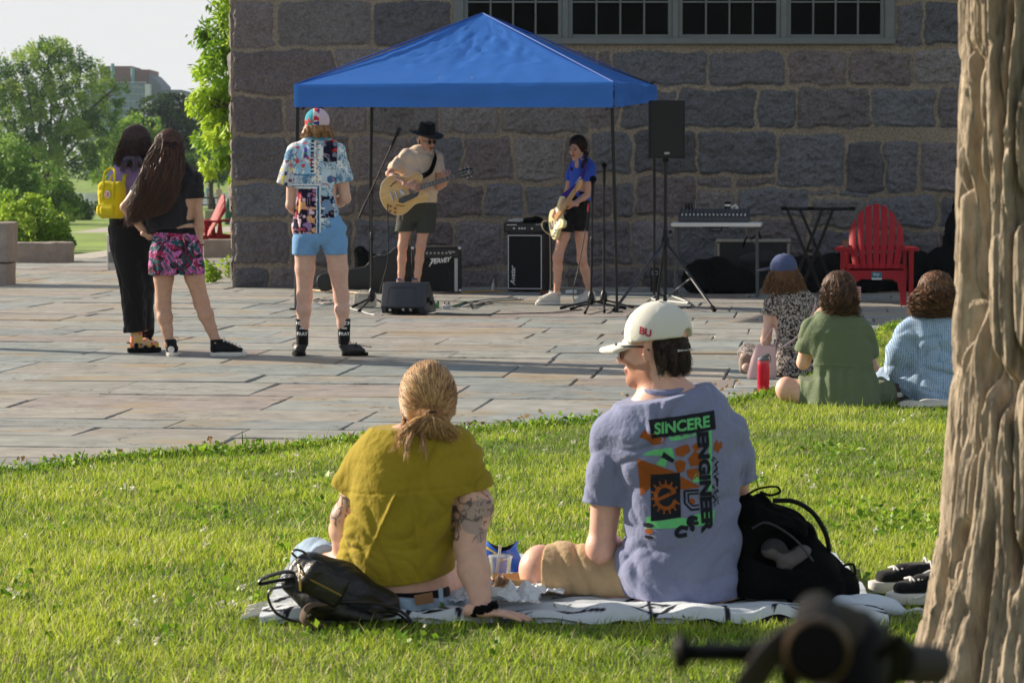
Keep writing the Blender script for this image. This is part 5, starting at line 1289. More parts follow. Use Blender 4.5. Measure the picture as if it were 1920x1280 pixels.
def shoe(p,name,heel,toe,h,mat,solem,mid=None,collar=None,w=.043,sole_h=.028,laces=None,toecap=None,ank=None):
 "shoe with upper, sole and, if given, a high collar and laces; heel and toe on the ground, local to the person"
 heel,toe=V3(heel),V3(toe); d=nrm(toe-heel); L_=(toe-heel).length; z=V3((0,0,1)); x=d.cross(z).normalized()
 s=SD(.005,.018); b=heel+d*.04
 s.seg(b+z*(sole_h+.022),heel+d*L_*.5+z*(sole_h+.024),(w*.82,.034),(w*.92,.03),x); s.seg(heel+d*L_*.5+z*(sole_h+.022),toe-d*.045+z*(sole_h+.012),(w*.95,.03),(w*.86,.022),x)
 ax_=V3((ank.x,ank.y,0))if ank else heel+d*.06
 s.seg(heel+d*.05+z*(sole_h+.02),ax_+z*(h+.01),(.040,.046),(.042,.046),x); s.seg(heel+d*.07+z*(h*.8),heel+d*L_*.62+z*(sole_h+.03),.03,.026)
 s.field(); s.clip(heel+z*(sole_h*.7),(0,0,-1)); s.hem(ax_+z*h,z,.2)
 o=s.build(name,mat,p.t)
 poly=[]
 for t in np.linspace(0,2*math.pi,36,endpoint=False):
  u=math.cos(t); v=math.sin(t); pos=.5+.5*u
  poly.append((pos*L_,v*w*(.82+.24*math.sin(pos*2.6)*pos)*1.02 if True else 0))
 M4=Matrix(((d.x,x.x,0,heel.x),(d.y,x.y,0,heel.y),(d.z,x.z,1,heel.z+.002),(0,0,0,1)))
 # rounder ends than an ellipse
 poly=[(L_*(.5+.5*math.copysign(abs(math.cos(t))**.75,math.cos(t))),w*1.04*math.copysign(abs(math.sin(t))**.8,math.sin(t))*(.88+.16*math.sin(3.0*(.5+.5*math.cos(t)))))for t in np.linspace(0,2*math.pi,40,endpoint=False)]
 mb=MB(); mb.prism(poly,sole_h,M4,bevel=.004); so=mb.build('sole',solem,o,True)
 if laces:
  mb=MB()
  for i in range(5):
   q=heel+d*(.1+i*.026)+z*(h-.012-i*(h-sole_h-.05)/4.6); mb.tube([q+x*.028,q+z*.008+d*.004,q-x*.028+d*.012],.0038,6); mb.tube([q-x*.028,q+z*.008+d*.004,q+x*.028+d*.012],.0038,6)
  q=heel+d*.1+z*(h-.004); mb.tube(spline([q,q+x*.03+z*.015,q+x*.05-z*.01,q+x*.02-z*.01],4),.0035,6); mb.tube(spline([q,q-x*.03+z*.012,q-x*.05-z*.012],4),.0035,6)
  mb.build('laces',laces,o,True)
 if toecap:
  s=SD(.005,.01); s.seg(toe-d*.05+z*(sole_h+.012),toe-d*.034+z*(sole_h+.006),(w*.8,.023),(w*.66,.02),x); s.field(); s.clip(heel+z*(sole_h*.8),(0,0,-1)); s.build('toe_cap',toecap,o)
 return o
def fall_hair(name,roots,guides,radii,n,rad,cols,parent,seed=0,wave=.012,freq=3.,npts=12,clump=.5,lag=.25,skull=None):
 "strands that leave root points, gather along a guide curve and hang with a wave; guides: list of curves, one picked per strand"
 g=np.random.default_rng(seed); paths=[]; cc=[]
 gl=[np.array(spline(q,10))for q in guides]
 for i in range(n):
  gi=g.integers(len(gl)); gd=gl[gi]; r0=np.array(roots[g.integers(len(roots))])+g.normal(0,.003,3); ph,am=g.uniform(0,6.28,2),wave*g.uniform(.4,1.4)
  end=g.uniform(.62,1.0); offd=g.normal(0,1,3); offd/=np.linalg.norm(offd); offr=g.random()**.5; tt=np.linspace(0,1,npts); idx=tt*end*(len(gd)-1); lo=np.minimum(idx.astype(int),len(gd)-2); fr=(idx-lo)[:,None]
  base=gd[lo]*(1-fr)+gd[lo+1]*fr; rr=np.interp(tt*end,np.linspace(0,1,len(radii)),radii)[:,None]
  start=r0-gd[0]; bl=(np.clip(1-tt/lag,0,1)**2)[:,None]
  q=base+offd*offr*rr*(1-bl)+start*bl+np.stack([np.sin(tt*freq*6.28+ph[0]),np.cos(tt*freq*5.5+ph[1]),0*tt],-1)*(am*tt)[:,None]
  if skull is not None:
   for sc_,sr_ in skull:
    dv=(q-np.array(tuple(sc_)))/np.array(sr_); ln=np.linalg.norm(dv,axis=1,keepdims=True); q=np.where(ln<1,np.array(tuple(sc_))+dv/np.maximum(ln,.05)*np.array(sr_)*(1+.02*g.random()),q)
  paths.append(q); cc.append(np.array(cols[g.integers(len(cols))])*g.uniform(.6,1.35))
 return strands(name,None,np.array(paths),rad,hairm,parent,col=cc)
def scalp_points(c,f,up,R_,n,seed,face=.45,low=-.7):
 "points on the skull away from the face"
 g=np.random.default_rng(seed); f,up=np.array(nrm(f)),np.array(nrm(up)); x=np.cross(f,up); o=[]
 while len(o)<n:
  u=g.normal(0,1,3); u/=np.linalg.norm(u)
  a,b,d=u
  if d<low or(b>face and d<.62):continue
  o.append(np.array(tuple(c))+x*a*R_[0]+f*b*R_[1]+up*d*R_[2])
 return o
def decal(name,polys,mat,bvh,parent,off=.0016,d=(0,1,0),edge=.014,start=2.):
 "flat shapes laid on a cloth surface: polys = (list of 3-D points, list of faces); projected along d"
 bm=bmesh.new(); d=V3(d)
 for vs,fs in polys:
  bv=[bm.verts.new(v)for v in vs]
  for q in fs:
   try:bm.faces.new([bv[i]for i in q])
   except ValueError:pass
 bmesh.ops.triangulate(bm,faces=bm.faces[:])
 for _ in range(5):
  le=[e for e in bm.edges if e.calc_length()>edge]
  if not le:break
  bmesh.ops.subdivide_edges(bm,edges=le,cuts=1); bmesh.ops.triangulate(bm,faces=[q for q in bm.faces if len(q.verts)>3])
 dead=[]
 for v in bm.verts:
  h=bvh.ray_cast(v.co-d*start,d)
  if h[0]is None:dead.append(v)
  else:v.co=h[0]-d*off
 bmesh.ops.delete(bm,geom=dead,context='VERTS')
 bm.normal_update()
 for q in bm.faces:
  if q.normal.dot(d)>0:q.normal_flip()
 me=bpy.data.meshes.new(name); bm.to_mesh(me); bm.free(); me.materials.append(mat); me.polygons.foreach_set('use_smooth',[True]*len(me.polygons))
 o=bpy.data.objects.new(name,me); COL.objects.link(o); o.parent=parent; return o
def bvh_of(o):
 me=o.data; v=np.empty(len(me.vertices)*3,np.float32); me.vertices.foreach_get('co',v)
 return BVHTree.FromPolygons([tuple(q)for q in v.reshape(-1,3)],[tuple(p.vertices)for p in me.polygons])
def cloth(name,col,**kw):
 a=dict(rough=.85,var=.1,vs=6,bump=.4,bs=65,spec=.15,sheen=.1); a.update(kw); return M(name,col,**a)
black_cloth=cloth('black_cloth',lin(20,20,22)); white_rub=M('white_rubber',lin(212,208,200),.6,.12,30); canvas_blk=cloth('black_canvas',lin(24,24,28)); lace_w=M('lace_white',lin(220,218,212),.8,0)
T_PALE,T_TAN,T_MID=lin(216,178,160),lin(188,148,124),lin(206,166,147)
def belt_line(*a):pass
# ================================================================ STANDING SPECTATORS
# ---- man in the patterned shirt, cycling cap and blue shorts
p=Person('person standing with feet apart in a patchwork floral shirt, blue shorts and a patterned cap',608,667)
J=p.J
hc=J(595,236); f0=nrm((.25,1,.05))
b=SD(.006,.02)
head_sd(b,hc,f0,k=1.02); b.seg(J(595,245),J(593,275),.052,.062)
p.rings(b,[(278,562,624,.08),(300,553,632,.10),(380,557,630,.10),(425,558,638,.10),(434,562,636,.10)])
sl,sr=J(552,284),J(634,284)
el,er=J(546,385,.0),J(648,372,.02); wl,wr_=J(566,405,.24),J(612,392,.26)
arm_sd(b,sl,el,wl); arm_sd(b,sr,er,wr_)
hl,hr=J(573,452),J(628,452); kl,kr=J(571,556,.01),J(640,556,.01); al,ar=J(567,640,-.01),J(645,638,-.01)
leg_sd(b,hl,kl,al,1.0); leg_sd(b,hr,kr,ar,1.0)
tl,hl_=J(559,655,.16),J(562,667,-.06); hl_.z=0; tl.z=0; hr_=J(641,667,-.03); hr_.z=0; tr=J(690,664,.05); tr.z=0
foot_sd(b,al,hl_+V3((0,0,.035)),tl+V3((0,0,.035)),.9); foot_sd(b,ar,hr_+V3((0,0,.035)),tr+V3((0,0,.035)),.9)
h1=hand_sd(wl,(1,.35,.1),(.2,-.6,.8),curl=.5,thumb=1); h2=hand_sd(wr_,(-1,.2,.0),(-.2,-.6,.8),curl=.5,thumb=-1)
Vx,Q=merge_mesh([b,h1,h2]); mk('body',Vx,Q,skinm,p.t,True,col=skin_paint(T_MID,[(kl,.09),(kr,.09),(el,.06)])(Vx))
s=SD(.0055,.03)
p.rings(s,[(262,578,611,.055),(272,562,626,.085),(292,549,640,.115),(330,552,634,.125),(380,553,632,.125),(425,549,640,.13),(445,549,641,.135)],.025)
s.seg(sl+V3((.01,0,.0)),J(538,345,.01),.066,.074); s.seg(sr+V3((-.01,0,0)),J(645,342,.01),.066,.07)
s.field(); s.wrinkle(waves([(.7,0,1),(-.6,.2,1),(1,.3,.2),(.3,0,1)],[.004,.004,.0035,.003],[38,52,60,30],3,.12),.05)
s.clip(J(595,437),(.04,0,-1)); s.hem(J(537,347),(-.25,.1,-1),.12); s.hem(J(646,341),(.2,.1,-1),.11)
def shirt_paint(Vx):
 n=len(Vx); X=Vx[:,0]*p.s+608; Zp=317+(HC-Vx[:,2])*p.s  # shirt design drawn in photo pixels of the flat cloth
 wv=np.stack([X,Zp],-1)
 c=np.tile(np.array(lin(176,198,214)),(n,1)); g1=fbm(Vx,16.,3,2)
 c[g1>.12]=lin(226,230,232); c[(g1<-.2)]=lin(104,142,176)
 vn=vnoise(Vx,60.,5); c[(np.abs(vn)<.1)&(g1<.3)]=lin(70,100,140)
 def box(x0,x1,y0,y1):return(X>x0)&(X<x1)&(Zp>y0)&(Zp<y1)
 def flowers(msk,base,cols,sc,seed,th=.34):
  c[msk]=base
  k=0
  for q in cols:
   a=vnoise(Vx*[1,1,1.1],sc,seed+k); m=msk&(a>th); c[m]=q; k+=1
  th_=np.abs(vnoise(Vx*[2.2,1,.7],sc*.6,seed+20)); c[msk&(th_<.05)]=lin(170,130,150)
 flowers(box(520,575,300,352)&(X<552),np.array(lin(196,206,214)),[lin(190,60,70),lin(52,60,96),lin(230,214,120)],34,60,.4)
 flowers(box(557,588,268,326),np.array(lin(152,196,222)),[lin(214,226,232),lin(206,70,80)],28,7,.42)
 c[box(586,592,262,330)&(np.abs(((Zp-262)%7)-3.5)<1.9)]=lin(30,34,50)
 c[box(592.5,595,258,436)]=lin(228,232,230); c[box(596,599,258,345)&(np.abs((Zp%8)-4)<2.6)]=lin(206,160,120)
 c[box(552,596,326,329)]=lin(70,130,170)
 c[box(573,579,276,296)]=lin(70,60,150); c[box(573,579,286,290)]=lin(60,130,100)
 dk_=np.array(lin(30,28,48))
 flowers(box(609,634,262,304),dk_,[lin(196,52,52),lin(226,210,214),lin(120,130,150)],24,31,.36)
 fr_=box(549,604,345,437); c[fr_]=lin(222,228,230); c[box(549,602,348,437)]=lin(46,92,130); c[box(549,598,350,437)]=lin(214,222,226)
 flowers(box(545,595.5,353,437),dk_,[lin(226,196,214),lin(196,70,92),lin(150,120,170),lin(222,170,120)],30,41,.42)
 flowers(box(604,628,368,408),np.array(lin(22,24,40)),[lin(206,216,226),lin(110,150,190)],36,51,.22)
 flowers(box(606,632,318,352),np.array(lin(196,214,226)),[lin(70,104,150)],20,57,.3)
 c[box(575,620,250,263)]=lin(96,168,206)
 return c
s.build('shirt',M('shirt_print',None,.85,.06,40,.2,300,attr=True,spec=.15),p.t,paint=shirt_paint)
s=SD(.006,.02); p.rings(s,[(424,549,643,.13),(436,547,651,.135)]); s.seg(J(573.5,452),J(570,492),(p.w(25),.105),(p.w(22.5),.098),(1,0,0),.008); s.seg(J(627,452),J(631,492),(p.w(24.5),.105),(p.w(22),.096),(1,0,0),.008)
s.field(); s.wrinkle(waves([(.2,0,1),(-.3,.2,1),(1,0,.3)],[.0035,.003,.002],[60,85,50],8,.1),.04); s.cutfn(lambda X,Y,Z:np.minimum(J(0,458).z-Z,.004+(J(0,458).z-Z)*.22-np.abs(X-J(601,0).x)+0*Y)); s.hem(J(571,478),(-.02,0,-1),.15); s.hem(J(630,477),(.02,0,-1),.15)
s.build('shorts',cloth('sky_blue_cloth',lin(112,158,204),var=.08),p.t)
for an,hh,tt,fx,sg in((al,hl_,tl,566,1),(ar,hr_,tr,645,1)):
 s=SD(.005,.01); s.seg(an+V3((0,0,-.01)),J(fx,592),.043,.047); s.field(); s.clip(J(fx,597),(0,0,1)); so=s.build('sock',black_cloth,p.t); bv=bvh_of(so)
 pl=[]
 for txt,yy,sz in(('HUCK',608,.034),('AND',616,.018),('PRAY',628,.034)):
  v,q=text_polys(txt,sz,0,.95,bold=.0008); w_=max(a[0]for a in v); base=J(fx+1.5,yy); pl.append(([base+V3((a[0]-w_/2,0,a[1]))for a in v],q))
 decal('sock_lettering',pl,white_ink,bv,so,.0015)
 shoe(p,'shoe',hh,tt,.085,M('shoe_black',lin(26,26,28),.5,.15,30),rubber,w=.046,sole_h=.022,laces=M('strap_black',lin(34,34,36),.6,.1),ank=an)
 # hair and cap
s=SD(.006,.02); s.ell(hc+V3((0,-.01,.0)),(.084,.098,.10));
for k in range(14):
 a=k*.42+2.9; s.seg(hc+V3((.075*math.cos(a),-.03+.07*math.sin(a)*-1,-.03)),hc+V3((.095*math.cos(a)+.01*math.sin(k*5),-.04-.07*math.sin(a),-.06-.02*math.sin(k*3.3))),.022,.008)
s.field(); s.wrinkle(waves([(1,.4,.1),(1,-.6,.2)],[.004,.003],[130,190],5,.05)); s.cutfn(lambda X,Y,Z:np.minimum((Y-hc.y-.045),.2-0*Z))
s.cutfn(lambda X,Y,Z:Z-hc.z-.05)
s.build('hair',M('hair_blond_mesh',lin(136,98,62),.5,.3,60),p.t)
fall_hair('hair_strands',scalp_points(hc,f0,(0,0,1),(.084,.1,.09),300,3,.3,-.6),[[hc+V3((x,-.05+y,.0)),hc+V3((x*1.12,-.06+y,-.05)),hc+V3((x*1.3,-.06+y,-.088))]for x,y in((-.08,.05),(-.05,-.03),(0,-.05),(.05,-.03),(.08,.05))],[.02,.022,.02],900,.0016,[lin(168,122,76),lin(136,96,60),lin(190,146,98)],p.t,4,.01,1.2,7)
s=SD(.005,.01); cu=nrm((-.02,-.28,1)); s.ell(hc+V3((0,-.012,.035)),(.089,.104,.092)); s.field(); s.clip(hc+V3((0,-.02,.003)),(0,.35,-1)); s.seg
def cap_paint(Vx):
 c=np.tile(np.array(lin(60,150,166)),(len(Vx),1)); x=Vx[:,0]-hc.x; n1=vnoise(Vx,40.,4); n2=vnoise(Vx,36.,9)
 mid=(x>-.025)&(x<.022); c[mid]=lin(214,206,214); c[mid&(n1>.1)]=lin(196,52,60); c[mid&(n2>.2)]=lin(48,60,120)
 c[(x<-.025)&(n1>.35)]=lin(200,70,60); c[x>=.022]=lin(206,186,200); return c
cp=s.build('cap',M('cap_print',None,.85,.05,30,.2,300,attr=True,spec=.15),p.t,paint=cap_paint)
# ---- woman with very long dark hair, cropped tee and purple shorts
p=Person('person with waist-length dark wavy hair, cropped black tee and purple leaf-print shorts',340,668)
J=p.J; hc=J(318,278); f0=nrm((.45,1,.02))
b=SD(.006,.02); head_sd(b,hc,f0,k=.97,fem=True); b.seg(J(322,290),J(328,318),.045,.055)
p.rings(b,[(325,300,358,.075),(345,286,366,.095),(400,292,360,.085),(420,290,360,.09),(440,286,366,.105),(470,284,376,.125)])
sl,sr=J(276,334),J(364,336); el,er=J(234,388,.0),J(373,412,.02); wl,wr_=J(276,441,-.03),J(374,462,.03)
arm_sd(b,sl,el,wl,.86); arm_sd(b,sr,er,wr_,.86)
hl,hr=J(308,470),J(352,470); kl,kr=J(306,572,.02),J(378,568,.02); al,ar=J(318,646,.0),J(406,642,0)
leg_sd(b,hl,kl,al,1.0,calf=1.05); leg_sd(b,hr,kr,ar,1.0,calf=1.05)
hl_=J(322,669,-.05); hl_.z=0; tl=J(324,662,.17); tl.z=0; hr_=J(394,668,-.0); hr_.z=0; tr=J(463,667,.01); tr.z=0
foot_sd(b,al,hl_+V3((0,.02,.04)),tl+V3((0,-.04,.035)),.85); foot_sd(b,ar,hr_+V3((.03,0,.04)),tr+V3((-.04,0,.035)),.85)
h1=hand_sd(wl,(.75,.5,-.35),(.3,.6,.5),.165,.35,-1); h2=hand_sd(wr_,(.02,.1,-1),(-1,.3,0),.165,.4,1)
Vx,Q=merge_mesh([b,h1,h2]); mk('body',Vx,Q,skinm,p.t,True,col=skin_paint(T_TAN,[(kl,.08),(kr,.08),(el,.06)])(Vx))
s=SD(.006,.025); p.rings(s,[(312,308,348,.055),(322,292,360,.085),(342,280,374,.11),(385,282,366,.11),(420,276,362,.115),(445,274,354,.12)],.03)
s.seg(sr,J(368,378,.01),.062,.062); s.seg(sl,J(252,366,0),.062,.062); s.field(); s.wrinkle(waves([(1,0,.5),(1,.3,-.4),(.3,0,1)],[.006,.005,.004],[44,60,50],5,.12),.05)
s.cutfn(lambda X,Y,Z:(J(300,432).z+(X-J(300,0).x)*.22+.006*np.sin(X*34))-Z); s.hem(J(368,372),(.05,0,-1),.1); s.hem(J(254,362),(-.6,0,-.8),.1)
s.build('cropped_tee',cloth('charcoal_tee',lin(38,37,42),var=.15),p.t)
s=SD(.006,.02); p.rings(s,[(424,289,363,.098),(440,286,366,.112),(470,281,378,.132),(500,279,383,.132),(525,278,385,.13)]); s.field()
s.wrinkle(waves([(1,0,.15),(1,0,-.3),(.5,.2,1)],[.005,.004,.002],[58,40,40],9,.12),.05); s.clip(J(330,515),(.02,0,-1)); s.clip(J(330,427),(-.03,0,1)); s.cutfn(lambda X,Y,Z:.012-np.hypot((X-J(333,0).x)*1.,np.maximum(Z-J(0,508).z,0)*.6))
def sh_paint(Vx):
 n=len(Vx); c=np.tile(np.array(lin(34,26,40)),(n,1)); q=Vx+.03*np.stack([vnoise(Vx,9.,1),vnoise(Vx,9.,2),vnoise(Vx,9.,3)],-1)
 a=q@np.array([.8,.2,.6]); bq=q@np.array([-.6,.3,.8]); l1=np.abs(vnoise(np.stack([a*3,bq],-1),16.,4)); l2=vnoise(np.stack([bq*2.6,a],-1),18.,8)
 c[l2>.12]=lin(150,60,124); c[l2>.3]=lin(186,104,168); c[(l1<.16)]=lin(142,34,72); c[(l1>.5)]=lin(36,78,84); c[(np.abs(l2-.2)<.03)]=lin(220,168,206)
 c[Vx[:,2]>J(0,437).z-(Vx[:,0]-J(330,0).x)*.05]=lin(20,19,22); return c
s.build('shorts',M('leaf_print',None,.8,.06,40,.2,300,attr=True,spec=.2),p.t,paint=sh_paint)
for an,hh,tt in((al,hl_,tl),(ar,hr_,tr)):
 o=shoe(p,'sneaker',hh,tt,.125,canvas_blk,white_rub,w=.043,sole_h=.03,laces=lace_w,toecap=white_rub,ank=an)
q=J(321,655,-.062); mb=MB(); mb.lathe([(.001,.004),(.022,.003),(.023,0)],q,(.15,-1,.1),16); mb.build('ankle_patch',white_rub,o,True)
mb=MB(); mb.tube([wr_+V3((.031*math.cos(a),.031*math.sin(a),.012))for a in np.linspace(0,6.28,20)],.005,6,cap=False); mb.build('bracelet',black_cloth,p.t,True)
hk=SD(.007,.03); hk.ell(hc+V3((0,-.015,.03)),(.087,.1,.092)); hk.chain([hc+V3((0,-.05,-.0)),J(305,310,-.09),J(292,345,-.12),J(282,385,-.12)],[(.088,.08),(.088,.05),(.072,.035),(.035,.02)],(1,0,0),.04); hk.field()
hk.wrinkle(waves([(1,.3,.22),(1,-.3,.18),(1,.5,.35),(.8,.6,-.2)],[.005,.004,.003,.002],[60,95,140,220],6,.05),.05); hk.cutfn(lambda X,Y,Z:np.minimum(Y-hc.y-.05,hc.z+.06-Z))
hk.build('hair',M('hair_dark_mesh',lin(36,23,19),.7,.45,40,spec=.2,stretch=(1,1,.25)),p.t)
gd=[[hc+V3((x*.75,-.085,.05)),J(310+x*270,300,-.15+abs(x)*.4),J(297+x*280,345,-.18+abs(x)*.3),J(281+x*270,385,-.17),J(266+x*240,410-x*120,-.12)]for x in(-.11,-.08,-.05,-.02,.02,.05,.08,.11)]
fall_hair('hair_strands',scalp_points(hc+V3((0,-.012,.03)),f0,(0,0,1),(.096,.11,.102),700,7,.75,.25),gd,[.026,.032,.036,.040,.038],7000,.0019,[lin(58,34,26),lin(40,24,20),lin(86,52,36),lin(110,68,44)],p.t,11,.022,2.6,16,lag=.4,skull=[(hc+V3((0,-.015,.03)),(.098,.111,.103))])
# ---- woman with the yellow backpack
p=Person('person in a lilac knit top and wide black trousers carrying a yellow backpack',262,661)
J=p.J; hc=J(258,270); f0=nrm((.5,1,0))
b=SD(.007,.02); head_sd(b,hc,f0,k=.98,fem=True); b.seg(J(254,285),J(248,312),.048,.058)
p.rings(b,[(318,222,280,.08),(345,214,284,.10),(390,216,280,.10),(430,210,286,.12)])
sl,sr=J(218,330),J(278,330); arm_sd(b,sl,J(208,385,.08),J(226,420,.26),.9); arm_sd(b,sr,J(284,385,.1),J(270,420,.26),.9)
hl,hr=J(236,450),J(268,450); kl,kr=J(247,555,0),J(266,552,.05); al,ar=J(256,637,0),J(276,626,.25); leg_sd(b,hl,kl,al,.95); leg_sd(b,hr,kr,ar,.95)
hl_=J(240,660,-.02); hl_.z=0; tl=J(301,658,.06); tl.z=0; hr_=J(270,643,.14); hr_.z=0; tr=J(286,636,.34); tr.z=0
foot_sd(b,al,hl_+V3((.03,0,.045)),tl+V3((-.02,0,.042)),.9); foot_sd(b,ar,hr_+V3((.01,0,.045)),tr+V3((0,0,.042)),.9)
h1=hand_sd(J(226,420,.26),(1,.3,0),(0,-.5,1),.165,.6,1); h2=hand_sd(J(270,420,.26),(-1,.3,0),(0,-.5,1),.165,.6,-1)
Vx,Q=merge_mesh([b,h1,h2]); mk('body',Vx,Q,skinm,p.t,True,col=skin_paint(T_PALE)(Vx))
s=SD(.006,.025); p.rings(s,[(306,234,268,.06),(318,214,284,.09),(345,209,288,.118),(390,210,284,.118),(425,208,286,.13)]); s.seg(sl,J(206,385,.08),.058,.05); s.seg(sr,J(285,385,.1),.058,.05); s.field()
s.wrinkle(lambda q:.0018*np.sin(q[:,0]*520)+.004*fbm(q,14.,2,3),.04); s.clip(J(250,415),(0,0,-1)); s.build('knit_top',cloth('lilac_knit',lin(158,134,190),var=.08),p.t)
s=SD(.006,.025); p.rings(s,[(400,206,284,.118),(430,205,288,.14),(455,207,290,.15)]); s.chain([J(238,460,-.02),J(250,540,-.01),J(254,626,.0)],[(p.w(31),.13),(p.w(23),.115),(p.w(21),.1)],(1,0,0)); s.chain([J(270,460,.02),J(272,540,.09),J(274,622,.2)],[(p.w(20),.12),(p.w(17),.11),(p.w(15),.09)],(1,0,0)); s.field()
s.wrinkle(waves([(1,.2,.1),(1,-.2,-.15),(.4,0,1)],[.005,.005,.002],[36,55,28],15,.14),.05); s.hem(J(253,622),(.1,0,-1),.2); s.build('trousers',cloth('black_trouser',lin(26,24,26),var=.1),p.t)
orange=M('floral_sock',None,.8,0,attr=True)
for an,hh,tt in((al,hl_,tl),(ar,hr_,tr)):
 d=nrm(tt-hh); s=SD(.005,.012); s.seg(an+V3((0,0,.05)),an,.042,.043); s.seg(an,hh.lerp(tt,.3)+V3((0,0,.06)),.043,.038); s.seg(hh.lerp(tt,.2)+V3((0,0,.06)),tt-d*.04+V3((0,0,.055)),.037,.03); s.field()
 def sp(Vx):
  c=np.tile(np.array(lin(214,178,158)),(len(Vx),1)); a=vnoise(Vx,36.,5); c[a>.25]=lin(232,112,40); c[a<-.35]=lin(224,190,60); return c
 sk=s.build('sock',orange,p.t,paint=sp)
 poly=[((tt-hh).length*(.5+.52*math.copysign(abs(math.cos(t))**.75,math.cos(t))),.05*math.copysign(abs(math.sin(t))**.8,math.sin(t)))for t in np.linspace(0,6.283,36,endpoint=False)]
 x=d.cross(V3((0,0,1))); M4=Matrix(((d.x,x.x,0,hh.x),(d.y,x.y,0,hh.y),(0,0,1,.002),(0,0,0,1))); mb=MB(); mb.prism(poly,.034,M4,bevel=.006); sn=mb.build('sandal',rubber,p.t,True)
 mb=MB()
 for k_ in(.22,.5,.74):
  q=hh.lerp(tt,k_); rr=.042 if k_<.7 else .036; hgt=.085 if k_<.3 else .05; mb.tube([q+x*math.cos(a)*rr*1.12+V3((0,0,.03+math.sin(a)*(hgt-.028)*1.25))for a in np.linspace(-.15,3.3,12)],.015,6,flat=.35)
 mb.tube([hh+d*.1+x*.042+V3((0,0,.06)),hh+d*.0+V3((0,0,.075)),hh+d*.1-x*.042+V3((0,0,.06))],.012,6,flat=.4); mb.build('strap',black_cloth,sn,True)
hk=SD(.007,.03); hk.ell(hc+V3((-.01,-.015,.03)),(.092,.102,.097)); hk.chain([hc+V3((-.01,-.04,0)),J(250,290,-.05),J(244,304,-.06)],[(.09,.08),(.09,.06),(.07,.04)],(1,0,0),.04); hk.field(); hk.wrinkle(waves([(1,.3,.22),(1,-.3,.18),(1,.5,.35)],[.005,.004,.003],[60,95,140],16,.06),.05); hk.cutfn(lambda X,Y,Z:np.minimum(Y-hc.y-.05,hc.z+.06-Z))
def hp(Vx):
 c=np.tile(np.array(lin(46,34,32)),(len(Vx),1)); z=317+(HC-Vx[:,2])*p.s; x=262+Vx[:,0]*p.s; n1=vnoise(Vx,20.,3); c[(z>285)&(x<245)&(n1>-.2)]=lin(92,56,50); c[(z>300)&(x<248)]=lin(120,110,116); c[(z>300)&(x>248)]=lin(40,76,110); return c
hk.build('hair',hairm,p.t,paint=hp)
gd=[[hc+V3((x*.8,-.09,.05)),J(253+x*240,290,-.14+abs(x)*.4),J(243+x*210,308,-.13)]for x in(-.1,-.05,0,.05,.09)]
fall_hair('hair_strands',scalp_points(hc+V3((-.01,-.012,.03)),f0,(0,0,1),(.1,.112,.106),700,8,.75,.1),gd,[.04,.052,.042],3400,.002,[lin(56,38,34),lin(92,54,46),lin(40,30,30)],p.t,13,.02,2.,12,lag=.6,skull=[(hc+V3((-.01,-.015,.03)),(.104,.114,.109))])
fall_hair('flyaway_hair',scalp_points(hc,f0,(0,0,1),(.1,.11,.1),200,5,.7,.0),gd,[.06,.08,.07],260,.0009,[lin(74,50,42)],p.t,23,.03,2.4,12)
fall_hair('hair_tips',[J(236+i*4,294,-.19)for i in range(7)],[[J(236,294,-.2),J(232,310,-.19),J(230,324,-.17)],[J(252,298,-.21),J(254,310,-.2),J(250,324,-.18)],[J(262,298,-.19),J(268,308,-.18),J(272,316,-.16)]],[.02,.02,.015],420,.002,[lin(136,120,122),lin(44,84,124),lin(50,96,130),lin(128,60,52)],p.t,14,.012,1.,7)
# backpack on her back
yel_c=cloth('mustard_canvas',lin(204,186,24),var=.08); c=J(210,373,-.19); bp=thing('backpack','small yellow canvas backpack worn by the person in the lilac top','backpack',p.o+c,R(-24)); bp.scale=(.88,.9,.92)
s=SD(.0055,.012)
for zz in(-.105,-.04,.03,.09):s.seg((-.075+.1*max(zz,0)*.3,.02*zz,zz),(.075-.1*max(zz,0)*.3,.02*zz,zz),(.048,.056-zz*.08),(.048,.056-zz*.08),(0,0,1),.05)
s.field(); s.wrinkle(waves([(1,.3,.6),(.3,.1,1),(1,0,-.8)],[.006,.005,.004],[32,45,60],5,.1),.05); s.build('bag_body',yel_c,bp)
s=SD(.005,.02); s.seg((-.05,-.062,-.1),(.05,-.062,-.1),(.03,.022),(.03,.022),(0,0,1)); s.seg((-.05,-.06,-.075),(.05,-.06,-.075),(.025,.02),(.025,.02),(0,0,1)); s.field(); s.wrinkle(waves([(1,.3,.6),(.3,.1,1)],[.003,.003],[52,65],6,.1),.05); s.build('front_pocket',yel_c,bp)
mb=MB(); mb.tube([(-.07,-.099,-.05),(.07,-.099,-.05)],.006,6); mb.build('zip_flap',yel_c,bp,True)
for sx_ in(-1,):
 mb=MB(); mb.tube(spline([(-.05,-.045,.1),(-.05,-.03,.2),(-.02,-.01,.235),(.02,-.01,.235),(.05,-.03,.2),(.05,-.045,.1)],6),.011,8,flat=.5); mb.build('carry_handle',yel_c,bp,True)
for x in(-.05,.05):
 mb=MB(); mb.bar((x,-.055,.11),(x,-.067,.0),.018,.006); mb.build('webbing',yel_c,bp)
for x in(-.07,.08):
 mb=MB(); mb.tube(spline([(x,.04,.1),(x*.8,.11,.19),(x,.2,.1),(x*1.2,.2,-.05),(x*1.1,.06,-.12)],6),.016,6,flat=.25); mb.build('shoulder_strap',yel_c,bp,True)
mb=MB(); mb.lathe([(.001,.006),(.028,.005),(.03,0)],(0,-.066,.035),(0,-1,.05),20); bd=mb.build('round_badge',white_p,bp,True)
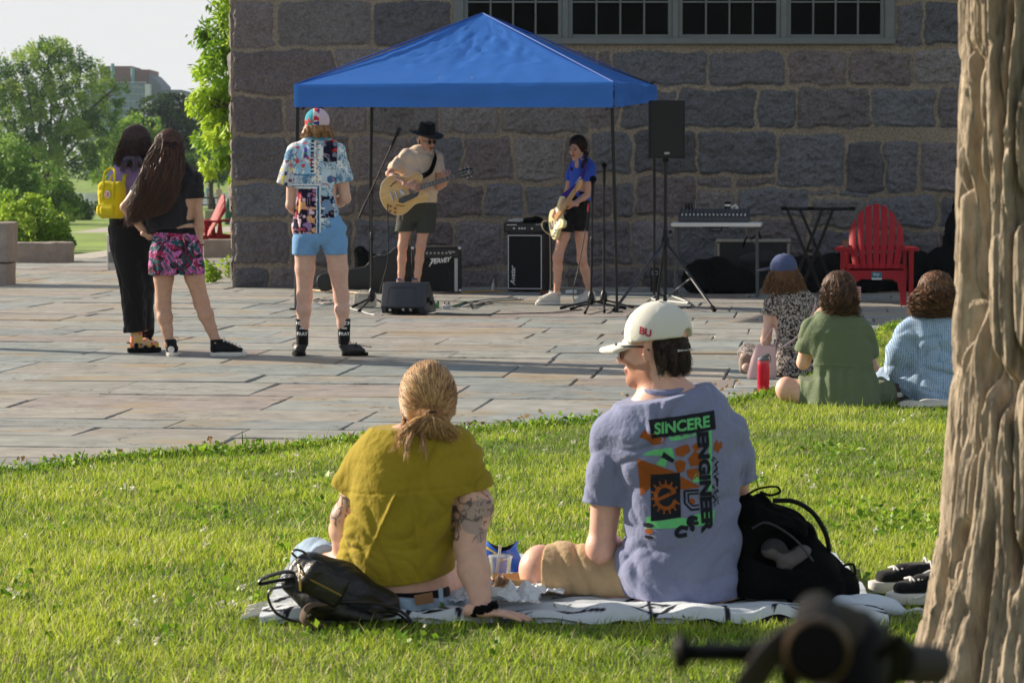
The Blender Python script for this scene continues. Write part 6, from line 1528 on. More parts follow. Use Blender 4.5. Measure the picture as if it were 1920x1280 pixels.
mb=MB(); mb.lathe([(.018,.0068),(.021,.0068),(.021,.0055),(.018,.0055)],(0,-.066,.035),(0,-1,.05),20,cap=False); mb.tube(spline([(-.008,-.0725,.025),(.006,-.0725,.028),(.01,-.0725,.04),(.0,-.0725,.044),(-.008,-.0725,.038)],4),.0042,6); mb.build('badge_mark',M('badge_red',lin(190,52,50),.6,0),bd,True)
# ================================================================ MUSICIANS
def instrument(label,name,c,u,n,outline,th,bodym,neck_x,nut_x,head_x,neckm,boardm,headm,group=None):
 "solid of the body outline with neck, board, frets and headstock; local x = neck, y = across, z = front"
 u=nrm(u); n=V3(n); n=(n-u*n.dot(u)).normalized(); v=n.cross(u)
 t=thing(name,label,name.replace('_',' '),c); M4=Matrix(((u.x,v.x,n.x,0),(u.y,v.y,n.y,0),(u.z,v.z,n.z,0),(0,0,0,1)))
 t.matrix_world=Matrix.Translation(c)@M4
 mb=MB(); mb.prism(outline,th,Matrix.Translation((0,0,-th/2)),bevel=.009); mb.build('body',bodym,t,True)
 mb=MB(); mb.prism([(neck_x-.09,-.027),(nut_x,-.021),(nut_x,.021),(neck_x-.09,.027)],.02,Matrix.Translation((0,0,th/2-.006)),bevel=.004); nk=mb.build('neck',neckm,t,True)
 mb=MB(); mb.prism([(neck_x-.10,-.028),(nut_x,-.0215),(nut_x,.0215),(neck_x-.10,.028)],.006,Matrix.Translation((0,0,th/2+.0145))); fb=mb.build('fretboard',boardm,nk)
 mb=MB(); sc=nut_x-neck_x+.2
 for i in range(1,21):
  x=nut_x-sc*1.35*(1-2**(-i/12));
  if x>neck_x-.095:mb.box((x,0,th/2+.021),(.0028,.045,.002),bevel=0)
 mb.build('fret_row',chrome,fb)
 z=th/2
 mb=MB(); mb.prism(head_x,.016,Matrix.Translation((0,0,z-.006)),bevel=.003); hd=mb.build('headstock',headm,t,True)
 return t,hd,z
sh_=lambda pts:pts
# ---- man with the hollow-body guitar
p=Person('person in a black brimmed hat, sunglasses and cream tee playing a blond electric guitar',782,563)
J=p.J; hc=J(799,263,-.02); f0=nrm((.62,-.72,-.24)); upv=nrm((.14,-.2,1))
b=SD(.005,.02); at_=head_sd(b,hc,f0,upv,1.0); b.seg(J(797,271,0),J(788,288,.01),.052,.064)
p.rings(b,[(290,764,816,.065),(304,760,818,.085),(345,757,810,.09),(382,754,812,.10),(393,756,810,.095)])
sl,sr=J(760,289),J(822,294); el,er=J(729,326,-.10),J(823,351,-.06); wl,wr_=J(763,347,-.262),J(834,342,-.17)
arm_sd(b,sl,el,wl,.84); arm_sd(b,sr,er,wr_,.84)
hl,hr=J(764,400),J(799,400); kl,kr=J(755,461,-.02),J(789,462,-.04); al,ar=J(751,542,.03),J(780,542,.0)
leg_sd(b,hl,kl,al,.88,(0,1,0)); leg_sd(b,hr,kr,ar,.88,(0,1,0))
hl_,tl,hr_,tr=J(751,558,.09),J(748,564,-.18),J(781,559,.07),J(803,563,-.14)
for q in(hl_,tl,hr_,tr):q.z=0
foot_sd(b,al,hl_+V3((0,0,.035)),tl+V3((0,0,.035)),.9); foot_sd(b,ar,hr_+V3((0,0,.035)),tr+V3((0,0,.035)),.9)
h1=hand_sd(wl,(1,-.02,-.22),(.1,1,-.1),.18,.38,1,.1); h2=hand_sd(wr_,(.12,-.42,.9),(.1,.9,.4),.175,.72,-1,.14)
Vx,Q=merge_mesh([b,h1,h2]); mk('body',Vx,Q,skinm,p.t,True,col=skin_paint(lin(206,158,134),[(kl,.08),(kr,.08),(el,.06),(hc+f0*.1,.06)],face_extra(at_))(Vx))
s=SD(.0055,.025); p.rings(s,[(283,778,804,.055),(287,764,820,.08),(298,753,828,.10),(320,750,824,.115),(355,748,820,.125),(390,747,819,.13)]); s.seg(sl+V3((.015,0,-.01)),J(741,315,-.05),.062,.078); s.seg(sr+V3((-.01,0,-.01)),J(824,322,-.03),.06,.066); s.field()
s.wrinkle(waves([(.8,0,1),(-.7,.2,1),(1,.3,.2),(.5,0,1)],[.005,.005,.004,.003],[36,48,60,26],23,.12),.05); s.clip(J(782,380),(0,0,-1)); s.hem(J(737,320,-.06),(-.4,-.3,-1),.12); s.hem(J(826,324,-.03),(0,0,-1),.075)
cream=cloth('cream_tee',lin(222,198,172),var=.06); s.build('tee_shirt',cream,p.t)
s=SD(.0055,.02); p.rings(s,[(376,747,818,.125),(396,746,819,.128)]); s.seg(J(764,402),J(757,445,-.01),(p.w(18.5),.105),(p.w(18),.10),(1,0,0),.01); s.seg(J(800,402),J(797,447,-.02),(p.w(19),.105),(p.w(18),.10),(1,0,0),.01); s.field()
s.wrinkle(waves([(1,0,.1),(1,0,-.4),(.3,0,1)],[.004,.004,.003],[50,40,60],25,.1),.05); s.hem(J(757,434,-.01),(0,0,-1),.13); s.hem(J(797,437,-.02),(0,0,-1),.13); s.build('shorts',cloth('olive_shorts',lin(66,68,62),var=.12),p.t)
for an,hh,tt in((al,hl_,tl),(ar,hr_,tr)):
 s=SD(.005,.01); s.seg(an+V3((0,0,-.03)),an+V3((0,.0,.13)),.041,.043); s.field(); s.clip(an+V3((0,0,.115)),(0,0,1)); zt_s=float(an.z)+.098
 s.build('sock',M('grey_sock',None,.9,.1,60,attr=True),p.t,paint=lambda Vx,z=zt_s:np.where(Vx[:,2:]>z,np.array(lin(40,50,110)),np.array(lin(150,128,110))))
 shoe(p,'shoe',hh,tt,.08,M('shoe_brown',lin(70,56,48),.7,.2,20),M('sole_tan',lin(150,130,110),.8,.1),w=.044,laces=lace_w,ank=an)
 # hat, hair, glasses, moustache-free face
ht=hc+upv*.075-f0*.008
x_=f0.cross(upv).normalized(); Rm=np.array((x_,nrm(upv.cross(x_)),upv))
s=SD(.005,.012); s.seg(ht-upv*.02,ht+upv*.085,(.09,.106),(.075,.09),x_); s.field(); s.clip(ht+upv*.112,upv,.02); s.clip(ht-upv*.012,-upv)
s.wrinkle(lambda q:.012*np.exp(-((q-np.array(ht))@np.array(x_))**2/.0008)*np.clip(((q-np.array(ht))@np.array(upv)-.04)/.04,0,1),.05)
felt=cloth('black_felt',lin(22,19,19),bump=.4); hat=s.build('hat',felt,p.t)
mb=MB(); f1=V3(tuple(Rm[1])); mb.sheet(lambda a,r:tuple(ht-upv*(.012+.022*r*abs(math.cos(6.2832*a))*-1+.012*r*r)+(x_*math.cos(6.28319*a)*(.086+.086*r)+f1*math.sin(6.28319*a)*(.102+.082*r))),48,5)
mb.sheet(lambda a,r:tuple(ht-upv*(.017+.022*r*abs(math.cos(6.2832*a))*-1+.012*r*r)+(x_*math.cos(-6.28319*a)*(.084+.087*r)+f1*math.sin(-6.28319*a)*(.1+.083*r))),48,5); mb.build('brim',felt,hat,True)
mb=MB(); mb.tube([ht-upv*.004+x_*math.cos(a)*.092+f1*math.sin(a)*.1085 for a in np.linspace(0,6.28319,40)],.011,6,cap=False,flat=.3); mb.build('hat_band',M('hat_ribbon',lin(12,12,12),.5,0),hat,True)
s=SD(.005,.02); s.ell(hc-f0*.02+upv*.012,(.083,.093,.09),Rm); s.field(); s.wrinkle(waves([(1,.3,.2),(.4,1,.2)],[.004,.003],[150,190],4)); s.cutfn(lambda X,Y,Z:np.minimum((X-hc.x)*f0.x+(Y-hc.y)*f0.y+(Z-hc.z)*f0.z-.0,1)); s.clip(hc-upv*.055,-upv); s.build('hair',M('hair_brown_mesh',lin(64,42,30),.5,.3,60),p.t)
lens=M('dark_lens',lin(12,11,12),.08,0,spec=.6); mb=MB()
for s_ in(-1,1):mb.lathe([(.001,.006),(.02,.004),(.024,0),(.02,-.003)],at_(s_*.031,.101,.0),f0,14,sy=.85)
mb.tube([at_(-.009,.106,.006),at_(.009,.106,.006)],.003,6)
for s_ in(-1,1):mb.tube([at_(s_*.054,.096,.006),at_(s_*.075,.05,.008),at_(s_*.078,-.01,.004)],.003,6)
mb.build('sunglasses',lens,p.t,True)
mb=MB(); mb.tube([at_(-.072,.02,.05),at_(-.07,.045,-.05),at_(-.03,.07,-.125),at_(.03,.07,-.125),at_(.07,.045,-.05),at_(.072,.02,.05)],.0015,5); mb.build('chin_cord',M('cord_brown',lin(60,44,34),.7,0),p.t,True)
half=[(-.24,0),(-.232,.06),(-.205,.125),(-.16,.175),(-.10,.203),(-.04,.198),(.02,.172),(.07,.148),(.115,.142),(.165,.152),(.205,.148),(.232,.122),(.236,.095),(.222,.072),(.198,.056),(.18,.045),(.165,.03)]
sp_=[q[:2]for q in spline(half,3)]; outl=sp_+[(x,-y)for x,y in sp_[::-1][:-1]]
blond=M('blond_maple',lin(222,176,104),.28,.14,5,coat=.5,stretch=(1,6,1)); rosew=M('rosewood',lin(58,40,30),.5,.2,30); gblack=M('gloss_black',lin(16,15,16),.2,0,coat=.4); maple=M('maple',lin(198,150,92),.35,.1,6,stretch=(1,8,1))
gc_=p.o+J(757,362,-.185)
hdx=[(.585,-.022),(.62,-.036),(.68,-.042),(.735,-.034),(.752,-.012),(.745,0),(.752,.012),(.735,.034),(.68,.042),(.62,.036),(.585,.022)]
t,hd,z=instrument('blond semi-hollow electric guitar held by the man in the black hat','electric_guitar',gc_,(.945,-.10,.30),(.04,-1,.10),outl,.046,blond,.165,.585,hdx,maple,rosew,gblack)
mb=MB(); mb.tube([(x,y,z-.004)for x,y in outl]+[(outl[0][0],outl[0][1],z-.004)],.0035,6,cap=False); mb.build('binding',M('binding_cream',lin(226,210,170),.4,0),t,True)
for x in(.12,-.01):mb=MB(); mb.box((x,0,z+.008),(.036,.07,.016),bevel=.004,seg=2); mb.build('pickup',chrome,t,True)
mb=MB(); mb.box((-.075,0,z+.01),(.016,.085,.014),bevel=.003); mb.build('bridge',chrome,t); mb=MB(); mb.box((-.125,0,z+.008),(.014,.1,.014),bevel=.003); mb.build('tailpiece',chrome,t)
mb=MB(); mb.prism([(.15,-.03),(.05,-.032),(-.06,-.04),(-.075,-.075),(-.04,-.1),(.06,-.088),(.13,-.075),(.155,-.05)],.004,Matrix.Translation((0,0,z+.004)),bevel=.001); mb.build('pickguard',gblack,t)
for x,y in((-.125,-.125),(-.165,-.09),(-.185,-.135),(-.14,-.165)):mb=MB(); mb.lathe([(.013,0),(.011,.016),(.002,.017)],(x,y,z),n=12); mb.build('knob',M('amber_knob',lin(150,74,30),.3,.1),t,True)
mb=MB(); mb.tube(spline([(-.11,-.095,z),(-.085,-.105,z),(-.06,-.12,z),(-.03,-.128,z)],5),[.006,.004,.004,.004,.004,.004,.004,.004,.004,.004,.004,.004,.004,.004,.004,.006],6); mb.tube(spline([(-.11,.1,z),(-.06,.125,z),(-.01,.128,z)],5),.005,6); mb.build('sound_hole',rubber,t,True)
mb=MB()
for k in range(6):mb.tube([(-.125,-.026+k*.0104,z+.018),(.585,-.017+k*.0068,z+.024),(.62+k%3*.045,(-.02 if k<3 else .02),z+.016)],.0009,4)
mb.build('string_set',silver,t)
for k in range(6):x=.63+(k%3)*.042; y=-.05 if k<3 else .05; mb=MB(); mb.lathe([(.009,-.006),(.009,.006)],(x,y,z+.002),(0,1,0),8); mb.tube([(x,y*.4,z+.012),(x,y*.4,z+.02)],.005,6); mb.build('tuner',chrome,hd,True)
sign_text('head_mark','Epi',.024,white_ink,hd,Matrix.Translation((.69,.012,z+.0105))@Matrix.Rotation(R(-90),4,'Z'))
tw=t.matrix_world.copy(); sA=tw@V3((.2,.1,0)); sB=tw@V3((-.24,0,0))
def strap(name,label,pts,wd,mat):
 mb=MB(); pts=[V3(q)for q in pts]; sp=[V3(q)for q in spline(pts,8)]; rings_=[]
 for i,q in enumerate(sp):
  d=nrm(sp[min(i+1,len(sp)-1)]-sp[max(i-1,0)]); nn=(q-(p.o+V3((0,.02,q.z)))); nn.z=0; nn=nrm(nn); w2=d.cross(nn).normalized()*wd/2; nn=nn*.002
  rings_.append((q-w2,q+w2,q+w2+nn*2,q-w2+nn*2))
 vs=[v for r in rings_ for v in r]; fs=[]
 for i in range(len(rings_)-1):
  for j in range(4):fs.append((i*4+j,i*4+(j+1)%4,i*4+4+(j+1)%4,i*4+4+j))
 mb.add(vs,fs); return tag(mb.build(name,mat),label,'strap')
o_=p.o
strap('guitar_strap','black guitar strap across the chest of the man in the hat',[sA,o_+J(806,322,-.16),o_+J(815,300,-.13),o_+J(816,288,-.06),o_+J(806,286,.09),o_+J(775,330,.15),o_+J(745,372,.12),o_+J(728,372,-.08),sB],.055,blackf)
cord_pts=[tw@V3((-.2,-.12,0)),o_+J(727,385,-.2),o_+J(728,440,-.15),o_+J(727,490,-.1),o_+J(718,525,0.0),o_+J(712,548,.05)]
mb=MB(); mb.tube(spline(cord_pts,8),.006,6); tag(mb.build('instrument_cable',cablem,None,True),'dark instrument cable hanging from the blond guitar to the floor','cord')
# ---- woman with the cream bass
p=Person('person with dark braids, blue shirt and black shorts playing a cream electric bass',1062,571)
J=p.J; hc=J(1083,277,0); f0=nrm((-.62,-.76,-.26)); upv=nrm((-.08,-.16,1))
b=SD(.005,.02); at_=head_sd(b,hc,f0,upv,.96,True); b.seg(J(1086,287,.0),J(1091,306,.01),.042,.052)
p.rings(b,[(308,1072,1108,.07),(325,1071,1108,.085),(355,1070,1106,.08),(376,1070,1103,.085),(392,1066,1102,.10)])
sl,sr=J(1075,314,.1),J(1107,315,-.05); el,er=J(1062,366,.1),J(1101,366,-.12); wl,wr_=J(1046,390,-.1),J(1076,382,-.36)
arm_sd(b,sl,el,wl,.76); arm_sd(b,sr,er,wr_,.78)
hl,hr=J(1066,402,.0),J(1089,402,.02); kl,kr=J(1046,483,-.08),J(1091,486,.03); al,ar=J(1044,551,-.03),J(1107,550,.12)
leg_sd(b,hl,kl,al,.9,(.4,.8,0)); leg_sd(b,hr,kr,ar,.88,(.4,.8,0))
hl_,tl,hr_,tr=J(1050,571,.0),J(1004,573,-.1),J(1116,569,.15),J(1076,572,-.02)
for q in(hl_,tl,hr_,tr):q.z=0
foot_sd(b,al,hl_+V3((0,0,.035)),tl+V3((0,0,.035)),.85); foot_sd(b,ar,hr_+V3((0,0,.035)),tr+V3((0,0,.035)),.85)
h1=hand_sd(wl,(-.55,-.5,-.45),(.5,-.2,-.6),.16,.6,1); h2=hand_sd(wr_,(-.75,-.25,.1),(.1,.9,-.2),.16,.55,1)
Vx,Q=merge_mesh([b,h1,h2]); mk('body',Vx,Q,skinm,p.t,True,col=skin_paint(lin(204,154,130),[(kl,.08),(kr,.08)],face_extra(at_,.96,(158,84,80),(40,28,24)))(Vx))
s=SD(.005,.02); p.rings(s,[(300,1080,1101,.05),(308,1071,1112,.075),(322,1069,1113,.10),(345,1069,1109,.095),(365,1068,1107,.1),(384,1066,1107,.105)]); s.seg(sr,J(1106,338,-.08),.055,.064); s.seg(sl,J(1070,338,.12),.055,.06); s.seg(J(1082,302,-.05),J(1096,299,.03),.018,.022); s.field()
s.wrinkle(waves([(.8,0,1),(-.7,.2,1),(1,.3,.2)],[.005,.004,.004],[42,58,70],33,.12),.05); s.clip(J(1086,376),(0,0,-1)); s.hem(J(1106,341,-.08),(0,-.1,-1),.1); s.hem(J(1069,340,.12),(-.1,0,-1),.09); s.cutfn(lambda X,Y,Z:.02-np.hypot((X-J(1081,0).x),np.maximum(J(0,312).z-Z,0))-np.clip(Y-J(0,0).y+.05,0,1)); s.build('blue_shirt',cloth('blue_shirt',lin(58,88,190),var=.12),p.t)
s=SD(.005,.02); p.rings(s,[(371,1066,1106,.105),(392,1059,1106,.12),(405,1056,1106,.125)]); s.seg(J(1068,404,-.0),J(1058,440,-.03),(p.w(17),.10),(p.w(18),.10),(1,0,0),.01); s.seg(J(1090,404,.02),J(1088,440,.02),(p.w(16),.10),(p.w(16),.098),(1,0,0),.01); s.field()
s.wrinkle(waves([(1,0,.2),(.4,0,1)],[.003,.003],[60,70],35,.1),.04); s.hem(J(1058,434,-.03),(-.1,0,-1),.13); s.hem(J(1088,433,.02),(0,0,-1),.11); s.build('shorts',black_cloth,p.t)
canvas_w=cloth('white_canvas',lin(206,200,190),var=.12,vs=14)
for an,hh,tt in((al,hl_,tl),(ar,hr_,tr)):shoe(p,'sneaker',hh,tt,.125,canvas_w,white_rub,w=.043,sole_h=.028,laces=lace_w,toecap=white_rub,ank=an)
Rm=np.array((f0.cross(upv).normalized(),f0,upv)); s=SD(.0045,.015); s.ell(hc-f0*.016+upv*.03,(.086,.1,.095),Rm); s.seg(hc-f0*.03,hc-f0*.04-upv*.07,(.08,.07),(.068,.05),tuple(Rm[0])); s.field(); hx=f0.cross(upv).normalized()
fcx=hc+f0*.112-upv*.022; s.cutfn(lambda X,Y,Z:.086-np.sqrt(((X-fcx.x)**2+(Y-fcx.y)**2+((Z-fcx.z)*.92)**2)))
s.wrinkle(waves([(1,.2,.6),(.4,1,.5)],[.0022,.002],[160,220],4)); s.clip(hc-upv*.085,-upv); dkh=M('hair_brunette_mesh',lin(44,29,22),.65,.4,60,spec=.15,stretch=(1,1,.3)); hr_o=s.build('hair',dkh,p.t)
for a,lst in((1,[at_(.07,-.02,-.03),J(1098,292,-.05),J(1095,306,-.1),J(1092,314,-.12)]),(-1,[at_(-.062,-.05,-.07),J(1076,303,.05),J(1074,311,-.01),J(1073,320,-.06)])):
 s=SD(.0045,.008); q=[V3(v)for v in spline(lst,4)]
 for k in range(len(q)):s.ell(q[k]+V3((.009*(-1)**k,.005,0)),(.019-.0006*k,.016,.02))
 s.build('braid',dkh,hr_o); mb=MB(); mb.lathe([(.012,-.004),(.012,.004)],q[-2],nrm(q[-1]-q[-2]),8); mb.build('hair_tie',black_cloth,hr_o,True)
ho=[(-.2,0),(-.195,.07),(-.16,.13),(-.1,.155),(-.03,.135),(.02,.115),(.07,.12),(.14,.15),(.2,.155),(.225,.135),(.2,.105),(.15,.085),(.12,.06),(.115,.03),(.115,-.03),(.125,-.06),(.15,-.08),(.165,-.105),(.15,-.135),(.11,-.145),(.05,-.125),(0,-.115),(-.05,-.135),(-.11,-.16),(-.165,-.13),(-.195,-.07)]
outl=[q[:2]for q in spline(ho+ho[:1],3)][:-1]; creamp=M('cream_lacquer',lin(226,214,160),.25,.04,coat=.5)
hdx=[(.60,-.022),(.64,-.026),(.7,-.04),(.76,-.036),(.8,-.01),(.79,.02),(.74,.035),(.68,.045),(.64,.03),(.60,.022)]
bc_=p.o+J(1046,412,-.17)
t,hd,z=instrument('cream solid-body bass guitar held by the woman in the blue shirt','bass_guitar',bc_,(.30,-.80,.47),(-.82,-.50,.12),outl,.042,creamp,.115,.60,hdx,maple,maple,maple)
mb=MB(); mb.prism([(.11,.09),(.11,-.09),(.02,-.1),(-.09,-.12),(-.13,-.07),(-.02,.0),(.02,.09)],.003,Matrix.Translation((0,0,z+.001))); mb.build('pickguard',M('guard_white',lin(220,216,200),.4,0),t)
for x in(.05,-.02,-.09):mb=MB(); mb.box((x,0,z+.006),(.02,.075,.012),bevel=.003); mb.build('pickup',M('pickup_cream',lin(200,190,160),.5,0),t)
mb=MB(); mb.box((-.13,0,z+.008),(.04,.07,.012),bevel=.002); mb.build('bridge',chrome,t)
for x,y in((-.04,-.09),(-.08,-.105),(-.12,-.11)):mb=MB(); mb.lathe([(.011,0),(.010,.014),(.002,.015)],(x,y,z),n=10); mb.build('knob',white_p,t,True)
mb=MB()
for k in range(4):mb.tube([(-.13,-.024+k*.016,z+.018),(.6,-.014+k*.0095,z+.024),(.66+k*.03,.02,z+.016)],.0013,4)
mb.build('string_set',silver,t)
for k in range(4):x=.65+k*.036; mb=MB(); mb.lathe([(.012,-.004),(.012,.004)],(x,.055,z),(0,1,.2),8); mb.tube([(x,.03,z+.012),(x,.03,z+.022)],.006,6); mb.build('tuner',chrome,hd,True)
tw=t.matrix_world.copy(); o_=p.o
strap('bass_strap','purple strap over the shoulder of the woman with the bass',[tw@V3((.21,.14,0)),o_+J(1083,345,-.14),o_+J(1097,315,-.13),o_+J(1103,304,-.04),o_+J(1101,312,.1),o_+J(1085,360,.13),o_+J(1050,400,.05),tw@V3((-.2,0,0))],.05,cloth('purple_web',lin(62,40,130)))
mb=MB(); mb.tube(spline([tw@V3((-.19,-.1,.0)),o_+J(1020,432,-.15),o_+J(1016,420,-.1),o_+J(1022,414,.0),o_+J(1030,425,.2),o_+J(1032,520,.3),o_+J(1030,555,.25)],8),.005,6); tag(mb.build('instrument_cable',M('cable_pale',lin(150,140,120),.5,0),None,True),'pale instrument cable looping from the cream bass','cord')
mb=MB(); mb.tube(spline([P(1103,392,B1.y),P(1102,398,B1.y-.04),P(1098,430,B1.y-.05),P(1085,500,B1.y-.05),P(1075,545,B1.y-.02),G(1078,565,.02),G(1096,575,.015)],8),.005,6); tag(mb.build('microphone_cable',cablem,None,True),'dark microphone cable drooping beside the nearer straight stand','cord')
mb=MB(); mb.tube([P(1103.5,383,B1.y-.01),P(1102,397,B1.y-.035)],.009,8); tag(mb.build('cable_plug',M('plug_red',lin(190,50,54),.5,0),None,True),'red cable plug on the nearer straight microphone stand','plug')
# ================================================================ SEATED GROUP BY THE LAWN EDGE
def crossleg(b,hip,knee,ank,sc=.95):leg_sd(b,hip,knee,ank,sc,(0,0,-1))
# ---- blue cap, speckled dress
p=Person('person in a speckled black and white dress and slate blue cap',1480,705); J=p.J
hc=J(1469,513,.0); f0=nrm((-.85,.52,-.14)); b=SD(.006,.02); head_sd(b,hc,f0,k=.97,fem=True); b.seg(J(1474,528),J(1480,556),.042,.055)
p.rings(b,[(560,1450,1518,.08),(580,1445,1524,.095),(640,1460,1522,.095),(685,1458,1524,.11)])
sl,sr=J(1448,568),J(1522,570); el,er=J(1438,624,.0),J(1538,628,.1); wl,wr_=J(1432,668,.08),J(1512,665,.3); arm_sd(b,sl,el,wl,.82); arm_sd(b,sr,er,wr_,.82)
kl,al=J(1402,662,.2),J(1400,690,.02); kr,ar=J(1562,668,.28),J(1470,694,.3); crossleg(b,J(1464,692,.06),kl,al,.9); crossleg(b,J(1514,692,.06),kr,ar,.9)
h1=hand_sd(wl,(-.1,.3,-1),(.9,0,0),.165,.4,1); h2=hand_sd(wr_,(-.9,.2,-.2),(0,.2,-1),.165,.4,1)
Vx,Q=merge_mesh([b,h1,h2]); mk('body',Vx,Q,skinm,p.t,True,col=skin_paint(T_PALE)(Vx))
s=SD(.006,.025); p.rings(s,[(552,1464,1500,.06),(558,1448,1518,.085),(574,1438,1530,.115),(610,1450,1531,.12),(650,1454,1529,.12),(685,1450,1532,.145),(700,1448,1536,.15)],.03)
s.seg(sl,J(1441,592),.052,.058); s.seg(sr,J(1528,596,.03),.052,.058); s.seg(J(1464,688,.06),kl,.095,.062); s.seg(J(1514,688,.06),kr,.095,.065); s.seg(kl,J(1412,682,.1),.058,.05); s.field()
s.wrinkle(waves([(.8,0,1),(-.7,.2,1),(1,.3,.2)],[.005,.004,.004],[40,52,64],43,.12),.05); s.clip((0,0,.01),(0,0,-1)); s.hem(J(1440,590),(-.15,0,-1),.09); s.hem(J(1530,594,.03),(.1,0,-1),.09)
def speck(Vx):
 a=vnoise(Vx,210.,3)+.5*vnoise(Vx,90.,5); return np.where((a>.02)[:,None],np.array(lin(172,163,157)),np.array(lin(46,42,45)))
s.build('dress',M('speckle_print',None,.85,.05,40,.2,300,attr=True,spec=.15),p.t,paint=speck)
s=SD(.005,.012); s.seg(J(1397,674,.05),J(1397,694,.02),(.042,.026),(.04,.026),(1,0,0)); s.seg(J(1398,672,.07),J(1398,690,.06),.036,.036); s.build('shoe',M('shoe_tan',lin(150,128,112),.7,.2,60,.4,200),p.t)
s=SD(.005,.02); s.ell(hc+V3((.0,-.01,.045)),(.088,.1,.085)); s.field(); cu=nrm((-.1,.1,1)); s.clip(hc+V3((0,0,.018)),(.02,.25,-1)); s.wrinkle(waves([(1,.3,.2),(.4,1,.8)],[.003,.003],[70,90],9,.1),.05)
s.hem(hc+V3((.04,-.1,.018)),(.3,-.5,-.6),.028); capm=cloth('slate_cap',lin(74,84,122),var=.12); cp=s.build('cap',capm,p.t)
s=SD(.004,.01); q=hc+V3((-.075,.07,.035)); s.seg(q,q+V3((-.062,.05,-.018)),(.075,.006),(.05,.005),(.6,.8,0)); s.build('peak',capm,cp); mb=MB(); mb.lathe([(.008,-.002),(.008,.004),(.001,.006)],hc+V3((0,-.01,.129)),n=8); mb.build('button',capm,cp,True)
s=SD(.006,.02); s.ell(hc+V3((0,-.012,.005)),(.084,.096,.09)); s.chain([hc+V3((.0,-.04,-.03)),J(1474,540,-.03)],[(.088,.07),(.09,.05)],(1,0,0)); s.field(); s.cutfn(lambda X,Y,Z:np.minimum(np.minimum((X-hc.x)*f0.x+(Y-hc.y)*f0.y-.03,hc.z+.08-Z),1)); s.clip(hc+V3((0,0,.03)),(0,0,1)); s.build('hair',M('hair_fair_mesh',lin(92,64,44),.7,.3,50,spec=.2),p.t)
gd=[[hc+V3((x,-.075+3*x*x,.0)),J(1472+x*330,532,-.09+5*x*x),J(1471+x*400,550+20*abs(x),-.08+5*x*x)]for x in(-.095,-.07,-.04,0,.04,.07,.09)]
fall_hair('hair_strands',scalp_points(hc,f0,(0,0,1),(.085,.098,.088),400,5,.35,-.5),gd,[.022,.025,.022],2200,.0017,[lin(122,84,54),lin(90,62,44),lin(168,122,78),lin(72,50,38)],p.t,5,.014,1.6,9)
# pink bucket bag and its strap
pk=M('pink_leather',lin(206,170,172),.5,.08,10,.15,80); c=G(1428,709); bg_=thing('bucket_bag','pale pink leather bucket bag leaning beside the person in the blue cap','bag',c)
w_=lambda px:px*c.y/F
mb=MB(); ringz=[(0,w_(27),.05,-.0),(.02,w_(28),.058,0),(.12,w_(24),.055,.01),(w_(62),w_(19),.045,.025)]
for i in range(1):mb.lathe([(1,0)],n=3,cap=False)
mb=MB(); vs,fs=[],[]
for z,a,d,sx_ in ringz:
 for j in range(24):
  t=2*math.pi*j/24; cc,ss=math.cos(t),math.sin(t); vs.append((sx_+a*math.copysign(abs(cc)**.7,cc),d*math.copysign(abs(ss)**.7,ss),z+.006*math.sin(2*t)*(z>.1)))
for i in range(3):
 for j in range(24):fs.append((i*24+j,i*24+(j+1)%24,(i+1)*24+(j+1)%24,(i+1)*24+j))
fs+=[tuple(range(24))[::-1]]; mb.add(vs,fs); mb.add([(v[0]*.96+.001,v[1]*.94,v[2]+.001)for v in vs[24:]],[tuple(reversed([q-24 for q in f]))for f in fs[24:-1]]); mb.build('bag_body',pk,bg_,True,sharp=60)
mb=MB(); o2=p.o-c; mb.tube(spline([(-.03,0,w_(60)),o2+J(1432,640,-.06),o2+J(1450,614,-.08),o2+J(1456,634,-.1),(.07,-.02,w_(52))],6),.0045,6,flat=.5); mb.tube(spline([o2+J(1530,560,-.02),o2+J(1524,585,-.14),o2+J(1500,625,-.17),o2+J(1475,645,-.16),(.075,0,w_(50))],8),.006,6,flat=.5); mb.build('strap',pk,bg_,True)
# water bottle
c=G(1431,741); bt=thing('water_bottle','translucent raspberry red water bottle with grey spout lid on the paving edge','bottle',c); k_=c.y/F
redt=M('raspberry_plastic',lin(216,20,62),.18,.05,8,transm=.45,ior=1.4); H_=79*k_
mb=MB(); mb.lathe([(.030,0),(.037,.006),(.037,.05),(.035,.06),(.037,.07),(.0365,.17),(.035,H_*.76),(.03,H_*.79)],n=24); mb.build('flask',redt,bt,True)
mb=MB(); mb.lathe([(.034,H_*.76),(.035,H_*.765),(.035,H_*.83),(.034,H_*.835)],n=24); mb.build('collar',M('rose_plastic',lin(196,70,90),.4,.05),bt,True)
mb=MB(); mb.lathe([(.036,H_*.835),(.037,H_*.86),(.030,H_*.9),(.012,H_*.91)],n=20); mb.bar((-.015,0,H_*.88),(.034,0,H_*.985),.022,.022,bevel=.006); mb.tube([(.03+.014*math.cos(a),0,H_*.87+.022*math.sin(a))for a in np.linspace(0,6.28,16)],.003,6,cap=False); mb.build('spout_lid',M('lid_grey',lin(92,96,104),.45,.05),bt,True)
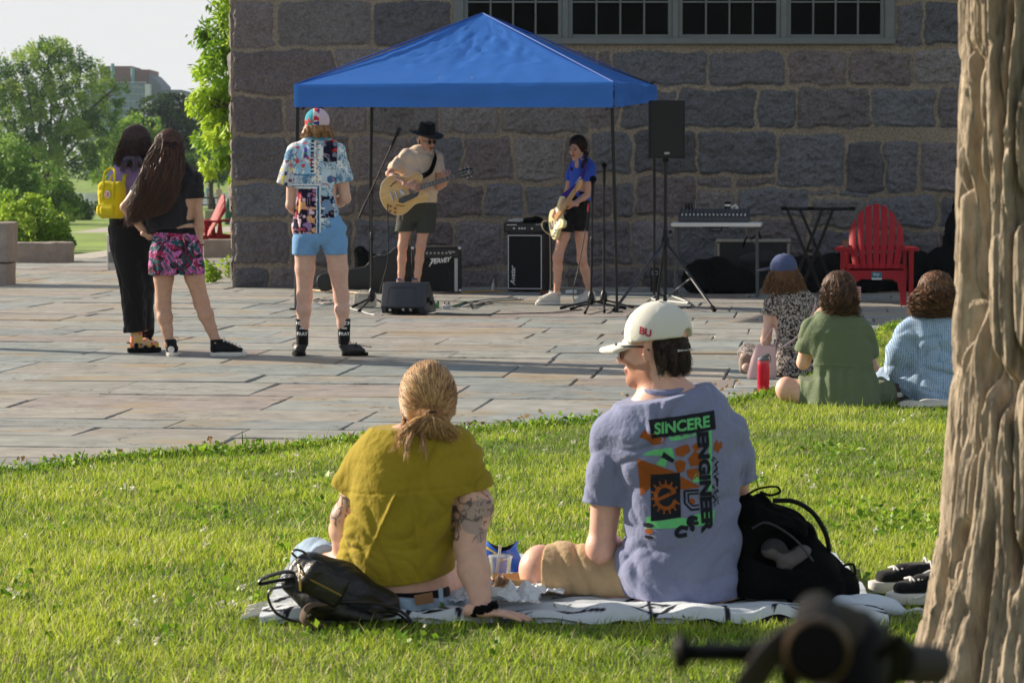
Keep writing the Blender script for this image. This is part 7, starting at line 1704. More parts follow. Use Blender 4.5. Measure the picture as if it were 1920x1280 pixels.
# ---- green dress
p=Person('person in a sage green smock dress seated cross-legged at the lawn edge',1580,762); J=p.J
hc=J(1572,549,.02); f0=nrm((-.42,.9,-.1)); b=SD(.006,.02); head_sd(b,hc,f0,k=.97,fem=True); b.seg(J(1573,566),J(1573,602),.045,.06)
p.rings(b,[(606,1530,1608,.08),(630,1520,1622,.10),(690,1532,1624,.10),(735,1526,1632,.12)])
sl,sr=J(1522,616),J(1616,618); el,er=J(1506,680,.05),J(1636,688,.14); wl,wr_=J(1527,612,.14),J(1602,705,.34); arm_sd(b,sl,el,wl,.95); arm_sd(b,sr,er,wr_,.9)
kl,al=J(1474,729,.1),J(1545,750,.34); kr,ar=J(1672,738,.25),J(1590,752,.4); crossleg(b,J(1540,742,.08),kl,al,1.05); crossleg(b,J(1622,742,.08),kr,ar,1.05)
h1=hand_sd(wl,(.25,.05,1),(.9,.3,0),.165,.5,-1,vox=.003); h2=hand_sd(wr_,(-.9,.2,-.2),(0,.2,-1),.165,.4,1)
Vx,Q=merge_mesh([b,h1,h2]); mk('body',Vx,Q,skinm,p.t,True,col=skin_paint(lin(222,180,158),[(el,.06),(kl,.1)])(Vx))
s=SD(.006,.03); p.rings(s,[(596,1552,1594,.07),(604,1526,1612,.095),(622,1510,1626,.125),(655,1516,1632,.13),(684,1523,1634,.13),(722,1516,1643,.155),(755,1512,1652,.175)],.03)
s.seg(sl,J(1512,655,.03),.062,.066); s.seg(sr,J(1628,662,.06),.062,.066); s.seg(J(1540,740,.08),J(1490,731,.1),.105,.095); s.seg(J(1622,740,.08),J(1650,740,.16),.105,.1); s.field()
zs=J(0,682).z
s.wrinkle(lambda q:np.where(q[:,2]<zs,(.006*np.sin(q[:,0]*95+2.5*fbm(q,6.,2,3))*np.clip((zs-q[:,2])/.05,0,1)*np.clip(1.4-(zs-q[:,2])/.25,.3,1)),0)-.004*np.exp(-((q[:,2]-zs)/.006)**2),.05)
s.wrinkle(waves([(.8,0,1),(-.7,.2,1),(.2,.3,1)],[.004,.004,.003],[34,46,28],53,.12),.05); s.clip((0,0,.012),(0,0,-1)); s.hem(J(1509,660,.035),(-.15,.1,-1),.1); s.hem(J(1631,668,.07),(.1,.2,-1),.1); s.hem(J(1497,732,.1),(-1,0,.05),.16)
s.build('smock_dress',cloth('sage_cotton',lin(104,116,90),var=.08),p.t)
s=SD(.006,.02); s.ell(hc+V3((.0,-.02,.025)),(.09,.102,.098)); s.chain([hc+V3((.02,-.05,-.02)),J(1578,578,-.05),J(1580,588,-.04)],[(.095,.07),(.085,.055),(.06,.04)],(1,0,0)); s.field(); s.wrinkle(waves([(1,.3,.5),(.4,1,.8),(1,-.4,.9)],[.006,.005,.004],[60,80,110],19,.08),.05); s.cutfn(lambda X,Y,Z:np.minimum((X-hc.x)*f0.x+(Y-hc.y)*f0.y-.04,hc.z+.07-Z)); hb=M('hair_brown2_mesh',lin(70,48,36),.7,.4,50,spec=.2); ho_=s.build('hair',hb,p.t)
gd=[[hc+V3((x*.9,-.09+4*x*x,.05)),J(1572+x*290,552,-.12+5*x*x),J(1576+x*270,575,-.11+5*x*x),J(1578+x*300,588+60*abs(x),-.07+5*x*x)]for x in(-.09,-.06,-.03,0,.03,.06,.09)]
fall_hair('hair_strands',scalp_points(hc+V3((0,-.015,.025)),f0,(0,0,1),(.092,.104,.1),600,6,.6,-.1),gd,[.03,.03,.026,.024],3000,.0017,[lin(96,64,42),lin(66,44,32),lin(140,100,66),lin(50,34,28)],p.t,6,.022,2.,12,lag=.5,skull=[(hc+V3((0,-.015,.025)),(.093,.105,.101))])
c=J(1604,549,-.03); cl=thing('claw_clip','pink plastic claw clip holding the brown hair of the person in green','hair clip',p.o+c)
mb=MB()
for k in range(5):mb.tube(spline([(.0,-.01,.03-k*.015),(.018,-.03,.032-k*.015),(.02,-.05,.028-k*.015),(.005,-.055,.026-k*.015)],4),.005,6)
mb.tube([(.008,-.01,.038),(.01,-.01,-.036)],.007,6); mb.build('claw',M('clip_pink',lin(206,150,150),.4,.05),cl,True)
# ---- blue striped shirt
p=Person('person in an oversized blue striped shirt and jeans seated beside the tree trunk',1740,757); J=p.J
hc=J(1753,553,.0); f0=nrm((-.72,.68,-.06)); b=SD(.007,.02); head_sd(b,hc,f0,k=.98,fem=True); b.seg(J(1756,570),J(1756,602),.045,.06)
p.rings(b,[(612,1716,1792,.08),(650,1712,1796,.1),(730,1718,1792,.11)])
sl,sr=J(1708,618),J(1800,618); el,er=J(1682,680,.02),J(1815,690,.1); wl,wr_=J(1704,705,.22),J(1770,700,.3); arm_sd(b,sl,el,wl,.9); arm_sd(b,sr,er,wr_,.9)
kl,al=J(1664,708,.22),J(1676,742,.08); kr,ar=J(1830,725,.3),J(1750,745,.36); crossleg(b,J(1720,735,.06),kl,al,.92); crossleg(b,J(1785,735,.06),kr,ar,.92)
h1=hand_sd(wl,(.3,.8,-.3),(.3,0,-1),.165,.4,1); h2=hand_sd(wr_,(-.9,.3,0),(0,.2,-1),.165,.4,1)
Vx,Q=merge_mesh([b,h1,h2]); mk('body',Vx,Q,skinm,p.t,True,col=skin_paint(T_PALE)(Vx))
s=SD(.006,.03); p.rings(s,[(594,1736,1778,.07),(604,1708,1800,.10),(628,1694,1812,.135),(680,1700,1808,.145),(725,1706,1804,.16),(750,1708,1802,.165)],.03); s.seg(sl,J(1688,660,.0),.075,.078); s.chain([J(1688,660,0),J(1684,688,.05),J(1706,706,.2)],[.078,.075,.06]); s.seg(sr,J(1816,690,.1),.075,.07); s.chain([J(1706,720,.0),J(1690,712,.05),J(1672,722,.12)],[.08,.06,.04]); s.field()
s.wrinkle(waves([(.8,0,1),(-.7,.2,1),(1,.3,.2),(.3,.2,1)],[.008,.007,.005,.005],[30,38,54,24],63,.14),.06); s.clip((0,0,.015),(0,0,-1))
def stripe(Vx):
 a=np.sin((Vx[:,0]+.02*fbm(Vx,5.,2,3))*560); return np.where((a>.1)[:,None],np.array(lin(178,198,220)),np.array(lin(126,156,194)))
s.build('striped_shirt',M('stripe_print',None,.85,.05,40,.2,300,attr=True,spec=.15),p.t,paint=stripe)
s=SD(.007,.02); s.seg(J(1720,735,.06),kl,.095,.066); s.seg(kl,al,.064,.05); s.seg(J(1785,735,.06),kr,.095,.066); s.seg(kr,ar,.064,.05); s.field(); s.wrinkle(waves([(1,0,.4),(.4,.3,1)],[.005,.005],[50,60],65,.1),.05); s.clip((0,0,.012),(0,0,-1)); denim=cloth('pale_denim',lin(150,170,192),var=.15,vs=14); s.build('jeans',denim,p.t)
shoe(p,'sneaker',J(1690,752,-.04)*1.0+V3((0,0,.02)),J(1656,742,.1)+V3((0,0,.02)),.075,M('shoe_brown',lin(70,56,48),.7,.2,20),white_rub,w=.042)
s=SD(.007,.02); s.ell(hc+V3((.0,-.015,.03)),(.098,.11,.105)); s.chain([hc+V3((.01,-.04,-.02)),J(1756,580,-.05),J(1758,592,-.04)],[(.115,.08),(.115,.06),(.08,.045)],(1,0,0)); s.field(); s.wrinkle(waves([(1,.3,.5),(.4,1,.8),(1,-.4,.9)],[.009,.007,.005],[50,70,100],29,.08),.06); s.cutfn(lambda X,Y,Z:np.minimum((X-hc.x)*f0.x+(Y-hc.y)*f0.y-.05,hc.z+.07-Z)); s.build('hair',hb,p.t)
gd=[[hc+V3((x*.9,-.09+4*x*x,.05)),J(1750+x*330,560,-.13+5*x*x),J(1752+x*340,580,-.12+5*x*x),J(1754+x*380,596-40*abs(x),-.08+5*x*x)]for x in(-.1,-.07,-.04,0,.04,.07,.1)]
fall_hair('hair_strands',scalp_points(hc+V3((0,-.015,.03)),f0,(0,0,1),(.1,.112,.107),600,9,.6,-.1),gd,[.032,.038,.036,.026],3400,.0018,[lin(112,74,46),lin(78,50,34),lin(160,112,70),lin(56,38,28)],p.t,9,.03,3.2,14,lag=.5,skull=[(hc+V3((0,-.015,.03)),(.101,.113,.108))])
c=G(1735,766); s=SD(.008,.02); s.ell((0,.05,.015),(.15,.12,.03)); s.ell((-.05,-.02,.012),(.1,.06,.028)); s.ell((.1,.0,.02),(.08,.08,.025)); s.field(); s.wrinkle(waves([(1,.2,.3),(.3,1,.2)],[.007,.006],[40,55],6,.1),.05); s.clip((0,0,.012),(0,0,-1)); tag(s.build('tote_bag',cloth('natural_canvas',lin(206,200,182)),loc=c),'flattened off-white canvas tote under the person in the striped shirt','bag')
# ================================================================ FOREGROUND PICNIC
# ---- blanket: a rumpled cloth with a drawn pattern on one sheet
nx_,ny_=330,210; ux=np.linspace(-.74,1.10,nx_); uy=np.linspace(7.72,8.98,ny_); BX,BY=np.meshgrid(ux,uy); q2=np.stack([BX,BY],-1)
edge_w=.03*vnoise(q2*[1,0]+[0,2.],5.,3); BYw=BY+(edge_w+.05*(BX-.1)**2*0)*np.clip((8.3-BY)/.5,0,1)
near_=np.clip((7.95-BY)/.2,0,1)
rum=.014*fbm(q2*[1,2.2]+.1*vnoise(q2,6.,4)[...,None],5.,4,6)+.012*np.abs(fbm(q2*[.6,2.],7.,3,9))+near_*.012*(1+np.sin(BX*26+3*vnoise(q2,3.,5)))
BZ=.034+rum-.025*np.exp(-((BX+.02)/.14)**2-((BY-7.75)/.16)**2)-.03*np.clip((7.735-BY)/.015,0,1)
def seg_d(px,py,a,b):
 d=np.array(b)-np.array(a); t=np.clip(((px-a[0])*d[0]+(py-a[1])*d[1])/(d@d),0,1); return np.hypot(px-a[0]-t*d[0],py-a[1]-t*d[1])
ink=np.zeros(BX.shape,bool); rgb_=random.Random(4)
for i in range(9):
 for j in range(5):
  cx,cy=-.66+i*.215,7.80+j*.24; k=(i*3+j*2)%5; S_=.075
  L_={0:[((-1,0),(0,1)),((0,1),(1,0)),((1,0),(0,-1)),((0,-1),(-1,0)),((-.4,0),(0,.4)),((0,.4),(.4,0))],1:[((-1,-1),(0,.8)),((0,.8),(1,-1))],2:[((-.9,-.7),(.9,.7)),((-.9,.7),(.9,-.7))],3:[((0,-1.2),(0,1.2))],4:[((-1,.5),(1,.5)),((-1,-.5),(1,-.5))]}[k]
  m=(np.abs(BX-cx)<.12)&(np.abs(BY-cy)<.12)
  for a,b in L_:ink[m]|=seg_d(BX[m],BY[m],(cx+a[0]*S_,cy+a[1]*S_*.9),(cx+b[0]*S_,cy+b[1]*S_*.9))<.0085
  if k==1:
   tri=m&(BY-cy<.0)&(BY-cy>-.05)&(np.abs(BX-cx)<(.0-(BY-cy))*.8); ink|=tri
ink|=np.abs(((BX+.74)%.46)-.23)<.006
bc=np.where(ink[...,None],np.array(lin(40,42,52)),np.array(lin(206,212,218)))
I=np.arange(ny_-1)[:,None]*nx_+np.arange(nx_-1)[None]; Q=np.stack([I,I+1,I+nx_+1,I+nx_],-1).reshape(-1,4)
V=np.stack([BX,BYw,BZ],-1).reshape(-1,3)
bk=mk('picnic_blanket',V,Q,M('blanket_cotton',None,.9,.05,40,.35,260,attr=True,spec=.1),None,True,col=bc.reshape(-1,3)); tag(bk,'white picnic blanket with black geometric line pattern under the couple','blanket')
mb=MB(); mb.sheet(lambda u,v:(-.73+1.82*u,7.715+1.24*v+.03*float(vnoise(np.array([[-.73+1.82*u,2.]]),5.,3)[0])*max(0,1-v*2.5),.018+.012*math.sin(u*31)*(v<.02)),60,6); mb.build('black_backing',black_cloth,bk,True)
mb=MB()
for k in range(16):y=7.76+k*.016; mb.tube([(-.735,y,.035),(-.77,y-.01+.01*math.sin(k*2),.03),(-.80,y-.015+.02*math.sin(k*3),.02)],.004,5)
mb.build('fringe',M('fringe_white',lin(214,212,206),.9,.05),bk,True)
# ---- woman in mustard shirt
p=Person('person with a low blond ponytail in a mustard linen shirt and jeans on the blanket',745,1152); J=p.J
hc=J(803,756,.03); f0=nrm((-.12,1,-.08)); b=SD(.005,.025); head_sd(b,hc,f0,k=1.0,fem=True); b.seg(J(803,765,.02),J(800,815,.01),.050,.054)
p.rings(b,[(842,705,862,.08),(870,690,872,.105),(920,680,868,.115),(1010,668,836,.115),(1062,660,832,.12),(1092,650,836,.13),(1110,640,845,.13)])
sl,sr=J(694,876,.02),J(868,880,.0); el,er=J(645,970,.06),J(880,1022,-.10); wl,wr_=J(640,1050,.26),J(905,1140,-.235)
arm_sd(b,sl,el,wl,.98); b.seg(sr,J(889,950,-.05),.050,.055); b.seg(J(888,950,-.05),er,.056,.043); b.seg(er,J(889,1068,-.15),.043,.045); b.seg(J(889,1068,-.15),wr_,.045,.028)
h1=hand_sd(J(902,1146,-.25),(1,-.12,-.06),(0,0,-1),.145,.10,1,.16,vox=.003,wrist=.027,tc=.05); h2=hand_sd(wl,(.2,.7,-.6),(.4,.2,-1),.165,.3,1)
kl,kr=J(590,1052,.42),J(862,1072,.48); leg_sd(b,J(685,1108,.05),kl,J(640,1120,.7),.98); leg_sd(b,J(805,1112,.05),kr,J(800,1120,.78),.98)
foot_sd(b,J(640,1120,.7),J(640,1130,.68),J(630,1125,.92)); foot_sd(b,J(800,1120,.78),J(800,1130,.76),J(800,1125,1.0))
Vx,Q=merge_mesh([b,h1,h2],2)
def tattoo(V_,c):
 X=(V_[:,0])*p.s+745; Zp=317+(HC-V_[:,2])*p.s
 for x0,x1,y0,y1,sd_ in((848,930,905,1008,3),(615,668,930,1000,5)):
  m=(X>x0)&(X<x1)&(Zp>y0)&(Zp<y1+8*vnoise(V_,22.,9)); q=V_[m]; a=q+.012*np.stack([vnoise(q,28.,1),vnoise(q,28.,2),vnoise(q,28.,3)],-1); r1=np.abs(vnoise(a,30.,sd_)); r2=np.abs(vnoise(a,44.,sd_+5)); sh=vnoise(a,24.,sd_+8)
  k=np.ones(len(q)); k[sh>.15]=.72; k[(r1<.09)]=.2; k[(r2<.08)&(sh>-.2)]=.25; cm=c[m]; g=cm.mean(1,keepdims=True); c[m]=np.where(k[:,None]<1,cm*k[:,None]*.6+g*k[:,None]*.4,cm)
 return c
mk('body',Vx,Q,skinm,p.t,True,col=skin_paint(lin(216,172,152),[(er,.06)],tattoo)(Vx))
s=SD(.004,.03); p.rings(s,[(808,772,838,.07),(820,750,854,.085),(836,700,884,.115),(858,676,893,.14),(890,662,896,.155),(930,657,880,.16),(985,645,856,.16),(1050,633,850,.16),(1090,640,846,.155)],.03)
s.seg(J(700,868,.02),J(662,910,.035),.075,.058); s.seg(J(684,880,.02),J(658,914,.035),.065,.052); s.seg(J(862,870,.0),J(887,922,-.03),.082,.07); s.field()
rz=J(0,912).z; cxm=J(752,0).x
def linen(q):
 yoke=.003*np.exp(-((q[:,2]-rz-.012*np.sin((q[:,0])*8))/.0035)**2)*(q[:,1]<0)
 fan=np.clip((rz-q[:,2])/.2,0,1); x=q[:,0]-cxm
 pl=(-.010*np.exp(-((x+.012+.09*fan)/.006)**2)-.010*np.exp(-((x-.036-.02*fan)/.006)**2))*(q[:,2]<rz)*(q[:,1]<0)*np.clip(1.3-fan,0,1)
 d1=q@np.array([.75,0,.66]); w2=.014*(1-np.abs(np.sin(d1*30+1.3*vnoise(q,5.,3))))**2*np.clip(-(q[:,0]+.02)/.12,0,1)*np.clip((J(0,880).z-q[:,2])/.05,0,1)
 d2=q@np.array([-.6,0,.8]); w3=.008*(1-np.abs(np.sin(d2*34+1.3*vnoise(q,6.,5))))**2*np.clip((q[:,0]-.02)/.1,0,1)
 return yoke+pl+w2+w3
s.wrinkle(linen,.05); s.wrinkle(waves([(.8,0,1),(-.7,.2,1),(1,.3,.2),(.3,.2,1)],[.0055,.005,.004,.003],[26,38,54,80],73,.16),.05)
s.cutfn(lambda X,Y,Z:(J(0,1084).z+((X-J(748,0).x)/.18)**2*.042+.004*np.sin(X*30)+.05*np.clip(Y,0,1))-Z)
s.hem(J(650,924,.035),(-.5,.05,-1),.10,ln=.1); s.hem(J(890,918,-.03),(.25,0,-1),.11,ln=.1)
s.cutfn(lambda X,Y,Z:Z-J(0,800).z)
mustard=M('mustard_linen',lin(164,144,44),.85,.07,5,.55,48,spec=.12,sheen=.1,trans=.12); sh=s.build('linen_shirt',mustard,p.t,smooth=1)
s=SD(.0045,.012); s.chain([J(768,824,-.04),J(790,818,-.085),J(815,818,-.085),J(840,826,-.04)],[(.02,.014)]*4,(0,0,1)); s.build('collar',mustard,sh)
s=SD(.006,.02); p.rings(s,[(1082,640,842,.15),(1100,634,846,.158),(1130,632,852,.165),(1142,634,852,.165)]); s.seg(J(685,1108,.05),kl,.105,.072); s.seg(kl,J(640,1120,.7),.07,.055); s.seg(J(810,1108,.05),kr,.105,.075); s.seg(kr,J(800,1120,.78),.07,.055); s.field()
s.wrinkle(waves([(1,.2,.4),(.4,.3,1),(1,-.5,.6)],[.005,.004,.003],[40,52,70],75,.12),.05); s.clip((0,0,.03),(0,0,-1)); s.cutfn(lambda X,Y,Z:np.minimum(Z-(J(0,1104).z+(X-J(745,0).x)*-.10-.03*np.exp(-((X-J(740,0).x)/.1)**2)*0),.3-Y)); jn=s.build('jeans',denim,p.t)
s=SD(.005,.01); p.rings(s,[(1090,644,842,.139),(1112,642,846,.142)]); s.field(); s.cutfn(lambda X,Y,Z:np.maximum(Z-(J(0,1092).z-(X-J(745,0).x)*.08-.008*np.cos((X-J(745,0).x)*16)),(J(0,1122).z-(X-J(745,0).x)*.08)-Z)); s.build('waistband',black_cloth,p.t)
mb=MB(); mb.box(J(795,1122,-.176),(.055,.004,.032),(R(10),R(-10),0),.001); mb.build('leather_patch',M('patch_tan',lin(140,104,74),.8,.1),jn)
for x,y in((672,1118),(826,1116)):mb=MB(); mb.bar(J(x,y-14,-.15),J(x+2,y+12,-.172),.014,.004); mb.build('belt_loop',denim,jn)
# scrunchie on the wrist
mb=MB(); ringp=[]
wc=J(906,1141,-.24); d_=nrm((.25,-.1,-1)); xx_,yy_,_=frame(d_)
for a in np.linspace(0,6.28319,48):ringp.append(wc+(xx_*math.cos(a)+yy_*math.sin(a))*(.034+.004*math.sin(a*11))+d_*.006*math.sin(a*9))
mb.tube(ringp,[.011+.003*math.sin(k*1.9)for k in range(48)],8,cap=False); mb.build('scrunchie',blackf,p.t,True)
# hair gathered to a tie, with a short tail
RH=(.084,.101,.106); hh=hc+V3((0,-.012,.022)); tie=J(809,779,-.098)
s=SD(.005,.015); s.ell(hh,RH); s.seg(hh+V3((0,-.06,-.05)),tie,.05,.018,k=.03); s.field(); s.wrinkle(lambda q:.0016*np.sin(np.arctan2(q[:,0]-tie.x,q[:,2]-tie.z)*46),.03); s.cutfn(lambda X,Y,Z:np.minimum(Y-hc.y-.03,hc.z+.055-Z)); s.clip(hc+V3((0,0,-.075)),(0,-.2,-1)); hm=M('hair_blond2_mesh',lin(138,98,56),.6,.3,60,spec=.25); ho_=s.build('hair',hm,p.t)
bl=[lin(188,142,88),lin(150,106,62),lin(214,172,116),lin(124,86,52),lin(232,196,144)]
g=np.random.default_rng(2); paths,cc=[],[]
rts=scalp_points(hh,f0,(0,0,1),RH,9000,12,.5,-.97); C_,R_=np.array(tuple(hh)),np.array(RH)
for r in rts:
 t=np.linspace(0,1,14)[:,None]; e=np.array(tuple(tie))+g.normal(0,.006,3); q=r*(1-t)+e*t; dv=(q-C_)/R_; ln=np.linalg.norm(dv,axis=1,keepdims=True); lift=1.012+.02*g.random(); q2_=C_+dv/np.maximum(ln,.1)*R_*lift
 bl_=np.clip((t-.78)/.22,0,1)**1.5; q=q2_*(1-bl_)+(q*bl_); q+=np.sin(t*9+g.uniform(0,6.28))*g.normal(0,.0012,3); paths.append(q); cc.append(np.array(bl[g.integers(5)])*g.uniform(.85,1.12))
strands('hair_strands',None,np.array(paths),.0008,hairm,ho_,col=cc)
mb=MB(); mb.lathe([(.016,-.005),(.02,0),(.016,.005)],tie,(.1,-.8,-.6),12); mb.build('hair_tie',black_cloth,ho_,True)
gd=[[tie,tie+V3((x*.5,-.018,-.02)),tie+V3((x,-.012,-.05)),tie+V3((x*1.3,.0,-.066))]for x in np.linspace(-.08,.06,12)]
fall_hair('ponytail',[tie]*4,gd,[.010,.020,.022,.02],4200,.0008,bl,ho_,3,.006,1.,9,lag=.3)
gd=[[hc+V3((-.075,.0,-.02)),J(757,790,-.03),J(748,830,-.14),J(728,848,-.17)],[hc+V3((-.05,-.07,-.06)),J(772,806,-.12),J(762,840,-.16),J(758,868,-.175)],[hc+V3((-.02,-.08,-.07)),J(790,812,-.12),J(794,840,-.165),J(798,866,-.175)],[hc+V3((.05,-.06,-.07)),J(838,800,-.1),J(850,815,-.12)]]
fall_hair('loose_wisps',[tuple(q[0])for q in gd],gd,[.006,.010,.016,.012],170,.0008,bl,ho_,5,.006,1.,10,lag=.15)
# ---- man in the lavender tee
p=Person('person in a lavender printed tee, white cap and sunglasses sitting cross-legged on the blanket',1275,1141); J=p.J
hc=J(1226,652,.02); f0=nrm((-.90,.42,-.10)); upv=nrm((.06,0,1)); b=SD(.0045,.022); at_=head_sd(b,hc,f0,upv,1.02); b.seg(J(1234,680,.0),J(1247,742,-.0),.058,.068)
p.rings(b,[(758,1180,1320,.08),(800,1150,1365,.11),(900,1178,1368,.12),(1020,1182,1365,.13),(1100,1180,1372,.15)])
sl,sr=J(1150,818,.0),J(1362,818,.02); el,er=J(1128,1022,.03),J(1386,985,.16); wl,wr_=J(1180,1044,.26),J(1330,1040,.36); arm_sd(b,sl,el,wl,1.08); b.ell(el+V3((-.004,-.01,-.01)),(.042,.045,.042)); arm_sd(b,sr,er,wr_,1.05)
kl,al=J(1014,1068,.12),J(1140,1112,.42); kr,ar=J(1440,1095,.36),J(1230,1118,.5); leg_sd(b,J(1200,1098,.06),kl,al,1.18,(0,.2,-1)); leg_sd(b,J(1345,1098,.06),kr,ar,1.12,(0,.2,-1))
foot_sd(b,al,J(1150,1120,.4),J(1230,1125,.42)); foot_sd(b,ar,J(1220,1120,.5),J(1140,1125,.55))
h1=hand_sd(wl,(1,.1,-.1),(0,.3,-1),.185,.4,-1,vox=.003); h2=hand_sd(wr_,(-1,.1,-.1),(0,.3,-1),.185,.4,1)
Vx,Q=merge_mesh([b,h1,h2])
def beard(V_,c):
 q=V_-np.array(tuple(hc)); a=q@np.array(tuple(f0)); u=q@np.array(tuple(upv)); s_=np.abs(q@np.array(tuple(f0.cross(upv))))
 m=(u<-.045+.02*vnoise(V_,30.,3))&(u>-.125)&(a>-.012+.01*vnoise(V_,50.,5))&((u<-.075)|(s_>.03)); k=(.5+.5*vnoise(V_,130.,7))[:,None]; mixc=np.array(lin(150,92,58))*(.7+.6*k); c[m]=c[m]*.42+mixc[m]*.58
 d=np.linalg.norm((V_-np.array(at_(0,.092,-.062)))/np.array([.03,.03,.010]),axis=1); c[d<1]=lin(176,108,98)
 return c
mk('body',Vx,Q,skinm,p.t,True,col=skin_paint(lin(222,174,154),[(el,.06),(at_(.08,0,0),.05),(at_(-.08,0,0),.05),(at_(0,.1,-.02),.04)],beard)(Vx))
s=SD(.0045,.03); p.rings(s,[(732,1206,1290,.078),(744,1190,1306,.09),(760,1160,1335,.115),(785,1138,1368,.135),(820,1132,1382,.15),(870,1150,1386,.16),(930,1166,1383,.165),(1004,1164,1381,.17),(1060,1158,1386,.175),(1110,1172,1386,.18),(1140,1184,1378,.18)],.03)
s.seg(sl+V3((.01,0,0)),J(1131,940,.015),.075,.068); s.seg(sr,J(1382,900,.08),.072,.066); s.field()
def tee(q):
 d1=q@np.array([.35,0,1.]); a=.008*(1-np.abs(np.sin(d1*24+1.4*vnoise(q,5.,3))))**2*np.clip((J(0,1040).z-q[:,2])/.08,0,1)
 x=q[:,0]-J(1165,0).x; d2=q@np.array([1.,0,.45]); bb_=.011*(1-np.abs(np.sin(d2*32+1.2*vnoise(q,6.,4))))**2*np.exp(-(x/.05)**2)*(q[:,2]<J(0,820).z)
 x2=q[:,0]-J(1386,0).x; cc_=.006*np.sin(q@np.array([-.7,0,.9])*60+1.5*vnoise(q,6.,8))*np.exp(-(x2/.04)**2)
 return a+bb_+cc_
s.wrinkle(tee,.05); s.wrinkle(waves([(.8,0,1),(-.7,.2,1),(.3,.2,1),(1,0,-.3)],[.007,.007,.006,.004],[24,36,30,60],83,.14),.05); s.clip((0,0,.045),(0,0,-1)); s.cutfn(lambda X,Y,Z:Z-(J(0,735).z+(X-J(1247,0).x)*.22-.1*np.maximum(-Y,0))); s.hem(J(1130,944,.015),(-.1,.0,-1),.095,ln=.1); s.hem(J(1384,898,.08),(.1,.2,-1),.1,ln=.1)
lav=M('lavender_cotton',lin(128,134,166),.88,.06,5,.5,42,spec=.12,sheen=.15); sh=s.build('tee_shirt',lav,p.t,smooth=1)
mb=MB(); rp=[]
for a in np.linspace(0,6.28319,40):rp.append(J(1247,733,0)+V3((.067*math.cos(a),.07*math.sin(a),.012+.012*math.sin(a)+.004*math.cos(a))))
mb.tube(rp,.011,8,cap=False); mb.build('neck_rib',lav,sh,True)
# shorts and belt
s=SD(.0055,.02); s.seg(J(1205,1094,.06),J(1026,1072,.115),(.120,.113),(.096,.092),(0,0,1)); s.seg(J(1345,1094,.06),J(1420,1092,.32),.11,.088); p.rings(s,[(1090,1184,1384,.16),(1120,1182,1388,.165)]); s.field()
s.wrinkle(lambda q:.012*(1-np.abs(np.sin((q@np.array([1.,.2,.35]))*52+1.6*vnoise(q,7.,4))))**1.5*np.clip(1-np.abs(q[:,0]-J(1110,0).x)/.2,0,1),.05); s.wrinkle(waves([(1,.2,.4),(.4,.3,1)],[.004,.003],[46,60],85,.12),.05); s.clip((0,0,.04),(0,0,-1)); s.hem(J(1028,1070,.115),(-1,.28,-.05),.14,ln=.2); khaki=cloth('khaki_twill',lin(186,160,124),var=.08); s.build('shorts',khaki,p.t)
# cap, hair, glasses
Rm=np.array((f0.cross(upv).normalized(),f0,upv)); hx=V3(tuple(Rm[0])); cc0=hc-f0*.012+upv*.042
s=SD(.0045,.012); s.ell(cc0,(.093,.107,.098),Rm); s.field(); s.clip(hc+upv*.022-f0*.0,(-upv+f0*.06-f0*.25),.003)
def seams(q):
 d=q-np.array(tuple(cc0)); a=np.arctan2(d@np.array(tuple(hx)),d@np.array(tuple(f0))); k=np.abs(((a/(math.pi/3))%1)-.5); return-.0028*np.exp(-((k-.5)/.016)**2)
s.wrinkle(seams,.02); s.hem(hc-f0*.112+upv*.0,(-f0),.001);
bo=hc-f0*.10-hx*-.012+upv*.012; s.cutfn(lambda X,Y,Z:.040-np.sqrt((X-bo.x)**2+(Y-bo.y)**2+((Z-bo.z)*1.0)**2))
capw=M('white_twill',lin(222,220,210),.85,.04,12,.25,380,spec=.12,sheen=.1); cp=s.build('cap',capw,p.t)
s=SD(.004,.008)
for k in range(19):
 a=(k-9)/9*1.05; q=cc0+hx*math.sin(a)*.084+f0*(math.cos(a)*.096)-upv*.022; l2=.082*math.cos(a*.72)+.004; s.seg(q-f0*.012,q+f0*l2-upv*(.012+.010*abs(a)),.0075,.006,k=.012)
s.build('peak',capw,cp)
mb=MB(); q_=[bo+hx*math.sin(a)*.062-f0*(math.cos(a)*.016-.012)-upv*.026 for a in np.linspace(-1.2,1.2,12)]; mb.tube(q_,.010,6,flat=.35,up=upv); mb.build('back_strap',capw,cp,True)
mb=MB(); mb.lathe([(.009,-.002),(.009,.004),(.001,.006)],cc0+upv*.097,upv,10); mb.build('button',capw,cp,True)
bvc=bvh_of(cp); v,f=text_polys('BU',.030,.1,1.,bold=.0014); q=J(1196,622,0)
decal('cap_letters',[([q+V3((a[0]*.95,0,a[1]+a[0]*-.28))for a in v],f)],M('letter_crimson',lin(176,44,66),.7,.05),bvc,cp,.0022,edge=.008)
s=SD(.0045,.015); s.ell(hc-f0*.028-upv*.005,(.079,.086,.09),Rm); s.seg(hc-f0*.075-upv*.03,hc-f0*.075-upv*.085,(.055,.028),(.05,.02),tuple(hx)); s.field(); s.wrinkle(waves([(1,.3,.3),(.4,1,.4),(1,-.6,.2)],[.004,.0035,.003],[120,150,200],5,.06),.04); s.cutfn(lambda X,Y,Z:(X-hc.x)*f0.x+(Y-hc.y)*f0.y+(Z-hc.z)*f0.z+.03-.5*np.maximum(Z-hc.z,0)); s.clip(hc+upv*.04,upv); s.clip(hc-upv*.10,-upv); hd_o=s.build('hair',M('hair_brunette2_mesh',lin(40,28,22),.7,.35,60,spec=.2),p.t)
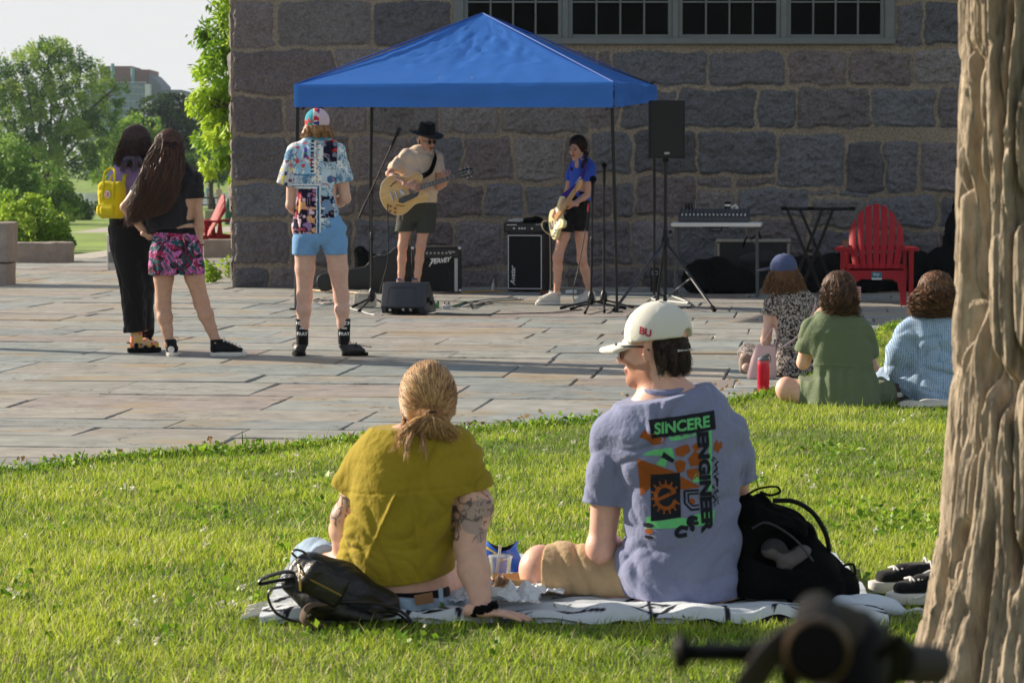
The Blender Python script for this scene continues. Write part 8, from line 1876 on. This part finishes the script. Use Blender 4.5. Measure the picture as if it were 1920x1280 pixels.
gd=[[hc-f0*(.095-.9*x*x*9)+hx*x+upv*.02,hc-f0*(.105-.9*x*x*9)+hx*x-upv*.04,hc-f0*(.105-.9*x*x*9)+hx*x*1.05-upv*.092]for x in(-.075,-.05,-.025,0,.025,.05,.075)]
fall_hair('hair_strands',[q[0]for q in gd],gd,[.012,.014,.014],1500,.0011,[lin(52,36,28),lin(34,24,20),lin(76,52,38)],hd_o,4,.008,1.5,8)
mb=MB()
for s_ in(-1,1):
 mb.sheet(lambda u,v,s_=s_:tuple(at_(s_*(.012+.046*u),.107-.02*u*u,.018-.042*v)),6,6); mb.sheet(lambda u,v,s_=s_:tuple(at_(s_*(.058-.046*u),.104-.02*(1-u)**2,.018-.042*v)),6,6)
mb.build('lens',lens,p.t,True,sharp=60); mb=MB()
for s_ in(-1,1):mb.tube([at_(s_*.06,.096,.014),at_(s_*.078,.06,.012),at_(s_*.084,0,.006),at_(s_*.083,-.02,-.006)],.0042,8,flat=.7); mb.tube([at_(s_*.01,.109,.018),at_(s_*.036,.106,.02),at_(s_*.06,.096,.016)],.004,6)
mb.tube([at_(-.012,.109,.012),at_(.012,.109,.012)],.0035,6); mb.build('sunglasses_frame',M('frame_black',lin(16,15,15),.3,0),p.t,True)
# printed back of the tee, drawn as flat shapes and laid on the cloth
Z7=lambda x,y:J(940+x/1.9389,540+y/1.9389,-.3)
bv=bvh_of(sh); INK=lambda n,c:M(n,c,.8,.12,60,.2,300,spec=.12)
iblk,ior,igr=INK('ink_black',lin(36,38,46)),INK('ink_rust',lin(150,84,38)),INK('ink_green',lin(108,196,128))
def shapes(name,polys,mat,off):decal(name,[([Z7(*q)for q in P_],[tuple(range(len(P_)))])for P_ in polys],mat,bv,sh,off)
def circ(cx,cy,r,n=28,teeth=0,td=0.,sq=1.):return[(cx+math.cos(a)*(r+(td if teeth and(i//2)%2 else 0)),cy+sq*math.sin(a)*(r+(td if teeth and(i//2)%2 else 0)))for i,a in enumerate(np.linspace(0,6.28319,n if not teeth else teeth*4,endpoint=False))]
def strip(pts,wd):
 o1,o2=[],[]
 for i,q in enumerate(pts):
  a,b_=pts[max(i-1,0)],pts[min(i+1,len(pts)-1)]; dx,dy=b_[0]-a[0],b_[1]-a[1]; l=math.hypot(dx,dy)+1e-9; o1.append((q[0]-dy/l*wd,q[1]+dx/l*wd)); o2.append((q[0]+dy/l*wd,q[1]-dx/l*wd))
 return[[o1[i],o1[i+1],o2[i+1],o2[i]]for i in range(len(pts)-1)]
def print_text(name,txt,x,y,hgt,ang,mat,off,sx=1.,shear=0.,bold=.03,space=1.0,width=None):
 v,f=text_polys(txt,1.,shear,space,bold=bold); w0=max(a[0]for a in v); sc=hgt/.72; sx2=(width/(w0*sc))if width else sx; ca,sa=math.cos(R(ang)),math.sin(R(ang)); pts=[]
 for a in v:
  px_,py_=a[0]*sc*sx2,-a[1]*sc; pts.append(Z7(x+px_*ca-py_*sa,y+px_*sa+py_*ca))
 decal(name,[(pts,f)],mat,bv,sh,off)
shapes('rust_print',[[(503,640),(660,692),(560,740),(516,782)],[(662,702),(738,742),(662,752)],[(545,575),(510,560),(540,552),(530,535),(556,556),(566,535),(572,560),(596,538),(590,566),(612,552),(600,580),(560,590)],[(640,600),(668,590),(690,586),(700,610),(668,632),(644,622)],[(704,588),(735,578),(738,600),(716,618)],[(638,650),(660,640),(682,650),(676,684),(650,690)],[(690,640),(712,612),(738,620),(740,660),(700,668)],[(684,680),(722,672),(744,700),(712,722),(690,706)],circ(705,795,11),[(790,585),(800,570),(804,586),(818,578),(810,594),(820,604),(806,606),(804,624),(796,608),(786,614)],circ(546,908,15,20,sq=.7)],ior,.0016)
shapes('green_print',[[(520,628),(560,606),(630,596),(640,640),(600,632),(584,626)],[(590,636),(614,640),(606,668),(570,660)],[(768,530),(781,528),(778,770),(766,772)],[(720,690),(748,670),(742,724),(706,724)],[(535,856),(556,852),(576,868),(620,868),(660,852),(684,856),(684,888),(536,898)],[(712,842),(790,828),(786,880),(714,884)],[(618,556),(640,560),(650,546),(668,562),(680,546),(700,556),(716,540),(722,552),(660,570),(626,572)]],igr,.0016)
shapes('black_print',[[(545,497),(792,465),(797,533),(556,565)],[(553,700),(660,688),(662,852),(553,870)],[(600,612),(640,640),(632,652),(590,632)]]+strip([(676,756),(730,754)],4)+strip([(676,756),(677,800),(700,824),(732,822)],4)+strip([(690,770),(692,796),(706,810),(730,808)],3)+strip([(688,768),(730,766)],3)+[circ(544,886,20,20,sq=.45),circ(546,930,16,20,sq=.4)]+strip(spline([(688,892),(664,888),(646,904),(652,918),(684,914)],4),8)+strip(spline([(724,858),(700,852),(690,870),(706,888),(700,900)],4),8)+strip(spline([(690,852),(712,872),(728,872)],3),6),iblk,.0024)
rg3=random.Random(3); shapes('speckle_print',[circ(786+rg3.uniform(-6,18),636+k*3.1,rg3.uniform(2,4.5),7)for k in range(58)],iblk,.0024)
shapes('gear_print',strip([(607+36*math.cos(a),780+40*math.sin(a))for a in np.linspace(.25,5.9,30)],7)+strip([(576,790),(640,762)],6)+[[(607+r0*math.cos(a-.08),780+r0*1.1*math.sin(a-.08)),(607+r0*math.cos(a+.08),780+r0*1.1*math.sin(a+.08)),(607+56*math.cos(a+.05),780+62*math.sin(a+.05)),(607+56*math.cos(a-.05),780+62*math.sin(a-.05))]for r0 in(40,)for a in np.linspace(.4,5.6,13)],ior,.0032)
print_text('print_title','SINCERE',566,549,40,-7.4,igr,.0046,shear=.12,bold=.035,width=214)
print_text('print_column','ENGINEER',727,541,40,87.5,iblk,.0030,bold=.06,width=372)
# ---- black backpack beside him
Yb_=8.0; o_=Vector(((1480-960)/F*Yb_,Yb_,0)); BJ=lambda px,py,dy=0.:P(px,py,Yb_+dy)-o_
t=thing('backpack','large black backpack unzipped and leaning beside the person in the lavender tee','backpack',o_)
s=SD(.0055,.05); s.seg(BJ(1400,960,.12),BJ(1412,1090,.05),.045,.075); s.chain([BJ(1420,965,.12),BJ(1470,1018,.1),BJ(1538,1078,.08)],[(.055,.09),(.085,.11),(.068,.10)],(1,0,0)); s.chain([BJ(1430,1085,.04),BJ(1520,1098,.04),BJ(1575,1105,.06)],[.085,.095,.06]); s.ell(BJ(1462,1035,.0),(.09,.05,.075),cut=True,k=.02); s.field()
s.wrinkle(waves([(.8,.2,1),(-.7,.2,1),(1,.3,.2),(.3,.5,1)],[.006,.006,.005,.003],[30,42,58,90],93,.14),.05); s.clip((0,0,.045),(0,0,-1)); s.build('bag_body',blackf,t)
mb=MB(); mb.tube(spline([BJ(1449,938,.06),BJ(1490,940,.05),BJ(1525,962,.04),BJ(1548,1000,.04),BJ(1555,1032,.05)],6),.015,8,flat=.5); mb.build('shoulder_strap',M('strap_webbing',lin(20,20,21),.8,.2,200,.5,400,spec=.15),t,True)
mb=MB(); mb.tube(spline([BJ(1402,926,.1),BJ(1425,915,.08),BJ(1455,912,.08),BJ(1462,922,.08),BJ(1444,928,.08),BJ(1425,922,.09)],6),.010,8,flat=.35); mb.build('grab_loop',blackf,t,True)
mb=MB(); mb.tube(spline([BJ(1580,1060,.05),BJ(1600,1058,.04),BJ(1602,1080,.04),BJ(1590,1090,.05)],5),.009,6,flat=.4); mb.build('side_strap',blackf,t,True)
mb=MB(); mb.tube(spline([BJ(1410,990,-.02),BJ(1440,980,-.03),BJ(1490,1010,-.04),BJ(1530,1060,-.035),BJ(1536,1082,-.03)],6),.0035,6); mb.tube([BJ(1536,1068,-.04),BJ(1535,1082,-.04)],.004,6); mb.build('zip',M('zip_steel',lin(60,60,62),.4,.2,300,metal=.6),t,True)
s=SD(.005,.02); s.ell(BJ(1450,1030,.01),(.04,.03,.03)); s.ell(BJ(1485,1055,.0),(.05,.03,.03)); s.ell(BJ(1500,1040,.01),(.04,.03,.03)); s.field(); s.wrinkle(waves([(1,.2,.5),(.4,.1,1)],[.006,.005],[70,90],3,.1),.04)
def ip(Vx):
 c=np.tile(np.array(lin(96,88,90)),(len(Vx),1)); a=vnoise(Vx,18.,5); c[a>.2]=lin(110,44,46); c[a<-.3]=lin(44,42,46); return c
tag(s.build('packed_clothes',M('packed_cloth',None,.9,.1,20,.3,200,attr=True),loc=o_,paint=ip),'grey and dull red clothes inside the open black backpack','clothes')
# ---- leather backpack left of her
Yl=7.70; o_=Vector(((640-960)/F*Yl,Yl,0)); LJ=lambda px,py,dy=0.:P(px,py,Yl+dy)-o_
leather=M('black_leather',lin(22,21,22),.38,.2,14,.35,60,spec=.45); t=thing('backpack','slouched black leather backpack with looping straps left of the person in mustard','backpack',o_)
s=SD(.005,.03); s.chain([LJ(580,1072,.06),LJ(640,1102,.06),LJ(720,1138,.08)],[(.062,.06),(.070,.07),(.05,.06)],(0,0,1)); s.chain([LJ(548,1092,.02),LJ(600,1130,.0),LJ(690,1152,.0)],[.03,.05,.05]); s.field(); s.wrinkle(waves([(.8,.2,1),(-.7,.2,1),(1,.3,.2)],[.004,.004,.003],[34,46,60],97,.12),.05); s.clip((0,0,.03),(0,0,-1)); s.build('bag_body',leather,t)
s=SD(.005,.02); s.chain([LJ(560,1052,-.01),LJ(580,1080,-.055),LJ(640,1112,-.065)],[(.012,.03),(.012,.05),(.010,.05)],(0,1,0)); s.field(); s.build('flap',leather,t)
sl_=[([(560,1048),(548,1036),(556,1030),(572,1036),(578,1050)],.010,0),([(560,1082),(520,1088),(488,1094),(492,1084),(530,1072),(556,1072)],.016,-.02),([(548,1098),(508,1104),(504,1124),(520,1150),(556,1164),(584,1152)],.012,-.06),([(640,1128),(700,1130),(745,1142),(770,1162),(774,1180)],.014,-.06),([(690,1146),(740,1148),(768,1170),(760,1182)],.010,-.05)]
for pts,r,dy in sl_:mb=MB(); mb.tube(spline([LJ(x,y,dy)for x,y in pts],6),r,8,flat=.35); mb.build('strap',leather,t,True)
mb=MB(); mb.tube(spline([LJ(610,1132,-.05),LJ(580,1136,-.07),LJ(568,1160,-.08),LJ(590,1178,-.08),LJ(610,1172,-.08)],6),.022,8,flat=.3); mb.build('suede_strap',M('suede_brown',lin(92,74,60),.9,.2,40),t,True)
mb=MB(); mb.tube(spline([LJ(560,1058,-.03),LJ(570,1078,-.065),LJ(640,1116,-.075)],5),.003,6); mb.bar(LJ(562,1076,-.07),LJ(563,1108,-.075),.007,.004); mb.bar(LJ(655,1164,-.06),LJ(672,1166,-.06),.004,.004); mb.build('brass_zip',M('brass',lin(170,140,80),.35,.1,metal=.9),t,True)
# ---- white pouch at the blanket's right end
c=G(1645,1160); s=SD(.005,.03); s.seg((-.1,.05,.03),(.05,.03,.028),(.05,.022),(.04,.02),(0,1,0)); s.ell((-.04,.05,.035),(.09,.055,.03)); s.seg((.05,.03,.02),(.1,.01,.012),.02,.008); s.field(); s.wrinkle(waves([(1,.2,.3),(.3,1,.2),(1,1,0)],[.004,.004,.003],[50,65,90],7,.1),.04); s.clip((0,0,.008),(0,0,-1)); pt=s.build('drawstring_pouch',cloth('pouch_white',lin(206,214,224),var=.05),loc=c); tag(pt,'white drawstring pouch lying at the right end of the blanket','pouch')
mb=MB(); mb.tube(spline([(.09,.01,.02),(.12,.0,.03),(.145,.01,.02),(.15,-.01,.012)],4),.006,6); mb.tube(spline([(.09,.015,.02),(.115,.02,.014),(.135,.03,.012)],4),.005,6); mb.build('drawstring',lace_w,pt,True)
# ---- food and wrappers
c=G(938,1098); c.y=8.28; c.x=(938-960)/F*c.y; zb_=.05; k_=c.y/F; t=thing('plastic_cup','clear plastic cup with lid and straw standing on the blanket','cup',(c.x,c.y,zb_)); clear=M('clear_plastic',lin(236,240,244),.12,0,transm=.82,ior=1.2); hgt=52*k_
mb=MB(); mb.lathe([(.027,0),(.0275,.002),(.036,hgt*.9),(.0365,hgt*.92)],n=28,cap=False); mb.lathe([(.001,.001),(.027,.0)],n=28,cap=False); mb.build('cup_wall',clear,t,True); mb=MB(); mb.lathe([(.038,hgt*.9),(.039,hgt*.93),(.038,hgt*.97),(.034,hgt*.99),(.001,hgt)],n=28,cap=False); mb.build('lid',clear,t,True)
mb=MB(); mb.tube([(-.012,.0,.01),(.0,0,hgt*1.35)],.0042,8); mb.build('straw',M('straw_clear',lin(214,216,216),.3,0,transm=.4),t,True); mb=MB(); mb.lathe([(.0268,.003),(.0282,hgt*.16),(.001,hgt*.161)],n=24); mb.build('drink',M('iced_tea',lin(150,110,78),.2,0,transm=.5),t,True)
c=Vector(((941-960)/F*8.55,8.55,.045)); t=thing('crisp_bag','open blue crisp bag with yellow trim standing behind the plastic cup','snack bag',c,R(-20)); foil=M('blue_foil',lin(24,92,196),.25,.12,8,.5,24,spec=.6)
def bagf(u,v,o=0.):
 a=u*2*math.pi; rx,ry=.066-.012*v,.034+.012*v; w_=.006*math.sin(a*3+v*5); return(math.cos(a)*(rx-o+w_),math.sin(a)*(ry-o+w_),.085*v+.014*math.sin(a*2+1)*v)
mb=MB(); mb.sheet(bagf,36,10); bo_=mb.build('bag',foil,t,True); mb=MB(); mb.sheet(lambda u,v:bagf(1-u,v,.0025),36,10); mb.build('lining',M('foil_inside',lin(40,36,36),.3,.2),bo_,True)
mb=MB(); mb.sheet(lambda u,v:tuple(np.array(bagf(.6+.2*u,.78+.08*v,-.0015))),16,3); mb.build('yellow_mark',M('mark_yellow',lin(226,190,60),.4,.05),bo_,True)
c=Vector(((985-960)/F*8.2,8.2,.055)); t=thing('cardboard_tray','tan cardboard food tray lying open on the blanket','tray',c,R(6)); kraft=M('kraft_card',lin(206,170,122),.85,.06,20)
mb=MB(); mb.box((-.02,0,0),(.15,.1,.003),bevel=0); mb.box((-.02,-.056,.012),(.15,.003,.03),(R(28),0,0),0); mb.box((-.02,.056,.012),(.15,.003,.03),(R(-28),0,0),0); mb.box((-.1,0,.012),(.003,.1,.03),(0,R(-28),0),0); mb.build('tray',kraft,t); mb=MB(); mb.box((.095,-.01,.014),(.09,.085,.003),(R(8),R(-16),R(10)),0); mb.build('lid_flap',kraft,t)
def crumple(name,label,cat,c,size,mat,seed,amp=.3,n=22):
 g=np.random.default_rng(seed); vs,fs=[],[]
 for j in range(n+1):
  for i in range(n+1):
   u,v=i/n-.5,j/n-.5; q=np.array([[u*3,v*3,seed]]); vs.append((u*size[0]+.01*vnoise(q,3.,2)[0],v*size[1]+.01*vnoise(q,3.,5)[0],size[2]*(.2+abs(vnoise(q,1.5,seed)[0])*.9+.25*abs(vnoise(q,4.,seed)[0]))*(1-1.4*(u*u+v*v))))
 fs=[(j*(n+1)+i,j*(n+1)+i+1,(j+1)*(n+1)+i+1,(j+1)*(n+1)+i)for j in range(n)for i in range(n)]
 o=mk(name,vs,fs,mat,None,True,loc=c); o.data.set_sharp_from_angle(angle=R(40)); return tag(o,label,cat)
paper=M('napkin_paper',lin(216,222,228),.9,.04,20)
crumple('paper_napkin','large crumpled white napkin by the hand of the person in mustard','napkin',Vector(((960-960)/F*7.95,7.93,.045)),(.17,.16,.06),paper,4)
crumple('paper_napkin','thin white paper sheet lying under the cardboard tray','napkin',Vector(((1010-960)/F*8.08,8.07,.045)),(.15,.12,.045),paper,9)
crumple('food_wrapper','crumpled brown and white wrapper in front of the plastic cup','wrapper',Vector(((942-960)/F*8.1,8.1,.055)),(.06,.06,.05),M('wrapper_brown',lin(120,92,66),.6,.5,40),14,n=9)
crumple('paper_napkin','white paper tucked beside the jeans of the person in mustard','napkin',Vector(((872-960)/F*7.92,7.93,.045)),(.09,.1,.05),paper,19)
# ---- pair of skate shoes by the tree
skate=cloth('skate_canvas',lin(22,21,23));
def skate_shoe(label,heel,toe):
 class D:pass
 d=D(); d.t=thing('skate_shoe',label,'shoe',heel,group='empty black shoes beside the tree'); tt=toe-heel; dd=nrm(tt); x=dd.cross(V3((0,0,1)))
 o=shoe(d,'upper',V3((0,0,0)),tt,.09,skate,white_rub,w=.046,sole_h=.034,laces=lace_w)
 for s_ in(-1,1):
  mb=MB(); pts=[dd*(.05+.16*u)+x*s_*(.0465+.005*math.sin(u*3))+V3((0,0,.055+.022*math.sin(u*4.2+.4)-.01*u))for u in np.linspace(0,1,12)]; mb.tube(pts,.006,6,flat=.5); mb.build('side_stripe',lace_w,o,True)
skate_shoe('empty black skate shoe with white stripe, the farther of the pair by the tree',G(1796,1106,.02),G(1630,1112,.02)+V3((0,.02,0)))
skate_shoe('empty black skate shoe lying nearer the camera, half behind the tree',G(1828,1127,.02),G(1662,1132,.02))
# ================================================================ TREE AND BICYCLE IN THE NEAR FOREGROUND
Yt=5.6; bx_=(1975-960)/F*Yt
t=thing('furrowed_tree','thick tree with deeply furrowed sunlit bark at the right edge','tree',(bx_,Yt,0))
nT,nZ=420,620; th2=np.linspace(0,2*math.pi,nT,endpoint=False); zz=np.linspace(-.1,3.6,nZ); TT,ZT=np.meshgrid(th2,zz)
circ3=np.stack([np.cos(TT)*1.25,np.sin(TT)*1.25,ZT*.55],-1)
wv=.12*np.stack([vnoise(circ3,3.2,1),vnoise(circ3,3.2,2),0*TT],-1)
n1=vnoise((circ3+wv)*[1,1,.8],6.2,3); n2=vnoise((circ3+wv)*[1,1,1.],11.,4); ridge=np.abs(n1)**.55; fis=np.exp(-(n1/.13)**2); fis2=np.exp(-(n2/.16)**2); ridge2=np.abs(n2)**.6
rad0=.193+.20*np.exp(-np.maximum(ZT,0)/.34)*(1+.22*np.cos(TT*5+1))+.012*np.sin(TT*3+ZT*.8)+.02*np.clip(ZT-2.6,0,1)
deep=np.clip(1-ridge/.45,0,1)
pl_=np.clip((np.abs(n1)-.05)/.24,0,1); pl_=pl_*pl_*(3-2*pl_); rad=rad0+.058*pl_-.042-.011*fis2+.009*fbm(circ3*[1,1,.35],16.,4,31)+.006*np.floor(2.5*vnoise(circ3*[1,1,.9],14.,33))*pl_*.5+.004*fbm(circ3*[1,1,.5],30.,3,7)
cxz=.012*np.sin(ZT*1.7)
V=np.stack([cxz+rad*np.cos(TT),rad*np.sin(TT),ZT],-1).reshape(-1,3); I=np.arange(nZ-1)[:,None]*nT+np.arange(nT)[None]; J2=np.arange(nZ-1)[:,None]*nT+(np.arange(nT)[None]+1)%nT
Q=np.stack([I,J2,J2+nT,I+nT],-1).reshape(-1,4)
bcol=np.array(lin(148,135,118))*(1+.22*fbm(circ3*[1,1,.5],9.,3,9)[...,None])
mk('trunk',V,Q,M('furrowed_bark',None,.95,.6,24,1.,60,attr=True,spec=.15,stretch=(1,1,.35)),t,True,col=bcol.reshape(-1,3))
mb=MB()
for a,h_,z_ in((.5,1.6,3.3),(2.4,1.8,3.4),(4.2,1.5,3.2),(5.4,1.9,3.5)):mb.tube(spline([(0,0,z_-.2),(.5*math.cos(a),.5*math.sin(a),z_+.6),(h_*math.cos(a),h_*math.sin(a),z_+1.8)],6),list(np.linspace(.15,.04,13)),10)
mb.build('limb',bark,t,True)
foliage('crown',[((1.3,.5,5.6),(1.2,1.2,.9)),((-.9,1.2,5.7),(1.1,1.1,.9)),((-.6,-1.2,5.5),(1.1,1.1,.8)),((1.1,-1.2,5.8),(1.1,1.1,.9)),((0,0,6.6),(1.3,1.3,1.0))],9000,.09,[lin(96,130,44),lin(120,150,52)],t,77)
# bicycle: its bars and stem rise into the bottom of the frame
Yc_=1.55; o_=Vector(((1560-960)/F*Yc_,Yc_,0)); CJ=lambda px,py,dy=0.:P(px,py,Yc_+dy*.72)-o_
t=thing('parked_bicycle','black bicycle parked close to the camera, its handlebar out of focus','bicycle',o_)
bikem=M('bike_black',lin(9,9,10),.5,.15,20,spec=.12); zb_=CJ(1540,1225).z; zc_=zb_+.0
mb=MB(); mb.tube(spline([CJ(1532,1222,-.14),CJ(1560,1215,.0),CJ(1600,1190,.12),CJ(1640,1225,.22),CJ(1735,1245,.3)],6),.0105,10); mb.build('handlebar',bikem,t,True)
mb=MB(); mb.lathe([(.001,0),(.0145,.001),(.017,.005),(.017,.015),(.0145,.022),(.014,.11),(.012,.115)],CJ(1532,1222,-.16),(.12,1,.02),20); mb.build('grip',rubber,t,True); mb=MB(); mb.lathe([(.0163,0),(.0187,.0015),(.0187,.006),(.0163,.0075)],CJ(1532,1222,-.158),(.12,1,.02),24,cap=False); mb.build('grip_ring',M('ring_bronze',lin(84,66,46),.4,.1,metal=.6),t,True)
mb=MB(); mb.tube([CJ(1655,1240,.22),CJ(1752,1246,.3)],.0135,12); mb.build('grip',M('grip_brown',lin(38,31,28),.8,.3,60),t,True)
mb=MB(); mb.tube(spline([CJ(1290,1222,-.06),CJ(1340,1222,-.05),CJ(1420,1222,-.02),CJ(1500,1205,.02)],5),[.0085]*9+[.0095]*7,8,flat=.7); mb.lathe([(.001,-.003),(.0095,0),(.011,.005),(.0085,.008)],CJ(1288,1222,-.06),(-1,0,0),10); mb.build('brake_lever',bikem,t,True)
mb=MB(); mb.tube(spline([CJ(1400,1290,-.08),CJ(1455,1215,-.12),CJ(1515,1178,-.1),CJ(1562,1160,-.03),CJ(1612,1184,.05),CJ(1640,1230,.1)],6),.011,8,flat=.5); mb.build('luggage_strap',M('strap_greybrown',lin(46,41,40),.9,.2,300,.4,400,stretch=(1,1,4)),t,True)
mb=MB(); mb.lathe([(.016,-.08),(.022,-.03),(.024,0),(.021,.022),(.009,.033)],CJ(1595,1245,.06),(.1,.3,1),14); mb.tube([CJ(1595,1240,.1),CJ(1640,1400,.2)],.016,12); mb.build('stem',bikem,t,True)
for a,b_,c_ in(((1505,1206),(1470,1262),(1500,1330)),((1560,1200),(1500,1240),(1480,1330)),((1650,1228),(1690,1200),(1660,1330))):
 mb=MB(); mb.tube(spline([CJ(*a,.0),CJ(*b_,-.06),CJ(*c_,.05)],6),.0035,6); mb.build('brake_cable',bikem,t,True)
mb=MB(); mb.lathe([(.012,-.006),(.016,0),(.015,.012),(.004,.018)],CJ(1625,1212,.1),(0,-.3,1),14); mb.build('bell',bikem,t,True)
mb=MB(); mb.box(CJ(1668,1232,.16),(.03,.035,.026),bevel=.006); mb.build('shifter',bikem,t,True)
ht_=CJ(1640,1400,.2); fx=Vector((.55,.83,0)); mb=MB(); mb.tube([ht_,ht_+V3((0,0,-.16))+fx*.05],.022,12); mb.tube([ht_+V3((0,0,-.05)),ht_-fx*.55+V3((0,0,-.02))],.017,10); mb.tube([ht_+V3((0,0,-.13)),ht_-fx*.42+V3((0,0,-.40))],.018,10); mb.tube([ht_-fx*.55,ht_-fx*.42+V3((0,0,-.40))],.016,10); mb.tube([ht_-fx*.42+V3((0,0,-.40)),(*(ht_-fx*.85)[:2],.34)],.011,8); mb.tube([ht_-fx*.53,(*(ht_-fx*.85)[:2],.34)],.010,8)
mb.build('frame',bikem,t,True); fw=ht_+fx*.20; mb=MB()
for s_ in(-1,1):sdv=Vector((-fx.y,fx.x,0))*.05*s_; mb.tube([ht_+V3((0,0,-.16))+fx*.05+sdv*.6,V3((fw.x,fw.y,.34))+sdv],.012,8)
mb.build('fork',bikem,t,True)
for cpos in(V3((fw.x,fw.y,.34)),V3((*(ht_-fx*.85)[:2],.34))):
 mb=MB(); mb.tube([cpos+fx*math.cos(a)*.32+V3((0,0,math.sin(a)*.32))for a in np.linspace(0,6.28319,48)],.018,8,cap=False); wh=mb.build('tyre',rubber,t,True); mb=MB(); mb.tube([cpos+fx*math.cos(a)*.295+V3((0,0,math.sin(a)*.295))for a in np.linspace(0,6.28319,48)],.010,6,cap=False)
 for k in range(16):a=k*math.pi/8; mb.tube([cpos,cpos+fx*math.cos(a)*.29+V3((0,0,math.sin(a)*.29))],.0013,4)
 mb.build('rim',chrome,wh,True)
s=SD(.008,.02); q=ht_-fx*.56+V3((0,0,.05)); s.seg(q-fx*.08,q+fx*.16,(.07,.025),(.02,.018),(-fx.y,fx.x,0)); s.build('saddle',rubber,t)
# ================================================================ FAR FIGURES AND FURNITURE BY THE RIVER
def small_person(label,px,Y,top,bot,shirt,legs,seated=False,rz=0.):
 b=at(px,Y); hgt=(bot-top)/F*Y; t=thing('person',label,'person',(b.x,Y,b.z),rz,'far people by the river'); k=hgt/1.72 if not seated else hgt/.92; s=SD(.02,.03); z0_=P(px,bot,Y).z-b.z
 H_=lambda x,y,z:(x*k,y*k,z0_+z*k)
 s.ell(H_(0,0,1.6 if not seated else .80),(.085*k,.1*k,.115*k)); o_=0 if not seated else-.8
 s.seg(H_(0,0,1.5+o_),H_(0,0,1.38+o_),.05*k,.06*k); s.seg(H_(0,0,1.35+o_),H_(0,0,.95+o_),(.18*k,.1*k),(.15*k,.11*k),(1,0,0))
 for x in(-1,1):
  s.seg(H_(x*.19,0,1.38+o_),H_(x*.23,.03,1.08+o_),.05*k,.042*k); s.seg(H_(x*.23,.03,1.08+o_),H_(x*.18,.15,.9+o_),.042*k,.03*k)
  if not seated:s.seg(H_(x*.09,0,.92),H_(x*.1,0,.48),.08*k,.055*k); s.seg(H_(x*.1,0,.48),H_(x*.1,0,.04),.055*k,.04*k); s.seg(H_(x*.1,-.02,.03),H_(x*.1,.16,.03),.04*k,.03*k)
  else:s.seg(H_(x*.1,0,.12),H_(x*.16,.42,.16),.085*k,.06*k); s.seg(H_(x*.16,.42,.16),H_(x*.16,.5,-.25),.06*k,.04*k)
 def pc(V_):
  z=(V_[:,2]-z0_)/k-o_; c=np.tile(np.array(shirt),(len(V_),1)); c[z<.95]=legs; c[z>1.42]=lin(150,110,90); c[(z>1.6)|((z>1.5)&(V_[:,1]<0))]=lin(34,28,26); return c
 s.build('body',M('far_figure',None,.85,.05,attr=True),t,paint=pc)
small_person('seated person in a white shirt on the riverside lawn',164,138,372,402,lin(214,220,226),lin(60,60,70),True)
small_person('leftmost of the three far walkers, in dark grey, partly behind the black tee',376,186,341,386,lin(60,64,72),lin(40,42,50))
small_person('middle of the three far walkers, in a blue top',393,188,345,386,lin(110,150,190),lin(52,60,80))
small_person('rightmost far walker in a pale dress with elbows out',411,184,348,388,lin(190,160,150),lin(180,140,130))
dkm=M('far_black',lin(26,28,28),.8,.1)
def bench_like(name,label,cat,x0,x1,Y,ztop,zseat):
 b=at((x0+x1)/2,Y); w_=(x1-x0)/F*Y; t=thing(name,label,cat,b); zt_,zs_=P(0,ztop,Y).z-b.z,P(0,zseat,Y).z-b.z
 mb=MB(); mb.box((0,0,zt_),(w_,.5,.06)); mb.build('top_board',dkm,t); mb=MB(); mb.box((0,-.6,zs_),(w_,.25,.05)); mb.build('seat_board',dkm,t)
 for s_ in(-1,1):mb=MB(); mb.bar((s_*w_*.38,-.5,0),(s_*w_*.3,.05,zt_),.08,.05); mb.bar((s_*w_*.38,.5,0),(s_*w_*.3,-.05,zt_),.08,.05); mb.build('leg',dkm,t)
bench_like('picnic_table','black picnic table before the far walkers','table',372,409,120,371,384)
bench_like('park_bench','black bench beside the seated person in white','bench',170,196,140,386,394)
b=at(396,100); stone_block('low grey stone block behind the distant red chairs',(b.x,b.y,b.z-.05),(.42,.4,.5),0,31,'stone_block')
b=at(430,90); t=thing('litter_bin','dark green litter bin beside the building corner in the distance','bin',b); gb=M('bin_green',lin(40,84,60),.6,.1); w_=9/F*90
mb=MB(); mb.lathe([(w_*.9,0),(w_,.06),(w_,.62),(w_*.95,.66)],n=18); mb.build('drum',gb,t,True); mb=MB(); mb.lathe([(w_*1.05,.66),(w_*1.0,.72),(w_*.5,.9),(.02,.94)],n=18); mb.build('domed_lid',gb,t,True)
# unseen post added at left to cast the long shadow bar across the terrace
t=thing('shadow_post','unseen dark post added left of view to cast a long shadow on the terrace','shadow post',(-7.1,21.5,0)); mb=MB(); mb.lathe([(.16,0),(.16,.3),(.1,.4),(.085,4.2),(.06,4.3)],n=16); mb.build('post',blackm,t,True)
mb=MB(); mb.lathe([(.06,4.3),(.2,4.45),(.22,4.8),(.05,5.0)],n=16); mb.build('post_head',M('post_head_pale',lin(200,200,190),.3,0),t,True)
# ================================================================ THE AIR
hm_=bpy.data.materials.new('haze_air'); hm_.use_nodes=True; n_=hm_.node_tree.nodes; n_.remove(n_['Principled BSDF'])
pv_=n_.new('ShaderNodeVolumePrincipled'); pv_.inputs['Color'].default_value=(.72,.86,1,1); pv_.inputs['Density'].default_value=.00018; pv_.inputs['Anisotropy'].default_value=.3
hm_.node_tree.links.new(pv_.outputs[0],n_['Material Output'].inputs['Volume'])
mb=MB(); mb.box((0,715,12.5),(1300,1590,31.5),bevel=0); tag(mb.build('haze',hm_),kind='stuff')
